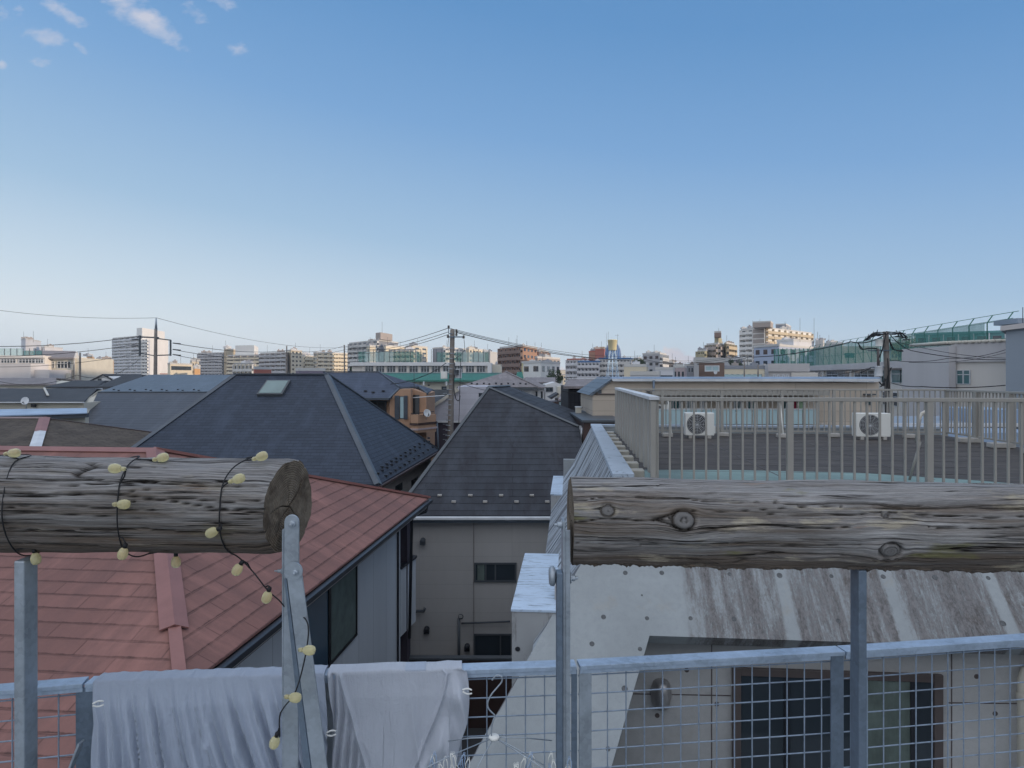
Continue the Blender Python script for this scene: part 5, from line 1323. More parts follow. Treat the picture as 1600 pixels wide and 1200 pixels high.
while k < L3: 
    p = WA+d3*(k/L3); inst('roof_rib', tm, g2, (p.x-58, p.y-88-.2, zW+.12)); k += .62
swin(g2, WA, WB, 1495, 1516, gz(600, Wd-1), gz(578.5, Wd-1), 2, 'glass_teal')
# net fence on the school roof with cranked posts
nf_ = thing('net_fence', 'tall green net fence with cranked posts on the right school roof', 'fence', (64, 120, zt_))
nb = Vector((bk.x*.3, bk.y*.3))
FA = A2+nb; FB = Vector(B)+dd*16+nb
zf = zt_+3.9
def netpost(parent, p, z0, z1, crank, r=.07, mat='green_paint'):
    m = MB(); pts = [(p.x, p.y, z0), (p.x, p.y, z1)]
    if crank: pts.append((p.x+.35, p.y-.4, z1+.85))
    m.tube(pts, r, 6); return m.build('post', G[mat], parent)
L4 = (FB-FA).length; k = 0
while k <= L4+.01:
    p = FA+(FB-FA)*(k/L4); netpost(nf_, p, zt_, zf, True, .065, 'green_paint'); k += 4.4
for z, ox in ((zf, 0), (zf-2., 0), (zf+.85, .35), (zf+.1, 0)): MB().tube([(FA.x+ox, FA.y-ox, z), (FB.x+ox, FB.y-ox, z)], .035, 5).build('rail', G['green_paint'], nf_)
NB_ = on_line(FA, FB, 1540); strip(nf_, FA, NB_, zt_+.02, zf, 'net_green', .12, .02, 'net')
k = 10
while k < L4*.8:
    p = FA+(FB-FA)*(k/L4); q = p+Vector((bk.x*-.0, -1.7)); MB().tube([(p.x, p.y-.1, zf-1.5), (p.x-.1, p.y-2.2, zt_)], .05, 5).build('brace', G['green_paint'], nf_); k += 4.4
# left part: flat annex and its net
g = house('school_annex', 'flat pale annex joined to the left end of the right hand school', (50, 128, 0), None, 'school')
D = 128.
MB().box((gx(1201, D), D, 0), (gx(1264, D), D+14, gz(569, D))).build('wall', G['school_wall_grey'], g)
MB().box((gx(1199, D), D-.3, gz(580.5, D)), (gx(1264, D), D-.01, gz(568, D))).build('parapet', G['school_wall_grey'], g)
MB().box((gx(1235, D), D-.6, gz(594, D)), (gx(1276, D), D-.31, gz(582, D))).build('wall', G['school_wall'], g)
for x in (1208, 1214, 1222, 1228): flatwindow(g, x, x+4, 585, 591, D-.02, (), 'white_metal', 'glass', .2)
nl_ = thing('net_fence', 'teal net fence standing on the flat school annex', 'fence', (gx(1238, D), D+1, gz(569, D)))
for k in range(9): 
    x = gx(1213+k*6.6, D); netpost(nl_, Vector((x, D+1)), gz(569, D), gz(544+(2 if k == 0 else 0), D), False, .08)
MB().box((gx(1213, D), D+1.0, gz(568, D)), (gx(1266, D), D+1.02, gz(545, D))).build('net', G['net_green'], nl_)
# white stair house on the school roof seen through the net
g = house('stair_house', 'pale yellow roof house with a green framed window seen through the school net', (52, 150, 0), None, 'roof house')
D = 170.
MB().box((gx(1316, D), D, 10), (gx(1374, D), D+10, gz(541, D))).build('wall', G['cream_stucco'], g)
flatwindow(g, 1320, 1335, 551.5, 559, D-.02, (1328,), 'green_paint', 'glass_teal', .3)
# grey slab at the right edge
g = house('grey_building', 'smooth blue grey building cut by the right edge of the photo', (50, 60, 0), None, 'building')
D = 58.
plain('blue_grey_wall', (.26, .31, .37), .8, .06, .2)
MB().prism([P_(1571.5, 514, D), P_(1720, 496, D), P_(1720, 900, D), P_(1571.5, 900, D)], (8.5, 10, 0)).build('wall', G['blue_grey_wall'], g)
MB().prism([P_(1563, 509.5, D-.4), P_(1720, 489, D-.4), P_(1720, 498, D-.4), P_(1563, 517, D-.4)], (9, 11, 0)).build('parapet', G['school_wall_grey'], g)
MB().box(P_(1590, 505, D+2), P_(1620, 497, D+2)+Vector((0, 3, 0))).build('roof_box', G['blue_grey_wall'], g)
MB().tube([P_(1598, 505, D+1), P_(1598, 480, D+1)], .03, 5).build('antenna_mast', G['slate_trim'], g)
# blue annexes low at the right behind the side fence
g = house('blue_roof_shed', 'row of low blue and white roofs beyond the right hand fence', (24, 30, 0), None, 'shed')
D = 32.
MB().box(P_(1395, 740, D), P_(1640, 662, D)+Vector((0, 6, 0))).build('wall', G['blue_grey_wall'], g)
MB().box(P_(1392, 667, D-.2), P_(1640, 661.5, D-.2)+Vector((0, .19, 0))).build('gutter', G['white_metal'], g)
MB().box(P_(1392, 692, D-3), P_(1640, 676, D-3)+Vector((0, 2.6, 0))).build('lower_roof', G['blue_sheet'], g)
MB().box(P_(1530, 662, D+.2), P_(1600, 640, D+.2)+Vector((0, 3, 0))).build('blue_tank', G['blue_sheet'], g)

# middle school behind the green roof
g = house('school', 'white school block with a row of dark windows above the green roof', (-15, 156, 0), None, 'school')
D = 150.
MB().box((gx(550, D), D, 0), (gx(762, D), D+14, gz(568, D))).build('wall', G['school_wall'], g)
MB().box((gx(548, D), D-.9, gz(571.5, D)), (gx(764, D), D+.0-.01, gz(566, D))).build('parapet', G['white_stucco'], g)
MB().box((gx(762, D)+.01, D-1.5, 0), (gx(768, D), D+14, gz(567, D))).build('pillar', G['white_stucco'], g)
for k, x in enumerate((553, 571, 588, 605, 622.5, 640, 658, 675, 692.5, 710, 728, 745)):
    if k == 0: continue
    swin(g, Vector((gx(540, D), D)), Vector((gx(770, D), D)), x, x+13, gz(581.5, D), gz(571.8, D), 3)
    MB().box((gx(x-4.2, D), D-.35, 0), (gx(x-.4, D), D-.01, gz(572, D))).build('pillar', G['school_wall'], g)
MB().box((gx(768.2, D), D+4, 0), (gx(783, D), D+12, gz(569, D))).build('stair_wing', G['cream_stucco'], g)
nm_ = thing('net_fence', 'pale green net fence on the roof of the white middle school', 'fence', (-15, D+2, gz(566, D)))
x = 556
while x < 766: netpost(nm_, Vector((gx(x, D), D+2)), gz(566, D), gz(545, D), False, .06, 'slate_trim'); x += 8.3
for a_, b_, mt in ((557, 567, 'net_green'), (567, 612, 'net_pale'), (612, 657, 'net_green'), (680, 720, 'net_green'), (720, 757, 'net_pale'), (757, 763, 'net_green')):
    MB().box((gx(a_, D), D+2, gz(565, D)), (gx(b_, D)-.01, D+2.02, gz(549 if a_ < 660 else 550, D))).build('net', G[mt], nm_)
MB().tube([P_(556, 546, D+2), P_(657, 546, D+2)], .05, 5).build('rail', G['slate_trim'], nm_)
g = house('green_roof_hall', 'long hall with a bright green metal roof behind the utility pole', (-18, 118, 0), None, 'hall')
D = 108.
roofpoly(g, [[P_(560, 594, D), P_(765, 594, D), P_(785, 582.5, D+12), P_(555, 582.5, D+12)], [P_(785, 582.5, D+12), P_(555, 582.5, D+12), P_(555, 582.5, D+12)+Vector((0, 10, -2)), P_(785, 582.5, D+12)+Vector((0, 10, -2))]], 'green_metal_roof', .2)
MB().box((gx(560, D), D-.15, gz(596.5, D)), (gx(765, D), D-.01, gz(594, D))).build('fascia', G['green_paint'], g)
MB().box((gx(562, D), D+1, 0), (gx(762, D), D+20, gz(596, D))).build('wall', G['cream_stucco'], g)
MB().box((gx(668, D), D-1.2, gz(617, D)), (gx(706, D), D-1, gz(608.5, D))).build('balcony_rail', G['slate_trim'], g)
for x in (661.5, 697): MB().box((gx(x, D), D-.6, gz(602, D)), (gx(x+2.2, D), D-.2, gz(596, D))).build('downpipe', G['white_metal'], g)
MB().box((gx(689, D), D+.9, gz(611, D)), (gx(697, D), D+.98, gz(604, D))).build('window', G['glass'], g)
MB().box((gx(667, D), D+.9, gz(603, D)), (gx(670.5, D), D+.98, gz(601, D))).build('window', G['glass'], g)
g = house('green_roof_hall', 'small green roof strip beside the white building with the yellow stripe', (2, 150, 0), None, 'hall')
MB().prism([P_(806, 590, 140), P_(818, 590, 140), P_(816, 581, 146), P_(808, 581, 146)], (0, 0, -.3)).build('roof', G['green_metal_roof'], g)
MB().box(P_(807, 590, 141)-Vector((0, 0, 9)), P_(817, 590.5, 146)).build('wall', G['school_wall'], g)
# left school
g = house('school', 'pale school with slate pitched roof and window rows at the left edge', (-95, 150, 0), None, 'school')
D = 140.
MB().box((gx(-120, D), D, 0), (gx(70, D), D+14, gz(556, D))).build('wall', G['school_wall'], g)
MB().box((gx(-120, D), D-.7, gz(559, D)), (gx(71, D), D-.01, gz(555.5, D))).build('parapet', G['school_wall'], g)
for x0, x1, n in ((2, 25, 5), (30, 55, 5), (56, 68, 3)): swin(g, Vector((gx(-120, D), D)), Vector((gx(80, D), D)), x0, x1, gz(567, D), gz(561, D), n)
MB().box((gx(-120, D), D-6, 0), (gx(80, D), D-.8, gz(569, D))).build('front_wing', G['school_wall_grey'], g)
MB().box((gx(80, D)+.02, D-5, 0), (gx(103, D), D+2, gz(578, D))).build('front_wing', G['school_wall_grey'], g)
MB().box((gx(71, D)+.02, D+2.1, 0), (gx(115, D), D+14, gz(559, D))).build('wall', G['orange_stucco' if False else 'cream_stucco'], g)
roofpoly(g, [[P_(50, 558.5, D+1), P_(115, 558.5, D+1), P_(118, 548.5, D+8), P_(55, 547.5, D+8)], [P_(118, 548.5, D+8), P_(55, 547.5, D+8), P_(55, 558, D+15), P_(118, 558, D+15)]], 'taupe_roof', .3)
MB().prism([P_(115, 559, D+1.5), P_(118.5, 549, D+8), P_(122, 559, D+14), P_(122, 598, D+14), P_(115, 598, D+1.5)], (.3, 0, 0)).build('gable_wall', G['school_wall'], g)
for x0, x1 in ((72, 85), (90, 111)): swin(g, Vector((gx(60, D), D+2.1)), Vector((gx(120, D), D+2.1)), x0, x1, gz(575, D), gz(564.5, D), 4)
MB().box((gx(104, D), D-.2, gz(594, D)), (gx(111, D), D, gz(583, D))).build('door', G['cream_metal'], g)
nq = thing('net_fence', 'pale net fence on the roof of the left school', 'fence', (-95, D+3, gz(556, D)))
for k in range(12): netpost(nq, Vector((gx(-60+k*10, D), D+3)), gz(556, D), gz(543.5, D), False, .07, 'slate_trim')
MB().box((gx(-60, D), D+3, gz(555, D)), (gx(20, D), D+3.02, gz(543.5, D))).build('net', G['net_pale'], nq)
MB().box((gx(20, D)+.05, D+3, gz(555, D)), (gx(50, D), D+3.02, gz(547, D))).build('net', G['net_teal'], nq)

# ================================================================== utility poles and wires
def ins(mb, c, r=.07, h=.22): mb.lathe([(r*.4, 0), (r, .02), (r*.5, h*.35), (r, h*.4), (r*.5, h*.7), (r*.9, h*.75), (r*.3, h)], c, (0, 0, 1), 8)
def pole(name, label, pxt, pyt, pxb, D, r0, r1, group='utility poles'):
    top = P_(pxt, pyt, D); bot = Vector((gx(pxb, D), D, 0)); t = thing(name, label, 'utility pole', bot, 0, group)
    n = 14; MB().tube([bot.lerp(top, i/n) for i in range(n+1)], [r0+(r1-r0)*i/n for i in range(n+1)], 12).build('shaft', G['pole_concrete'], t); return t
def cyl(mb, c, r, h, n=14): mb.lathe([(0, 0), (r, 0), (r*1.02, h*.03), (r, h*.06), (r, h*.94), (r*1.04, h*.96), (r*.6, h), (0, h)], c, (0, 0, 1), n)
D = 45.
pm = pole('utility_pole', 'leaning concrete utility pole with bolt bands in the middle of the view', 707, 514.5, 701, D, .24, .15)
m = MB(); m.bar(P_(700, 526.5, D-.15), P_(725, 526.5, D-.15), .08, .08); m.bar(P_(701, 521, D-.15), P_(701, 512.5, D-.15), .05); m.bar(P_(701, 521, D-.15), P_(707, 521.5, D-.15), .05)
m.build('crossarm', G['galvanised_blue'], pm)
for x, y in ((701, 513.5), (713, 519.5), (713, 525), (724.5, 529), (700, 528)):
    m = MB(); ins(m, P_(x, y, D-.15), .1, .22); m.build('insulator', G['pole_concrete'], pm)
MB().box(P_(688.5, 592, D-.5), P_(698.5, 580.5, D-.5)+Vector((0, .45, 0))).build('equipment_box', G['plastic_white'], pm, bevel=.03)
m = MB(); cyl(m, P_(716, 591, D-.1), .24, .62); m.build('transformer', G['white_metal'], pm)
m = MB(); cyl(m, P_(713, 586, D-.45), .16, .35); m.build('switch_can', G['slate_trim'], pm)
m = MB()
for k in range(19):
    z = gz(545+k*8, D); s = (H+3.05-z)/13.5; m.lathe([(.155+.09*s, 0), (.18+.09*s, .01), (.18+.09*s, .045), (.155+.09*s, .055)], (gx(707-6*(545+k*8-514)/170, D)-.0, D, z), (0, 0, 1), 12)
    if k > 4:
        m.bar((gx(705-3.5, D)-.12, D, z+.1), (gx(705-3.5, D)-.4, D, z+.1), .025)
m.build('band', G['galvanised_steel'], pm)
m = MB(); m.tube(smooth([P_(708, 560, D-.25), P_(711, 575, D-.3), P_(709, 600, D-.3), P_(712, 622, D-.4), P_(717, 626, D-.4), P_(719, 618, D-.4)], 5), .03, 6)
m.tube(smooth([P_(701, 528, D-.2), P_(700, 545, D-.2), P_(704, 556, D-.2)], 4), .015, 5); m.tube(smooth([P_(725, 530, D-.2), P_(725, 548, D-.2), P_(712, 560, D-.2)], 4), .015, 5)
m.tube([P_(720, 560, D-.6), P_(716, 690, D-.6)], .02, 5); m.build('pole_cable', G['cable'], pm)
D = 62.
pl = pole('utility_pole', 'tall tapering concrete utility pole before the white tower on the left', 243.5, 514, 241, D, .24, .13)
m = MB(); m.tube([P_(243.7, 516, D), P_(244, 496.5, D)], [.13, .05], 8); m.build('top_tube', G['galvanised_steel'], pl)
m = MB(); m.bar(P_(214, 526.5, D), P_(248, 527.5, D), .12); m.bar(P_(218.5, 524, D-.1), P_(218.5, 556, D-.1), .14); m.bar(P_(246, 529, D), P_(267, 531.5, D), .10); m.bar(P_(266.5, 531, D), P_(266.5, 556, D), .12); m.bar(P_(240, 555.5, D), P_(267, 554.5, D), .10); m.bar(P_(218, 552, D), P_(243, 556, D), .08)
m.build('crossarm', G['slate_trim'], pl)
for y in (536, 546, 554): 
    c = P_(270, y, D); MB().tube([c, c+Vector((.7, 0, -.08))], [.05, .07], 6).build('insulator', G['dark_metal'], pl); c = P_(216, y-6, D); MB().tube([c, c-Vector((.6, 0, .05))], [.06, .04], 6).build('insulator', G['dark_metal'], pl)
def wire(name_lab, pts, sag, r=.018, D_=None):
    P = [P_(*p) for p in pts]; out = []
    for a_, b_ in zip(P, P[1:]):
        n = 16
        for i in range(n): s = i/n; out.append(a_.lerp(b_, s)-Vector((0, 0, sag*4*s*(1-s))))
    out.append(P[-1]); o = MB().tube(out, r, 5).build('power_cable', G['cable'], None, fixn=False)
    return tag(o, name_lab, 'cable', 'overhead cables')
wl = wire
wl('thin topmost wire running from the left edge to the tip of the tall left pole', [(-30, 481, 60), (244, 496.5, 62)], .35, .016)
wl('thin wire falling from the tall left pole tip towards the middle', [(244, 496.5, 62), (560, 541, 120)], 1.2, .018)
wl('upper dark cable from the left edge to the crossarm of the left pole', [(-30, 541, 60), (217, 525.5, 62)], .3, .03)
wl('second dark cable from the left edge to the left pole', [(-30, 557, 60), (217, 537.5, 62)], .3, .025)
wl('third thin cable from the left edge to the left pole', [(-30, 573, 60), (217, 552, 62)], .4, .02)
wl('lowest cable from the left edge through the short poles', [(-30, 587, 58), (120, 586, 58), (217, 562, 62)], .8, .02)
wl('highest cable leaving the left pole to the right', [(270, 536, 62), (448, 547.5, 110)], .5, .03)
wl('middle cable leaving the left pole to the right', [(270, 546, 62), (448, 551, 110)], .8, .025)
wl('lower cable leaving the left pole to the right', [(270, 554, 62), (448, 561, 110)], .8, .025)
wl('cable between the two thin middle poles, upper one', [(448, 547.5, 110), (538, 540.5, 100)], .5, .025)
wl('cable between the two thin middle poles, lower one', [(448, 551.5, 110), (538, 546.5, 100)], .5, .025)
wl('uppermost cable rising to the middle pole from the left', [(538, 540.5, 100), (701, 512.5, 45)], .7, .022)
wl('second cable rising to the middle pole from the left', [(538, 545, 100), (701, 518.5, 45)], .7, .02)
wl('third cable rising to the middle pole from the left', [(538, 549, 100), (701, 522.5, 45)], .7, .02)
wl('uppermost cable falling right from the middle pole', [(713, 517.5, 45), (1000, 564, 90), (1165, 556, 70)], .5, .022)
wl('second cable falling right from the middle pole', [(713, 519.5, 45), (1000, 560, 90), (1165, 560, 70)], .7, .03)
wl('third thin cable falling right from the middle pole', [(701, 512.5, 45), (1000, 556, 90), (1165, 553, 70)], .7, .016)
wl('low drooping cable from the lower middle pole to the left across the green roof', [(697, 567, 45), (660, 588, 44), (610, 600, 43)], .1, .025)
wl('drop cable from the middle pole to the taupe hip roof', [(714, 596, 45), (790, 612, 52)], .2, .018)
wl('thick bundled cable sweeping left from the right pole', [(1384, 522, 50), (1330, 534, 52), (1165, 558, 70)], .3, .04)
wl('upper cable from the right pole to the grey building', [(1388, 520, 50), (1425, 548, 50), (1571, 562, 55)], .2, .03)
wl('second cable from the right pole to the grey building', [(1388, 530, 50), (1571, 559.5, 55)], .3, .02)
wl('rising cable towards the grey building, crossing the others', [(1388, 562, 50), (1480, 560, 52), (1571, 546.5, 55)], .2, .022)
wl('second rising cable crossing the others before the grey building', [(1420, 566, 50), (1571, 551, 55)], .3, .02)
wl('low cable running left from the lower right pole', [(1362, 574, 50), (1272, 590, 48), (1155, 592, 45)], .1, .022)
wl('low cable from the right pole falling left behind the fence', [(1340, 590, 48), (1262, 602, 46), (1258, 608, 46)], .1, .025)
wl('low cable from the right pole to the lower right over the fence', [(1392, 598, 50), (1440, 604, 42), (1571, 602, 40)], .1, .03)
wl('slack cable crossing the black house from left to right', [(878, 611, 34), (930, 615, 34)], .05, .015)
wl('lower slack cable crossing the black house', [(895, 640, 33), (930, 632, 33)], .02, .015)
for (x, yt, xb_, D, r, lb) in ((125, 551, 125, 90, .16, 'short concrete pole in front of the left school gable'), (115.5, 569, 115, 95, .11, 'smaller pole just left of the short concrete pole'), (538, 539, 539, 100, .13, 'brown pole before the cream balcony block left of the middle school'), (448, 540.5, 448, 110, .13, 'pole before the sunlit slab right of the skylight'),
                          (1163, 564, 1163, 70, .09, 'thin pole left of the two standing behind the beige roof'), (1184.5, 570, 1184.5, 72, .1, 'thin pole right of the two standing behind the beige roof')):
    pole('utility_pole', lb, x, yt, xb_, D, r, r*.75)
# right hand pole with its tangle
D = 50.
pr = pole('utility_pole', 'dark utility pole tangled with cables in front of the right school', 1384, 518, 1392, D, .24, .19)
m = MB(); m.bar(P_(1356, 547.5, D-.2), P_(1392, 547.5, D-.2), .08); m.bar(P_(1361, 522, D), P_(1415, 521, D), .08); m.bar(P_(1360, 574, D), P_(1390, 573, D), .07); m.build('crossarm', G['galvanised_blue'], pr)
m = MB(); cyl(m, P_(1374, 541, D-.2), .26, .5); m.build('transformer', G['plastic_white'], pr)
m = MB(); cyl(m, P_(1373, 588, D-.3), .27, .75); m.build('transformer', G['white_metal'], pr)
m = MB(); m.tube([P_(1372.5, 575, D-.3), P_(1372, 545, D-.3)], .1, 8); m.build('side_shaft', G['brown_frame'], pr)
random.seed(11)
for path in ([(1384, 520), (1372, 525), (1364, 523), (1350, 533)], [(1384, 521), (1366, 521), (1354, 531)], [(1386, 520), (1398, 522), (1407, 520), (1418, 528)], [(1386, 519), (1402, 521), (1410, 527)], [(1372, 545), (1360, 545), (1347, 546), (1340, 535)],
             [(1390, 530), (1396, 545), (1412, 548)], [(1385, 523), (1378, 545), (1374, 560)], [(1376, 588), (1374, 596), (1380, 602), (1383, 592)], [(1378, 585), (1381, 597), (1376, 604)], [(1388, 560), (1389, 600), (1390, 612)], [(1392, 575), (1388, 590), (1386, 606)], [(1387, 605), (1383, 640), (1388, 655)], [(1360, 575), (1352, 578), (1345, 582)]):
    for j in range(2):
        P2 = [P_(x+random.uniform(-1.5, 1.5), y+random.uniform(-1.5, 1.5), D-.3-.15*j) for x, y in path]
        MB().tube(smooth(P2, 5), .035, 5).build('pole_cable', G['cable'], pr)
for (x, y, a) in ((1362, 526, .5), (1355, 530, .4), (1404, 524, -.6), (1410, 526, -.7), (1416, 529, -.8), (1369, 523, .4)):
    c = P_(x, y, D-.2); m = MB(); m.tube([c, c+Vector((.3*a, 0, .38))], [.06, .015], 6); m.tube([c-Vector((.25, 0, .1)), c+Vector((.25, 0, .1*a))], [.05, .05], 6); m.build('insulator', G['dark_metal'], pr)
SAZ = 110
BH = 10.5 + (95+130)*math.tan(R(8))
# ================================================================== distant city
for nm, c in (('c_white', (.74, .72, .68)), ('c_cream', (.66, .58, .44)), ('c_tan', (.50, .41, .28)), ('c_orange', (.62, .36, .16)), ('c_brick', (.36, .21, .14)), ('c_brown', (.22, .15, .12)), ('c_olive', (.36, .33, .22)),
              ('c_grey', (.42, .42, .43)), ('c_dgrey', (.26, .27, .30)), ('c_blue', (.42, .47, .58)), ('c_pale', (.60, .60, .62)), ('c_redroof', (.40, .13, .09)), ('c_bluep', (.05, .14, .32)), ('c_yellow', (.60, .54, .33)), ('c_slab', (.55, .54, .52)), ('c_taupe', (.36, .31, .28)), ('c_purple', (.20, .17, .22)), ('c_teal', (.12, .30, .30))):
    plain(nm, c, .8, .07, .08)
def facade(parent, Pa, Pb, z0, z1, style, fl, bays, wall, trim, proud=.9):
    """details on the wall running from plan point Pa to Pb; the viewer sees it from its right hand side"""
    Pa = Vector((Pa[0], Pa[1], 0)); Pb = Vector((Pb[0], Pb[1], 0)); d = Pb-Pa; L = d.length; rz = math.atan2(d.y, d.x)
    M_ = Matrix.Translation(Pa) @ Matrix.Rotation(rz, 4, 'Z'); base = WM[parent.name].inverted() @ M_
    rot = base.to_euler(); fh = (z1-z0)/fl
    def place(nm, me, x, z, y=0):
        o = bpy.data.objects.new(nm, me); COL.objects.link(o); o.parent = parent
        o.location = base @ Vector((x, y, z)); o.rotation_euler = rot; WM[o.name] = M_ @ Matrix.Translation((x, y, z)); return o
    if style == 'balcony':
        bm_ = MB().box((0, -proud, 0), (L, -.0, .25)).box((0, -proud-.08, .0), (L, -proud, 1.15))
        for b in range(bays+1): bm_.box((L*b/bays-.1, -proud, 1.151), (L*b/bays+.1, -.0, fh-.02))
        bm_ = bm_.mesh('balcony', G[trim])
        wm = MB(); 
        for b in range(bays): wm.box((L*(b+.14)/bays, -.06, .3), (L*(b+.62)/bays, .02, fh*.82))
        wms = [MB().box((0, -.06, .28), (L/bays*.55, .02, fh*.80)).mesh('window', G['glass'])]
        for f in range(fl):
            place('balcony', bm_, 0, z0+f*fh)
            for b in range(bays): 
                if bays*fl <= 100: place('window', wms[0], L*(b+.2)/bays, z0+f*fh)
    elif style == 'windows':
        wm = MB().box((0, -.05, 0), (L/bays*.5, .03, fh*.42)).mesh('window', G['glass'])
        sm = MB().box((-.1, -.14, -.12), (L/bays*.5+.1, .0, -.02)).mesh('sill', G[trim])
        for f in range(fl):
            for b in range(bays):
                o = place('window', wm, L*(b+.25)/bays, z0+f*fh+fh*.35)
    elif style == 'bands':
        wm = MB().box((L*.04, -.05, 0), (L*.96, .03, fh*.45)).mesh('window', G['glass'])
        for f in range(fl): place('window', wm, 0, z0+f*fh+fh*.35)
    elif style == 'panels':
        wm = MB().box((L*.06, -.12, 0), (L*.94, .02, fh*.78)).mesh('wall_panel', G[trim])
        for f in range(fl): place('wall_panel', wm, 0, z0+f*fh+fh*.12)
def apt(name, label, A, B, C, ytop, wall, st1=None, st2=None, trim='c_white', fl=8, b1=5, b2=3, cat='apartment block', group='apartment blocks on the skyline', lit=None, pent=(), roofm='c_slab', low=0, antennas=(), parapet=True):
    Pa = Vector((gx(A[0], A[1]), A[1])); Pb = Vector((gx(B[0], B[1]), B[1])); Pc = Vector((gx(C[0], C[1]), C[1])); Pd = Pa+Pc-Pb
    zt = gz(ytop, B[1]); g = thing(name, label, cat, (Pb.x, Pb.y, low), 0, group)
    v = lambda p, z: Vector((p.x, p.y, z))
    MB().prism([v(Pa, low), v(Pb, low), v(Pc, low), v(Pd, low)], (0, 0, zt-low)).build('wall', G[wall], g)
    if parapet:
        c = (Pa+Pb+Pc+Pd)/4; e = [c+(p-c)*1.02 for p in (Pa, Pb, Pc, Pd)]
        MB().prism([v(p, zt+.01) for p in e], (0, 0, .6)).build('roof', G[roofm], g)
    fh = (zt-low)/fl if fl else 3
    if st1: facade(g, Pa, Pb, low, zt, st1, fl, b1, wall, trim)
    if st2: facade(g, Pb, Pc, low, zt, st2, fl, b2, wall, trim)
    for (s0, s1, t0, t1, yt, mt) in pent:
        u = Pb-Pa; w_ = Pc-Pb; q = [Pa+u*s+w_*t for s, t in ((s0, t0), (s1, t0), (s1, t1), (s0, t1))]
        MB().prism([v(p, zt+.62) for p in q], (0, 0, gz(yt, B[1])-zt-.62)).build('roof_house', G[mt], g)
    if parapet and fl > 2:
        rr_ = random.Random(name+label); sc_ = B[1]/300
        for k in range(3):
            u = Pb-Pa; w_ = Pc-Pb; q = Pa+u*rr_.uniform(.1, .85)+w_*rr_.uniform(.1, .6); hh_ = rr_.uniform(.5, 1.1)*max(.6, sc_)
            sx = rr_.uniform(.5, 1.6)*max(.6, sc_)
            if k < 2: MB().box((q.x-sx, q.y-sx, zt+.62), (q.x+sx, q.y+sx, zt+.62+hh_)).box((q.x-sx*.4, q.y-sx*.4, zt+.62+hh_+.01), (q.x+sx*.3, q.y+sx*.3, zt+.62+hh_*1.5)).build('roof_unit', G[rr_.choice(['c_slab', 'c_pale', 'c_dgrey', 'c_taupe'])], g)
            else: MB().tube([(q.x, q.y, zt+.6), (q.x, q.y, zt+3.2*sc_+1)], .03+.03*sc_, 5).build('antenna_mast', G['slate_trim'], g)
        MB().box((Pb.x-.15, Pb.y-.6, zt+.62), (Pb.x+.15, Pb.y-.3, zt+.9)).build('roof_rail', G['c_slab'], g)
    for (x, y0, y1) in antennas:
        MB().tube([P_(x, y0, B[1]), P_(x, y1, B[1])], .0006*B[1]*.35, 5).build('antenna_mast', G['slate_trim'], g)
    return g
A_ = apt
A_('apartment_tower', 'white high rise with stacked balconies behind the tall left utility pole', (177, 500), (222, 470), (263, 520), 525.5, 'c_white', 'balcony', None, 'c_pale', 17, 5, 2, pent=((.82, 1, 0, .85, 512, 'c_white'),))
A_('apartment_tower', 'slim balcony bay on the white high rise', (222.5, 466), (232, 462), (234, 475), 530, 'c_pale', 'balcony', None, 'c_white', 16, 2, 1, parapet=False)
A_('apartment_block', 'orange brick block left of the white high rise', (135, 350), (144, 345), (148, 380), 557, 'c_orange', 'bands', None, 'c_orange', 6, 2, 1)
A_('apartment_block', 'long orange block with corridor bands touching the white high rise', (148, 380), (174, 370), (178, 400), 562, 'c_orange', 'balcony', None, 'c_cream', 7, 4, 1)
A_('office_block', 'pale white lilac roof tower far behind the left school', (33, 360), (40, 350), (64, 380), 530, 'c_pale', None, None, 'c_white', 8, antennas=((52, 535, 517),))
A_('office_block', 'low pinkish white block right of the lilac tower', (64, 365), (70, 362), (98, 380), 543, 'c_pale', None, None, 'c_white', 8)
A_('warehouse', 'low yellow and white striped building right of the white high rise', (262, 300), (266, 298), (300, 320), 569, 'c_cream', None, 'bands', 'c_yellow', 4, 2, 1)
A_('apartment_block', 'small cream block between the striped building and the blue grey slab', (297, 330), (300, 328), (311, 345), 565, 'c_cream', None, 'windows', 'c_cream', 5, 2, 3)
A_('house_block', 'small orange brick house front below the blue grey slab', (302, 220), (304, 218), (313, 224), 576, 'c_orange', None, None, 'c_white', 3)
A_('apartment_block', 'blue grey slab block with narrow balconies', (310, 400), (349, 390), (353, 430), 552, 'c_dgrey', 'balcony', None, 'c_grey', 14, 7, 2)
A_('apartment_block', 'tan stair tower between the blue grey slab and the white tank house', (350, 390), (353, 388), (369, 400), 545.5, 'c_tan', None, None, 'c_cream', 12)
A_('apartment_block', 'stepped apartment block with dark terraces under a square white tank house', (356, 370), (410, 360), (417, 390), 555.5, 'c_taupe', 'balcony', None, 'c_cream', 11, 5, 1, pent=((.2, .75, .1, .9, 538.5, 'c_white'),))
A_('apartment_block', 'low cream terrace block before the stepped block', (366, 290), (396, 285), (400, 300), 569, 'c_cream', 'balcony', None, 'c_slab', 5, 5, 1)
A_('apartment_block', 'grey tan balcony block left of the bright slab', (407, 350), (449, 335), (453, 360), 551.5, 'c_taupe', 'balcony', None, 'c_grey', 11, 5, 1)
A_('apartment_block', 'bright sunlit blank end wall with a column of small windows', (449.5, 345), (455, 335), (472, 350), 547.5, 'c_cream', None, 'windows', 'c_cream', 11, 1, 3)
A_('apartment_block', 'sunlit cream corridor block between two bright walls', (471, 372), (474, 370), (492, 380), 556.5, 'c_cream', None, 'balcony', 'c_cream', 10, 1, 4)
A_('apartment_block', 'cream balcony block glowing in the sun left of the brown pole', (490, 362), (495, 355), (548, 372), 551.5, 'c_cream', 'bands', 'balcony', 'c_cream', 11, 1, 6)
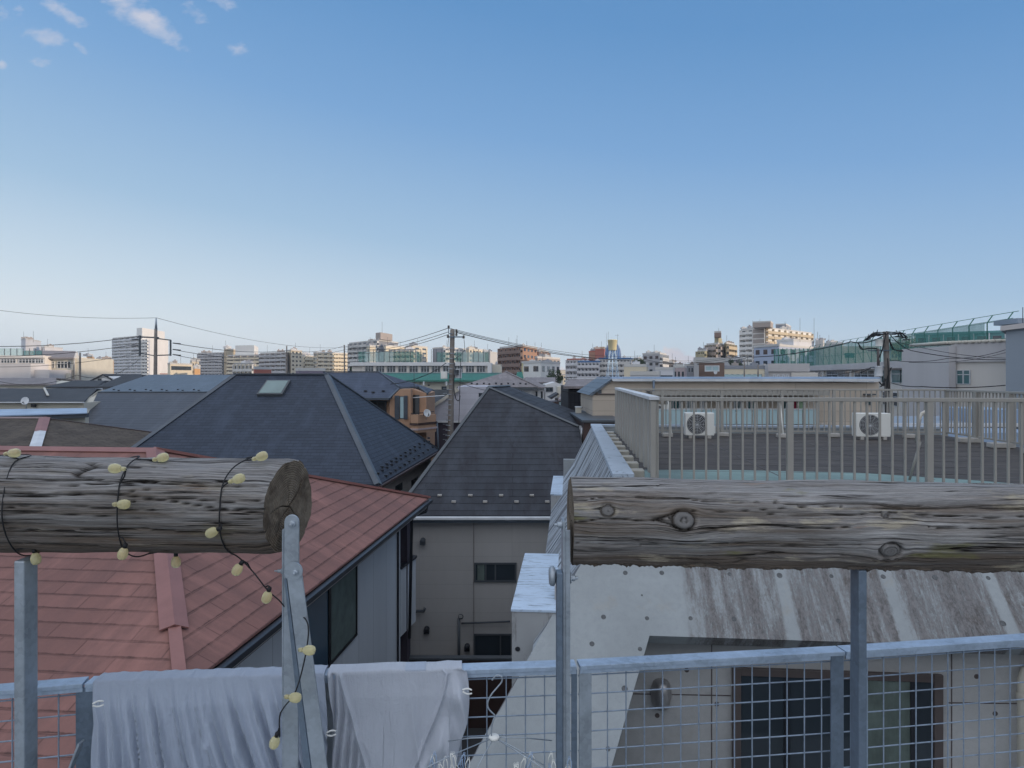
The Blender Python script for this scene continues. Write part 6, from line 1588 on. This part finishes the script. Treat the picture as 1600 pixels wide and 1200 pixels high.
A_('small_house', 'house with a dark red roof below the stepped block', (396, 150), (398, 148), (424, 156), 577, 'c_redroof', None, None, 'c_white', 2, cat='house')
A_('small_house', 'small grey roofed row below the cream balcony block', (462, 140), (466, 138), (508, 142), 579.5, 'c_purple', None, None, 'c_grey', 2, cat='house')
# fan shaped block
A_('apartment_block', 'large apartment block with fanned balconies and a grey cube on its roof', (546, 330), (592, 300), (622, 325), 532.5, 'c_dgrey', 'balcony', None, 'c_slab', 12, 6, 3, pent=((.90, 1.05, .0, .6, 519.5, 'c_taupe'),), antennas=((597, 520, 503),))
A_('apartment_block', 'stepped cream wing right of the fanned block', (600, 298), (603, 296), (632, 310), 541, 'c_cream', None, None, 'c_slab', 11)
A_('apartment_block', 'low wing with balcony row right of the stepped cream wing', (608, 285), (648, 280), (652, 300), 547.5, 'c_slab', 'balcony', None, 'c_cream', 10, 6, 1)
A_('apartment_block', 'square cream tower end right of the fanned block', (634, 320), (646, 312), (668, 330), 541, 'c_cream', 'balcony', 'windows', 'c_cream', 12, 2, 2)
A_('apartment_block', 'round yellowish stair drum before the fanned block', (573, 270), (578, 266), (587, 272), 541, 'c_cream', None, None, 'c_slab', 9)
A_('apartment_block', 'slate blue wall with a cream top row behind the middle net', (676, 300), (693, 290), (727, 310), 544, 'c_dgrey', None, 'balcony', 'c_white', 11, 3, 6)
A_('apartment_block', 'cream block with a small roof cube behind the middle net', (728, 300), (733, 296), (757, 315), 545.5, 'c_cream', None, 'windows', 'c_cream', 11, 1, 5, pent=((.2, 1, .0, .5, 542.5, 'c_cream'),))
A_('apartment_block', 'pale square stair end right of the cream roof cube', (756, 300), (766, 296), (777, 310), 551, 'c_slab', None, None, 'c_white', 10)
# brick block
A_('apartment_block', 'brown brick block with corner balconies in the middle of the skyline', (781, 250), (817, 232), (839, 250), 541.5, 'c_brick', 'balcony', 'windows', 'c_brown', 9, 5, 4, pent=((0, .22, 0, .4, 538.5, 'c_brick'),), antennas=((795, 541, 527), (808, 540, 524), (823, 540, 533), (836, 542, 535)))
A_('apartment_block', 'lower brick wing with open top frame right of the brown block', (838, 262), (842, 258), (857, 270), 549.5, 'c_brick', None, 'balcony', 'c_taupe', 8, 1, 3)
A_('apartment_block', 'low brown topped block behind the white building with the yellow stripe', (836, 225), (840, 222), (875, 240), 559.5, 'c_taupe', None, 'windows', 'c_taupe', 7, 1, 6)
g = A_('office_block', 'white building with small windows and a yellow stripe down its corner', (815.5, 190), (845, 180), (875, 200), 567, 'c_white', 'windows', 'windows', 'c_white', 4, 2, 4, 'office block')
MB().box(P_(815, 589, 189.3), P_(820, 567.5, 189.3)+Vector((0, .3, 0))).build('stripe', G['c_yellow'], g)
# red and blue roofed group
A_('apartment_block', 'grey balcony block with a flat red roof left of the water tower', (886, 300), (913, 292), (926, 310), 562, 'c_slab', 'balcony', None, 'c_pale', 7, 5, 2, roofm='c_redroof')
A_('apartment_block', 'brown upper block on the red roofed group', (920, 310), (930, 305), (934, 320), 550, 'c_brick', None, None, 'c_brick', 9, roofm='c_redroof')
A_('apartment_block', 'dark red stepped tower with a tan chimney left of the blue dome', (930, 300), (944, 296), (948, 315), 547, 'c_redroof', None, None, 'c_brick', 9, pent=((.4, .95, .2, .8, 541, 'c_tan'),), roofm='c_redroof')
A_('apartment_block', 'blue edged balcony block with white rails under the dome', (903, 285), (937, 280), (942, 300), 566, 'c_pale', 'balcony', None, 'c_pale', 7, 6, 1, roofm='c_bluep')
A_('apartment_block', 'blue topped block directly under the blue dome', (936, 283), (985, 278), (992, 300), 561, 'c_pale', 'balcony', None, 'c_slab', 8, 9, 1, roofm='c_bluep')
g = thing('dome_house', 'dark blue domed roof house behind the water tower', 'dome', P_(958, 560, 290), 0)
Dd = 290.; rr = 12/F*Dd
MB().lathe([(rr, 0), (rr*1.02, 2.), (rr*.92, 4.2), (rr*.70, 5.8), (rr*.5, 6.6), (0, 6.9)], P_(957.5, 561, Dd), (0, 0, 1), 24).build('dome', G['c_bluep'], g)
for k in range(10):
    a = math.pi*(1+(k+.5)/10); c = P_(957.5, 561, Dd); m = MB(); m.tube([c+Vector((rr*1.04*s*math.cos(a), rr*1.04*s*math.sin(a), z)) for s, z in ((1, 0), (1.02, 2), (.92, 4.2), (.70, 5.85))], .1, 5); m.build('rib', G['c_blue'], g)
g = thing('water_tower', 'yellow water tank on pale blue lattice legs', 'water tower', P_(958, 600, 200, 0), 0)
Dd = 200.; c = P_(957, 547.5, Dd); rr = 7.3/F*Dd
MB().lathe([(0, 0), (rr*.82, 0), (rr*.88, .3), (rr, 2.85), (rr*1.05, 2.9), (rr*1.05, 3.05), (rr*.6, 3.2), (0, 3.25)], c, (0, 0, 1), 28).build('tank', G['c_yellow'], g)
plain('lattice_paint', (.52, .66, .78), .5, .06)
for sx, sy in ((-1, -1), (1, -1), (-1, 1), (1, 1)):
    MB().bar((c.x+sx*.8, Dd+sy*.8, c.z), (c.x+sx*2.6, Dd+sy*2.6, 0), .16).build('leg', G['lattice_paint'], g)
n = 5
for k in range(n):
    f0 = k/n; f1 = (k+1)/n; h0 = c.z*(1-f0); h1 = c.z*(1-f1); w0 = .8+1.8*f0; w1 = .8+1.8*f1
    m = MB()
    for sy in (-1, 1):
        m.bar((c.x-w0, Dd+sy*w0, h0), (c.x+w1, Dd+sy*w1, h1), .09); m.bar((c.x+w0, Dd+sy*w0, h0), (c.x-w1, Dd+sy*w1, h1), .09); m.bar((c.x-w1, Dd+sy*w1, h1), (c.x+w1, Dd+sy*w1, h1), .1)
        m.bar((c.x+sy*w0, Dd-w0, h0), (c.x+sy*w1, Dd+w1, h1), .09); m.bar((c.x+sy*w1, Dd-w1, h1), (c.x+sy*w1, Dd+w1, h1), .1)
    m.build('lattice_brace', G['lattice_paint'], g)
MB().tube([(c.x, Dd, 0), c], .16, 8).build('riser_pipe', G['lattice_paint'], g)
m = MB()
for x, y in ((950.5, 518), (965, 522), (948, 520)): m.tube([P_(x, 548 if x > 960 else 560, Dd), P_(x, y, Dd)], .035, 5)
m.tube([P_(961, 524, Dd), P_(967, 524, Dd)], .03, 5); m.build('antenna_mast', G['slate_trim'], g)
A_('apartment_block', 'grey apartment block with a lit balcony side, left of the cumulus', (1004, 230), (1031, 222), (1041, 235), 553.5, 'c_grey', 'windows', 'balcony', 'c_slab', 8, 3, 3, pent=((.38, .7, .1, .7, 549.5, 'c_grey'),))
A_('office_block', 'low cream building with one grey window right of the water tower', (975, 160), (1010, 158), (1013, 166), 573, 'c_cream', None, None, 'c_white', 3, cat='office block')
A_('small_house', 'row with little dark parapet notches behind the long beige roof', (985, 110), (1030, 110), (1032, 115), 586, 'c_grey', None, None, 'c_white', 2, cat='house')
A_('small_house', 'dark wooded roofs left of the grey apartment block', (990, 250), (1002, 248), (1004, 255), 563, 'c_purple', None, None, 'c_white', 5, cat='house')
A_('office_block', 'pale shuttered warehouse right of the grey apartment block', (1024, 150), (1052, 148), (1054, 155), 578, 'c_pale', 'bands', None, 'c_white', 2, cat='warehouse')
A_('apartment_block', 'small mauve block below the cumulus', (1041, 240), (1052, 238), (1054, 250), 567.5, 'c_taupe', 'windows', None, 'c_white', 5, 3)
A_('small_house', 'pink mauve house row right of the shuttered warehouse', (1052, 170), (1070, 168), (1073, 176), 574.5, 'pinkish', 'windows', None, 'c_white', 3, 3, cat='house')
A_('small_house', 'distant grey blue roofs left of the dark panelled house', (1070, 260), (1084, 258), (1086, 265), 571.5, 'c_dgrey', 'windows', None, 'c_white', 4, 3, cat='house')
A_('apartment_block', 'olive apartment wing, lowest of the stepped olive group', (1090, 250), (1104, 245), (1106, 255), 548.5, 'c_olive', 'balcony', None, 'c_olive', 9, 2, 1)
A_('apartment_block', 'olive grey apartment block with brown capped lift tower', (1104, 255), (1122, 248), (1132, 262), 538, 'c_olive', 'balcony', 'balcony', 'c_taupe', 11, 3, 2, pent=((.66, 1.0, .05, .6, 527, 'c_olive'),), antennas=((1123, 520, 512),))
A_('roof_tower', 'brown water tank box crowning the olive lift tower', (1116, 247), (1126.5, 245), (1127, 250), 519.5, 'c_brown', None, None, 'c_brown', 1, low=gz(527, 246), cat='water tank')
A_('apartment_block', 'sunlit olive apartment wing with tile columns at the right of its group', (1131, 258), (1135, 250), (1148, 262), 537, 'c_olive', None, 'balcony', 'c_tan', 11, 1, 3)
A_('apartment_tower', 'white tower with dark slot windows beside brown panels', (1158, 300), (1178, 292), (1180, 300), 514, 'c_white', 'balcony', None, 'c_white', 14, 2, 1)
A_('apartment_tower', 'white tower front with a column of brown panels', (1175.5, 291), (1195, 286), (1196, 290), 512.5, 'c_white', 'panels', None, 'c_taupe', 14, 1, 1, pent=())
A_('apartment_tower', 'long sunlit balcony side of the white tower, stepping down to the right', (1195.5, 290), (1197, 288), (1268, 325), 513, 'c_white', None, 'balcony', 'c_tan', 14, 1, 8)
A_('roof_tower', 'brown faced lift house on the white tower', (1176, 284), (1204, 280), (1208, 290), 503.5, 'c_taupe', None, None, 'c_white', 1, low=gz(511.5, 283), cat='roof house')
A_('roof_tower', 'open pergola frame on the long side of the white tower', (1212, 330), (1228, 328), (1236, 345), 507.5, 'c_dgrey', None, None, 'c_white', 1, low=31.1, cat='roof house')
A_('office_block', 'lilac blue office block with few windows before the white tower', (1178, 190), (1215, 180), (1275, 200), 541, 'c_blue', 'windows', 'windows', 'c_blue', 6, 3, 4, cat='office block')
A_('office_block', 'pale blue stepped roof houses above the lilac office block', (1214, 195), (1240, 192), (1272, 200), 533, 'c_pale', None, None, 'c_blue', 5, cat='office block', antennas=((1250, 534, 497), (1272, 536, 497), (1281, 556, 523)))
A_('office_block', 'small grey roof cubes left of the tall net', (1274, 200), (1286, 198), (1288, 202), 534, 'c_slab', None, None, 'c_blue', 5, cat='office block')
A_('small_house', 'grey wall between the dark panelled house and the white tower', (1132, 190), (1147, 188), (1149, 195), 563, 'c_grey', None, None, 'c_white', 4, cat='house')
A_('small_house', 'dark box building between olive group and white tower', (1147, 200), (1158, 198), (1160, 205), 563, 'c_purple', 'bands', None, 'c_white', 4, 2, cat='house')
g = A_('dark_house', 'dark brown panelled house with a pale framed board on its front', (1084, 82), (1085, 78), (1132, 80), 566.5, 'c_brown', None, None, 'c_grey', 2, cat='house')
MB().box(P_(1084.5, 600, 77.9), P_(1092, 567, 77.9)+Vector((0, .06, 0))).build('side_panel', G['c_grey'], g)
w_ = flatwindow(g, 1101, 1124, 571, 580.5, 77.6, (1112.5,), 'white_metal', 'frosted', .12)
dish(1117, 582, 77.2, 3, 'small white dish on a leaning stand before the dark panelled house', .2, .5)
g = A_('apartment_house', 'low long house with dark windows and pale blue balcony fronts below the white tower', (1131, 120), (1193, 118), (1195, 126), 576.5, 'c_cream', 'windows', None, 'c_white', 3, 7, 1, cat='apartment house', roofm='c_dgrey')
MB().box(P_(1132, 591, 117.3), P_(1190, 585, 117.3)+Vector((0, .2, 0))).build('balcony_front', G['frosted'], g)
# buildings behind the tall green net at the right
A_('school_block', 'teal grey school block with three window rows behind the cranked net posts', (1430, 190), (1650, 170), (1655, 190), 517, 'c_teal', 'balcony', None, 'c_pale', 6, 9, 1, cat='school', roofm='c_teal')
A_('apartment_block', 'pale olive block behind the net just right of the tangled pole', (1392, 260), (1420, 255), (1428, 265), 536, 'c_olive', 'windows', None, 'c_slab', 7, 5, 1)
A_('apartment_block', 'pale grey green slab behind the net left of the tangled pole', (1288, 240), (1316, 236), (1318, 245), 537.5, 'c_grey', None, None, 'c_slab', 7)
# a few trees between the far roofs
plain('leaves', (.045, .065, .03), .9, .4, .6); plain('leaves_pale', (.11, .12, .05), .9, .4, .6); plain('bark', (.09, .07, .055), .9)
def tree(px, py, D, hw, hh, label, mt, seed):
    rr = random.Random(seed); c = P_(px, py, D); g = thing('tree', label, 'tree', (c.x, D, 0), 0, 'trees between the far roofs')
    m = MB(); m.tube([(0, 0, 0), (.1, 0, c.z*.5), (0, 0, c.z-.2)], [.3, .22, .1], 8)
    for k in range(6):
        a = rr.uniform(0, 6.28); z = c.z*rr.uniform(.55, .85); m.tube([(0, 0, z), (math.cos(a)*hw*.6, math.sin(a)*hw*.6, z+hh*.6)], [.09, .03], 5)
    m.build('trunk', G['bark'], g, local=True); m = MB()
    cl = [(Vector((rr.uniform(-1, 1)*hw*.7, rr.uniform(-1, 1)*hw*.7, c.z+rr.uniform(-.8, .45)*hh)), rr.uniform(.25, .5)*min(hw, hh)) for _ in range(16)]
    for k in range(1500):
        q, r_ = rr.choice(cl); d = Vector((rr.gauss(0, 1), rr.gauss(0, 1), rr.gauss(0, .8))).normalized()*r_*rr.uniform(.5, 1.15); p = q+d
        u = Vector((rr.gauss(0, 1), rr.gauss(0, 1), rr.gauss(0, 1))).normalized(); w_ = u.orthogonal().normalized(); s = rr.uniform(.10, .22)*min(hw, 3)/2
        m.add([p-u*s, p+w_*s*.6, p+u*s, p-w_*s*.6], [[0, 1, 2, 3]])
    m.build('crown', G[mt], g, local=True, fixn=False)
tree(1151, 570, 170, 2.0, 1.8, 'dark tree beside the dark box building below the white tower', 'leaves', 1)
tree(1404, 540, 185, 4.5, 3.2, 'pale leafy tree seen through the net right of the tangled pole', 'leaves_pale', 2)
tree(996, 568, 210, 2.8, 2.2, 'dark tree just left of the grey apartment block', 'leaves', 3)
tree(1343, 556, 175, 3.2, 2.4, 'pale leafy tree behind the net left of the tangled pole', 'leaves_pale', 4)
tree(868, 586, 120, 1.6, 1.4, 'small dark tree under the white building with the yellow stripe', 'leaves', 5)
tree(560, 577, 180, 2.4, 1.6, 'small dark tree at the left end of the white middle school', 'leaves', 6)
# low roofs closing the horizon between the named buildings
random.seed(21)
spots = []
mats_ = ['c_pale', 'c_cream', 'c_grey', 'c_taupe', 'c_white', 'c_dgrey', 'c_slab']
cols = {'c_pale': 'pale', 'c_cream': 'cream', 'c_grey': 'grey', 'c_taupe': 'taupe', 'c_white': 'white', 'c_dgrey': 'dark grey', 'c_slab': 'light grey'}
for D, step, hh in ((200, 34, 7.5), (330, 24, 9.2), (520, 24, 10.5), (1000, 22, 15)):
    x = -60+random.uniform(0, 10)
    while x < 1660:
        w_ = step*random.uniform(.7, 1.3); D1 = D*random.uniform(.94, 1.06); h = hh*random.uniform(.75, 1.12) if D < 600 else H+random.uniform(2, hh-6)
        mt = random.choice(mats_); X0 = gx(x, D1); X1 = gx(x+w_, D1)
        g = thing('distant_building', '%s building, one of the small ones filling the far horizon' % cols[mt], 'building', ((X0+X1)/2, D1, 0), 0, 'small %s buildings along the horizon' % cols[mt])
        MB().box((X0, D1, 0), (X1, D1+12+D*.03, h)).build('wall', G[mt], g)
        MB().box((X0-.3, D1-.3, h+.01), (X1+.3, D1+12.3+D*.03, h+.5)).build('roof', G[random.choice(['c_dgrey', 'c_taupe', 'c_slab', 'c_redroof'] if D < 600 else ['c_slab', 'c_grey'])], g)
        if D < 600:
            wm = MB().box((0, -.06, 0), ((X1-X0)*.16, 0, 1.1)).mesh('window', G['glass'])
            for b in range(3): 
                for zz in (h-2.2, h-5): inst('window', wm, g, (X0+(X1-X0)*(.12+.3*b)-(X0+X1)/2, 0, zz))
        x += w_*random.uniform(.95, 1.9 if D < 500 else 1.35)
# unseen slabs added beyond the view to throw shade over the near roofs
def back(cx, cy, L, hgt, rz, label):
    rz = math.atan2(sdx, -sdy)
    g = thing('apartment_block', label, 'apartment block', (cx, cy, 0), rz, 'tall blocks behind the terrace')
    MB().box((-L/2, -6, 0), (L/2, 6, hgt)).build('wall', G['c_cream'], g, local=True)
    MB().box((-L/2-.3, -6.3, hgt+.01), (L/2+.3, 6.3, hgt+.6)).build('roof', G['c_slab'], g, local=True)
    n = int(L/7)
    for f in range(int(hgt/3)):
        m = MB().box((-L/2, 6, f*3+.2), (L/2, 7.1, f*3+.35)); m.box((-L/2, 7.11, f*3), (L/2, 7.2, f*3+1.2)); m.build('balcony', G['c_white'], g, local=True)
SDX = 0
sdx, sdy = math.sin(R(SAZ)), math.cos(R(SAZ))
for i, off in enumerate((-88, -24, 40, 104, 158)):
    cx = sdx*95+off*(-sdy); cy = sdy*95+off*sdx
    cx += sdx*15*(i % 2); cy += sdy*15*(i % 2)
    back(cx, cy, 72., BH + (i % 2)*2, R(90-SAZ+90), ['tall cream apartment slab far to the left behind the terrace', 'tall cream apartment slab left behind the terrace', 'tall cream apartment slab straight down the sun direction behind the terrace', 'tall cream apartment slab right behind the terrace', 'tall cream apartment slab far to the right behind the terrace'][i])
HAZE = .00027
# ================================================================== ground, sky, light, camera
MB().poly([(-4000, -1500, 0), (4000, -1500, 0), (4000, 6000, 0), (-4000, 6000, 0)]).build('ground', G['asphalt'], None, fixn=False)['kind'] = 'structure'
SUN_AZ = R(SAZ); SUN_EL = R(8)     # clockwise from the view direction
sun = bpy.data.lights.new('sun', 'SUN'); sun.energy = 3.6; sun.angle = R(.5); sun.color = (1, .80, .60)
so = bpy.data.objects.new('sun', sun); COL.objects.link(so)
sd = Vector((math.sin(SUN_AZ)*math.cos(SUN_EL), math.cos(SUN_AZ)*math.cos(SUN_EL), math.sin(SUN_EL)))
so.rotation_euler = sd.to_track_quat('Z', 'Y').to_euler(); so.location = (60, -60, 60)
w = bpy.data.worlds.new('World'); SC.world = w; w.use_nodes = True
nt = w.node_tree; bg = nt.nodes['Background']
class WT(NT):
    def __init__(s): s.t = nt; s.n = nt.nodes; s.l = nt.links
t = WT()
sky = t.node('ShaderNodeTexSky', sky_type='NISHITA'); sky.sun_disc = False
sky.sun_elevation = SUN_EL; sky.sun_rotation = SUN_AZ; sky.altitude = 50; sky.air_density = 1.0; sky.dust_density = .6; sky.ozone_density = 2.0
tc = t.node('ShaderNodeTexCoord'); sep = t.node('ShaderNodeSeparateXYZ'); t.link(tc.outputs['Generated'], sep.inputs[0])
yy = t.math('MAXIMUM', sep.outputs[1], .02)
U = t.math('DIVIDE', sep.outputs[0], yy); V_ = t.math('DIVIDE', sep.outputs[2], yy)
cmb = t.node('ShaderNodeCombineXYZ'); t.link(U, cmb.inputs[0]); t.link(V_, cmb.inputs[1])
def wn(scale, detail, loc, rot=0, sc=(1, 1, 1), rough=.62):
    mp = t.node('ShaderNodeMapping'); t.link(cmb.outputs[0], mp.inputs[0]); mp.inputs['Rotation'].default_value = (0, 0, rot); mp.inputs['Scale'].default_value = sc; mp.inputs['Location'].default_value = loc
    return t.noise(mp.outputs[0], scale, detail, rough, .3)
nA = wn(16, 8, (0, 0, 0), R(40), (1, 2.4, 1)); nB = wn(60, 7, (3, 1, 0), R(40), (1, 1.6, 1)); nC = wn(7, 3, (5, 5, 0))
# blobs in photo directions: x, y, half length, half width, angle (deg, downwards to the right), strength
blobs = [(232, 30, 62, 17, 38, 1.1), (196, 2, 34, 22, 10, 1.0), (92, 12, 56, 12, 36, .85), (66, 56, 42, 14, 12, .8), (64, 97, 22, 10, 5, .7), (371, 76, 17, 14, 20, .85), (308, 22, 26, 16, 30, .75), (275, 66, 18, 10, 70, .7), (2, 14, 18, 14, 0, .6), (2, 101, 9, 8, 0, .8), (352, 6, 28, 10, 20, .65), (125, 75, 20, 7, 40, .6), (28, 18, 16, 12, 0, .6)]
tot = None
for (x, y, a, b, ang, s) in blobs:
    cu = (x-800)/F; cv = (HY-y)/F; th = R(-ang); ca, sa = math.cos(th), math.sin(th)
    du = t.math('SUBTRACT', U, cu); dv = t.math('SUBTRACT', V_, cv)
    p = t.math('MULTIPLY', t.math('ADD', t.math('MULTIPLY', du, ca), t.math('MULTIPLY', dv, sa)), F/a)
    q = t.math('MULTIPLY', t.math('SUBTRACT', t.math('MULTIPLY', dv, ca), t.math('MULTIPLY', du, sa)), F/b)
    r2 = t.math('ADD', t.math('MULTIPLY', p, p), t.math('MULTIPLY', q, q))
    bl = t.math('MULTIPLY', t.math('EXPONENT', t.math('MULTIPLY', r2, -.7)), s)
    tot = bl if tot is None else t.math('MAXIMUM', tot, bl)
den = t.math('ADD', tot, t.math('ADD', t.math('MULTIPLY', t.math('SUBTRACT', nA, .5), 1.7), t.math('MULTIPLY', t.math('SUBTRACT', nB, .5), .8)))
den = t.math('MULTIPLY', t.math('SUBTRACT', den, .42), 1.2, None, True)
den = t.math('MULTIPLY', den, t.math('MULTIPLY', tot, 2.5, None, True), None, True)
# cumulus low over the horizon
tot2 = None
for (x, y, a, b, s) in [(1052, 556, 17, 13, 1.1), (1072, 562, 22, 8, 1.0), (1040, 566, 25, 9, .8), (1095, 566, 14, 7, .7), (1066, 575, 60, 8, .45), (880, 580, 24, 8, .6)]:
    du = t.math('MULTIPLY', t.math('SUBTRACT', U, (x-800)/F), F/a); dv = t.math('MULTIPLY', t.math('SUBTRACT', V_, (HY-y)/F), F/b)
    bl = t.math('MULTIPLY', t.math('EXPONENT', t.math('MULTIPLY', t.math('ADD', t.math('MULTIPLY', du, du), t.math('MULTIPLY', dv, dv)), -.7)), s)
    tot2 = bl if tot2 is None else t.math('MAXIMUM', tot2, bl)
den2 = t.math('MULTIPLY', t.math('SUBTRACT', t.math('ADD', tot2, t.math('MULTIPLY', t.math('SUBTRACT', nB, .5), 1.3)), .4), 3.0, None, True)
den2 = t.math('MULTIPLY', den2, t.math('MULTIPLY', tot2, 3, None, True), None, True)
STR = .12; SKY_FILL = 1.2
k = 1/STR
def lin(*c): return tuple(((x/255+.055)/1.055)**2.4 for x in c)
zz = t.math('ADD', sep.outputs[2], t.math('MULTIPLY', sep.outputs[0], .13))
K_ = lambda *c: tuple(x for x in lin(*c))
grad = t.ramp(t.math('MAXIMUM', zz, 0), [(0, K_(226, 236, 243)), (.05, K_(208, 225, 238)), (.17, K_(164, 196, 225)), (.33, K_(124, 168, 215)), (.47, K_(98, 149, 202)), (.62, K_(88, 139, 194))])
gs = t.node('ShaderNodeVectorMath', operation='SCALE'); t.link(grad, gs.inputs[0]); gs.inputs[3].default_value = k
base = t.mix(.03, gs.outputs[0], sky.outputs[0])
# added bright fill in the unseen sky overhead and behind, lifting the foreground
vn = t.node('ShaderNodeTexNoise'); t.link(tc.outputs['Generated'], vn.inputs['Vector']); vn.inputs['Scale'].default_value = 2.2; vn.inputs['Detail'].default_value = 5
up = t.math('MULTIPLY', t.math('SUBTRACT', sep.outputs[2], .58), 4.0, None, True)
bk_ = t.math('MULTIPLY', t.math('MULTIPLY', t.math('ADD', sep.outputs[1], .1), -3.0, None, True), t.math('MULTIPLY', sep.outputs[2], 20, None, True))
sky_fill = t.math('MULTIPLY', t.math('MAXIMUM', up, bk_), t.ramp(vn.outputs['Fac'], [(.3, .55), (.6, 1)]))
base = t.mix(sky_fill, base, tuple(SKY_FILL*x*k for x in (.93, .98, 1.08)))
c = t.mix(t.math('MULTIPLY', den, .9), base, (.60*k, .62*k, .72*k))
lit = t.ramp(nA, [(.35, (.62*k, .60*k, .68*k)), (.6, (.86*k, .74*k, .70*k))])
c = t.mix(t.math('MULTIPLY', den2, .85), c, lit)
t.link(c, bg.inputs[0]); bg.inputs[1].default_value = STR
hz = MB().box((-1400, -500, -1), (1400, 1900, 85)); hb = hz.build('haze', [], None); tag(hb, None, None, None, 'stuff')
hm = bpy.data.materials.new('haze'); hm.use_nodes = True; hn = hm.node_tree; hn.nodes.remove(hn.nodes['Principled BSDF'])
pv = hn.nodes.new('ShaderNodeVolumePrincipled'); pv.inputs['Density'].default_value = HAZE; pv.inputs['Color'].default_value = (.86, .92, 1, 1); pv.inputs['Anisotropy'].default_value = .2
hn.links.new(pv.outputs[0], hn.nodes['Material Output'].inputs['Volume']); hb.data.materials.clear(); hb.data.materials.append(hm)
cam = bpy.data.cameras.new('camera'); co = bpy.data.objects.new('camera', cam); COL.objects.link(co)
co.location = (0, 0, H); co.rotation_euler = (R(90), 0, 0); cam.sensor_width = 36; cam.lens = F/1600*36; cam.shift_y = -(600-HY)/1600
cam.clip_start = .05; cam.clip_end = 8000
SC.camera = co
SC.view_settings.view_transform = 'Standard'; SC.view_settings.look = 'None'; SC.view_settings.exposure = 0.0; SC.view_settings.gamma = 1
SC.cycles.max_bounces = 6; SC.cycles.transparent_max_bounces = 12
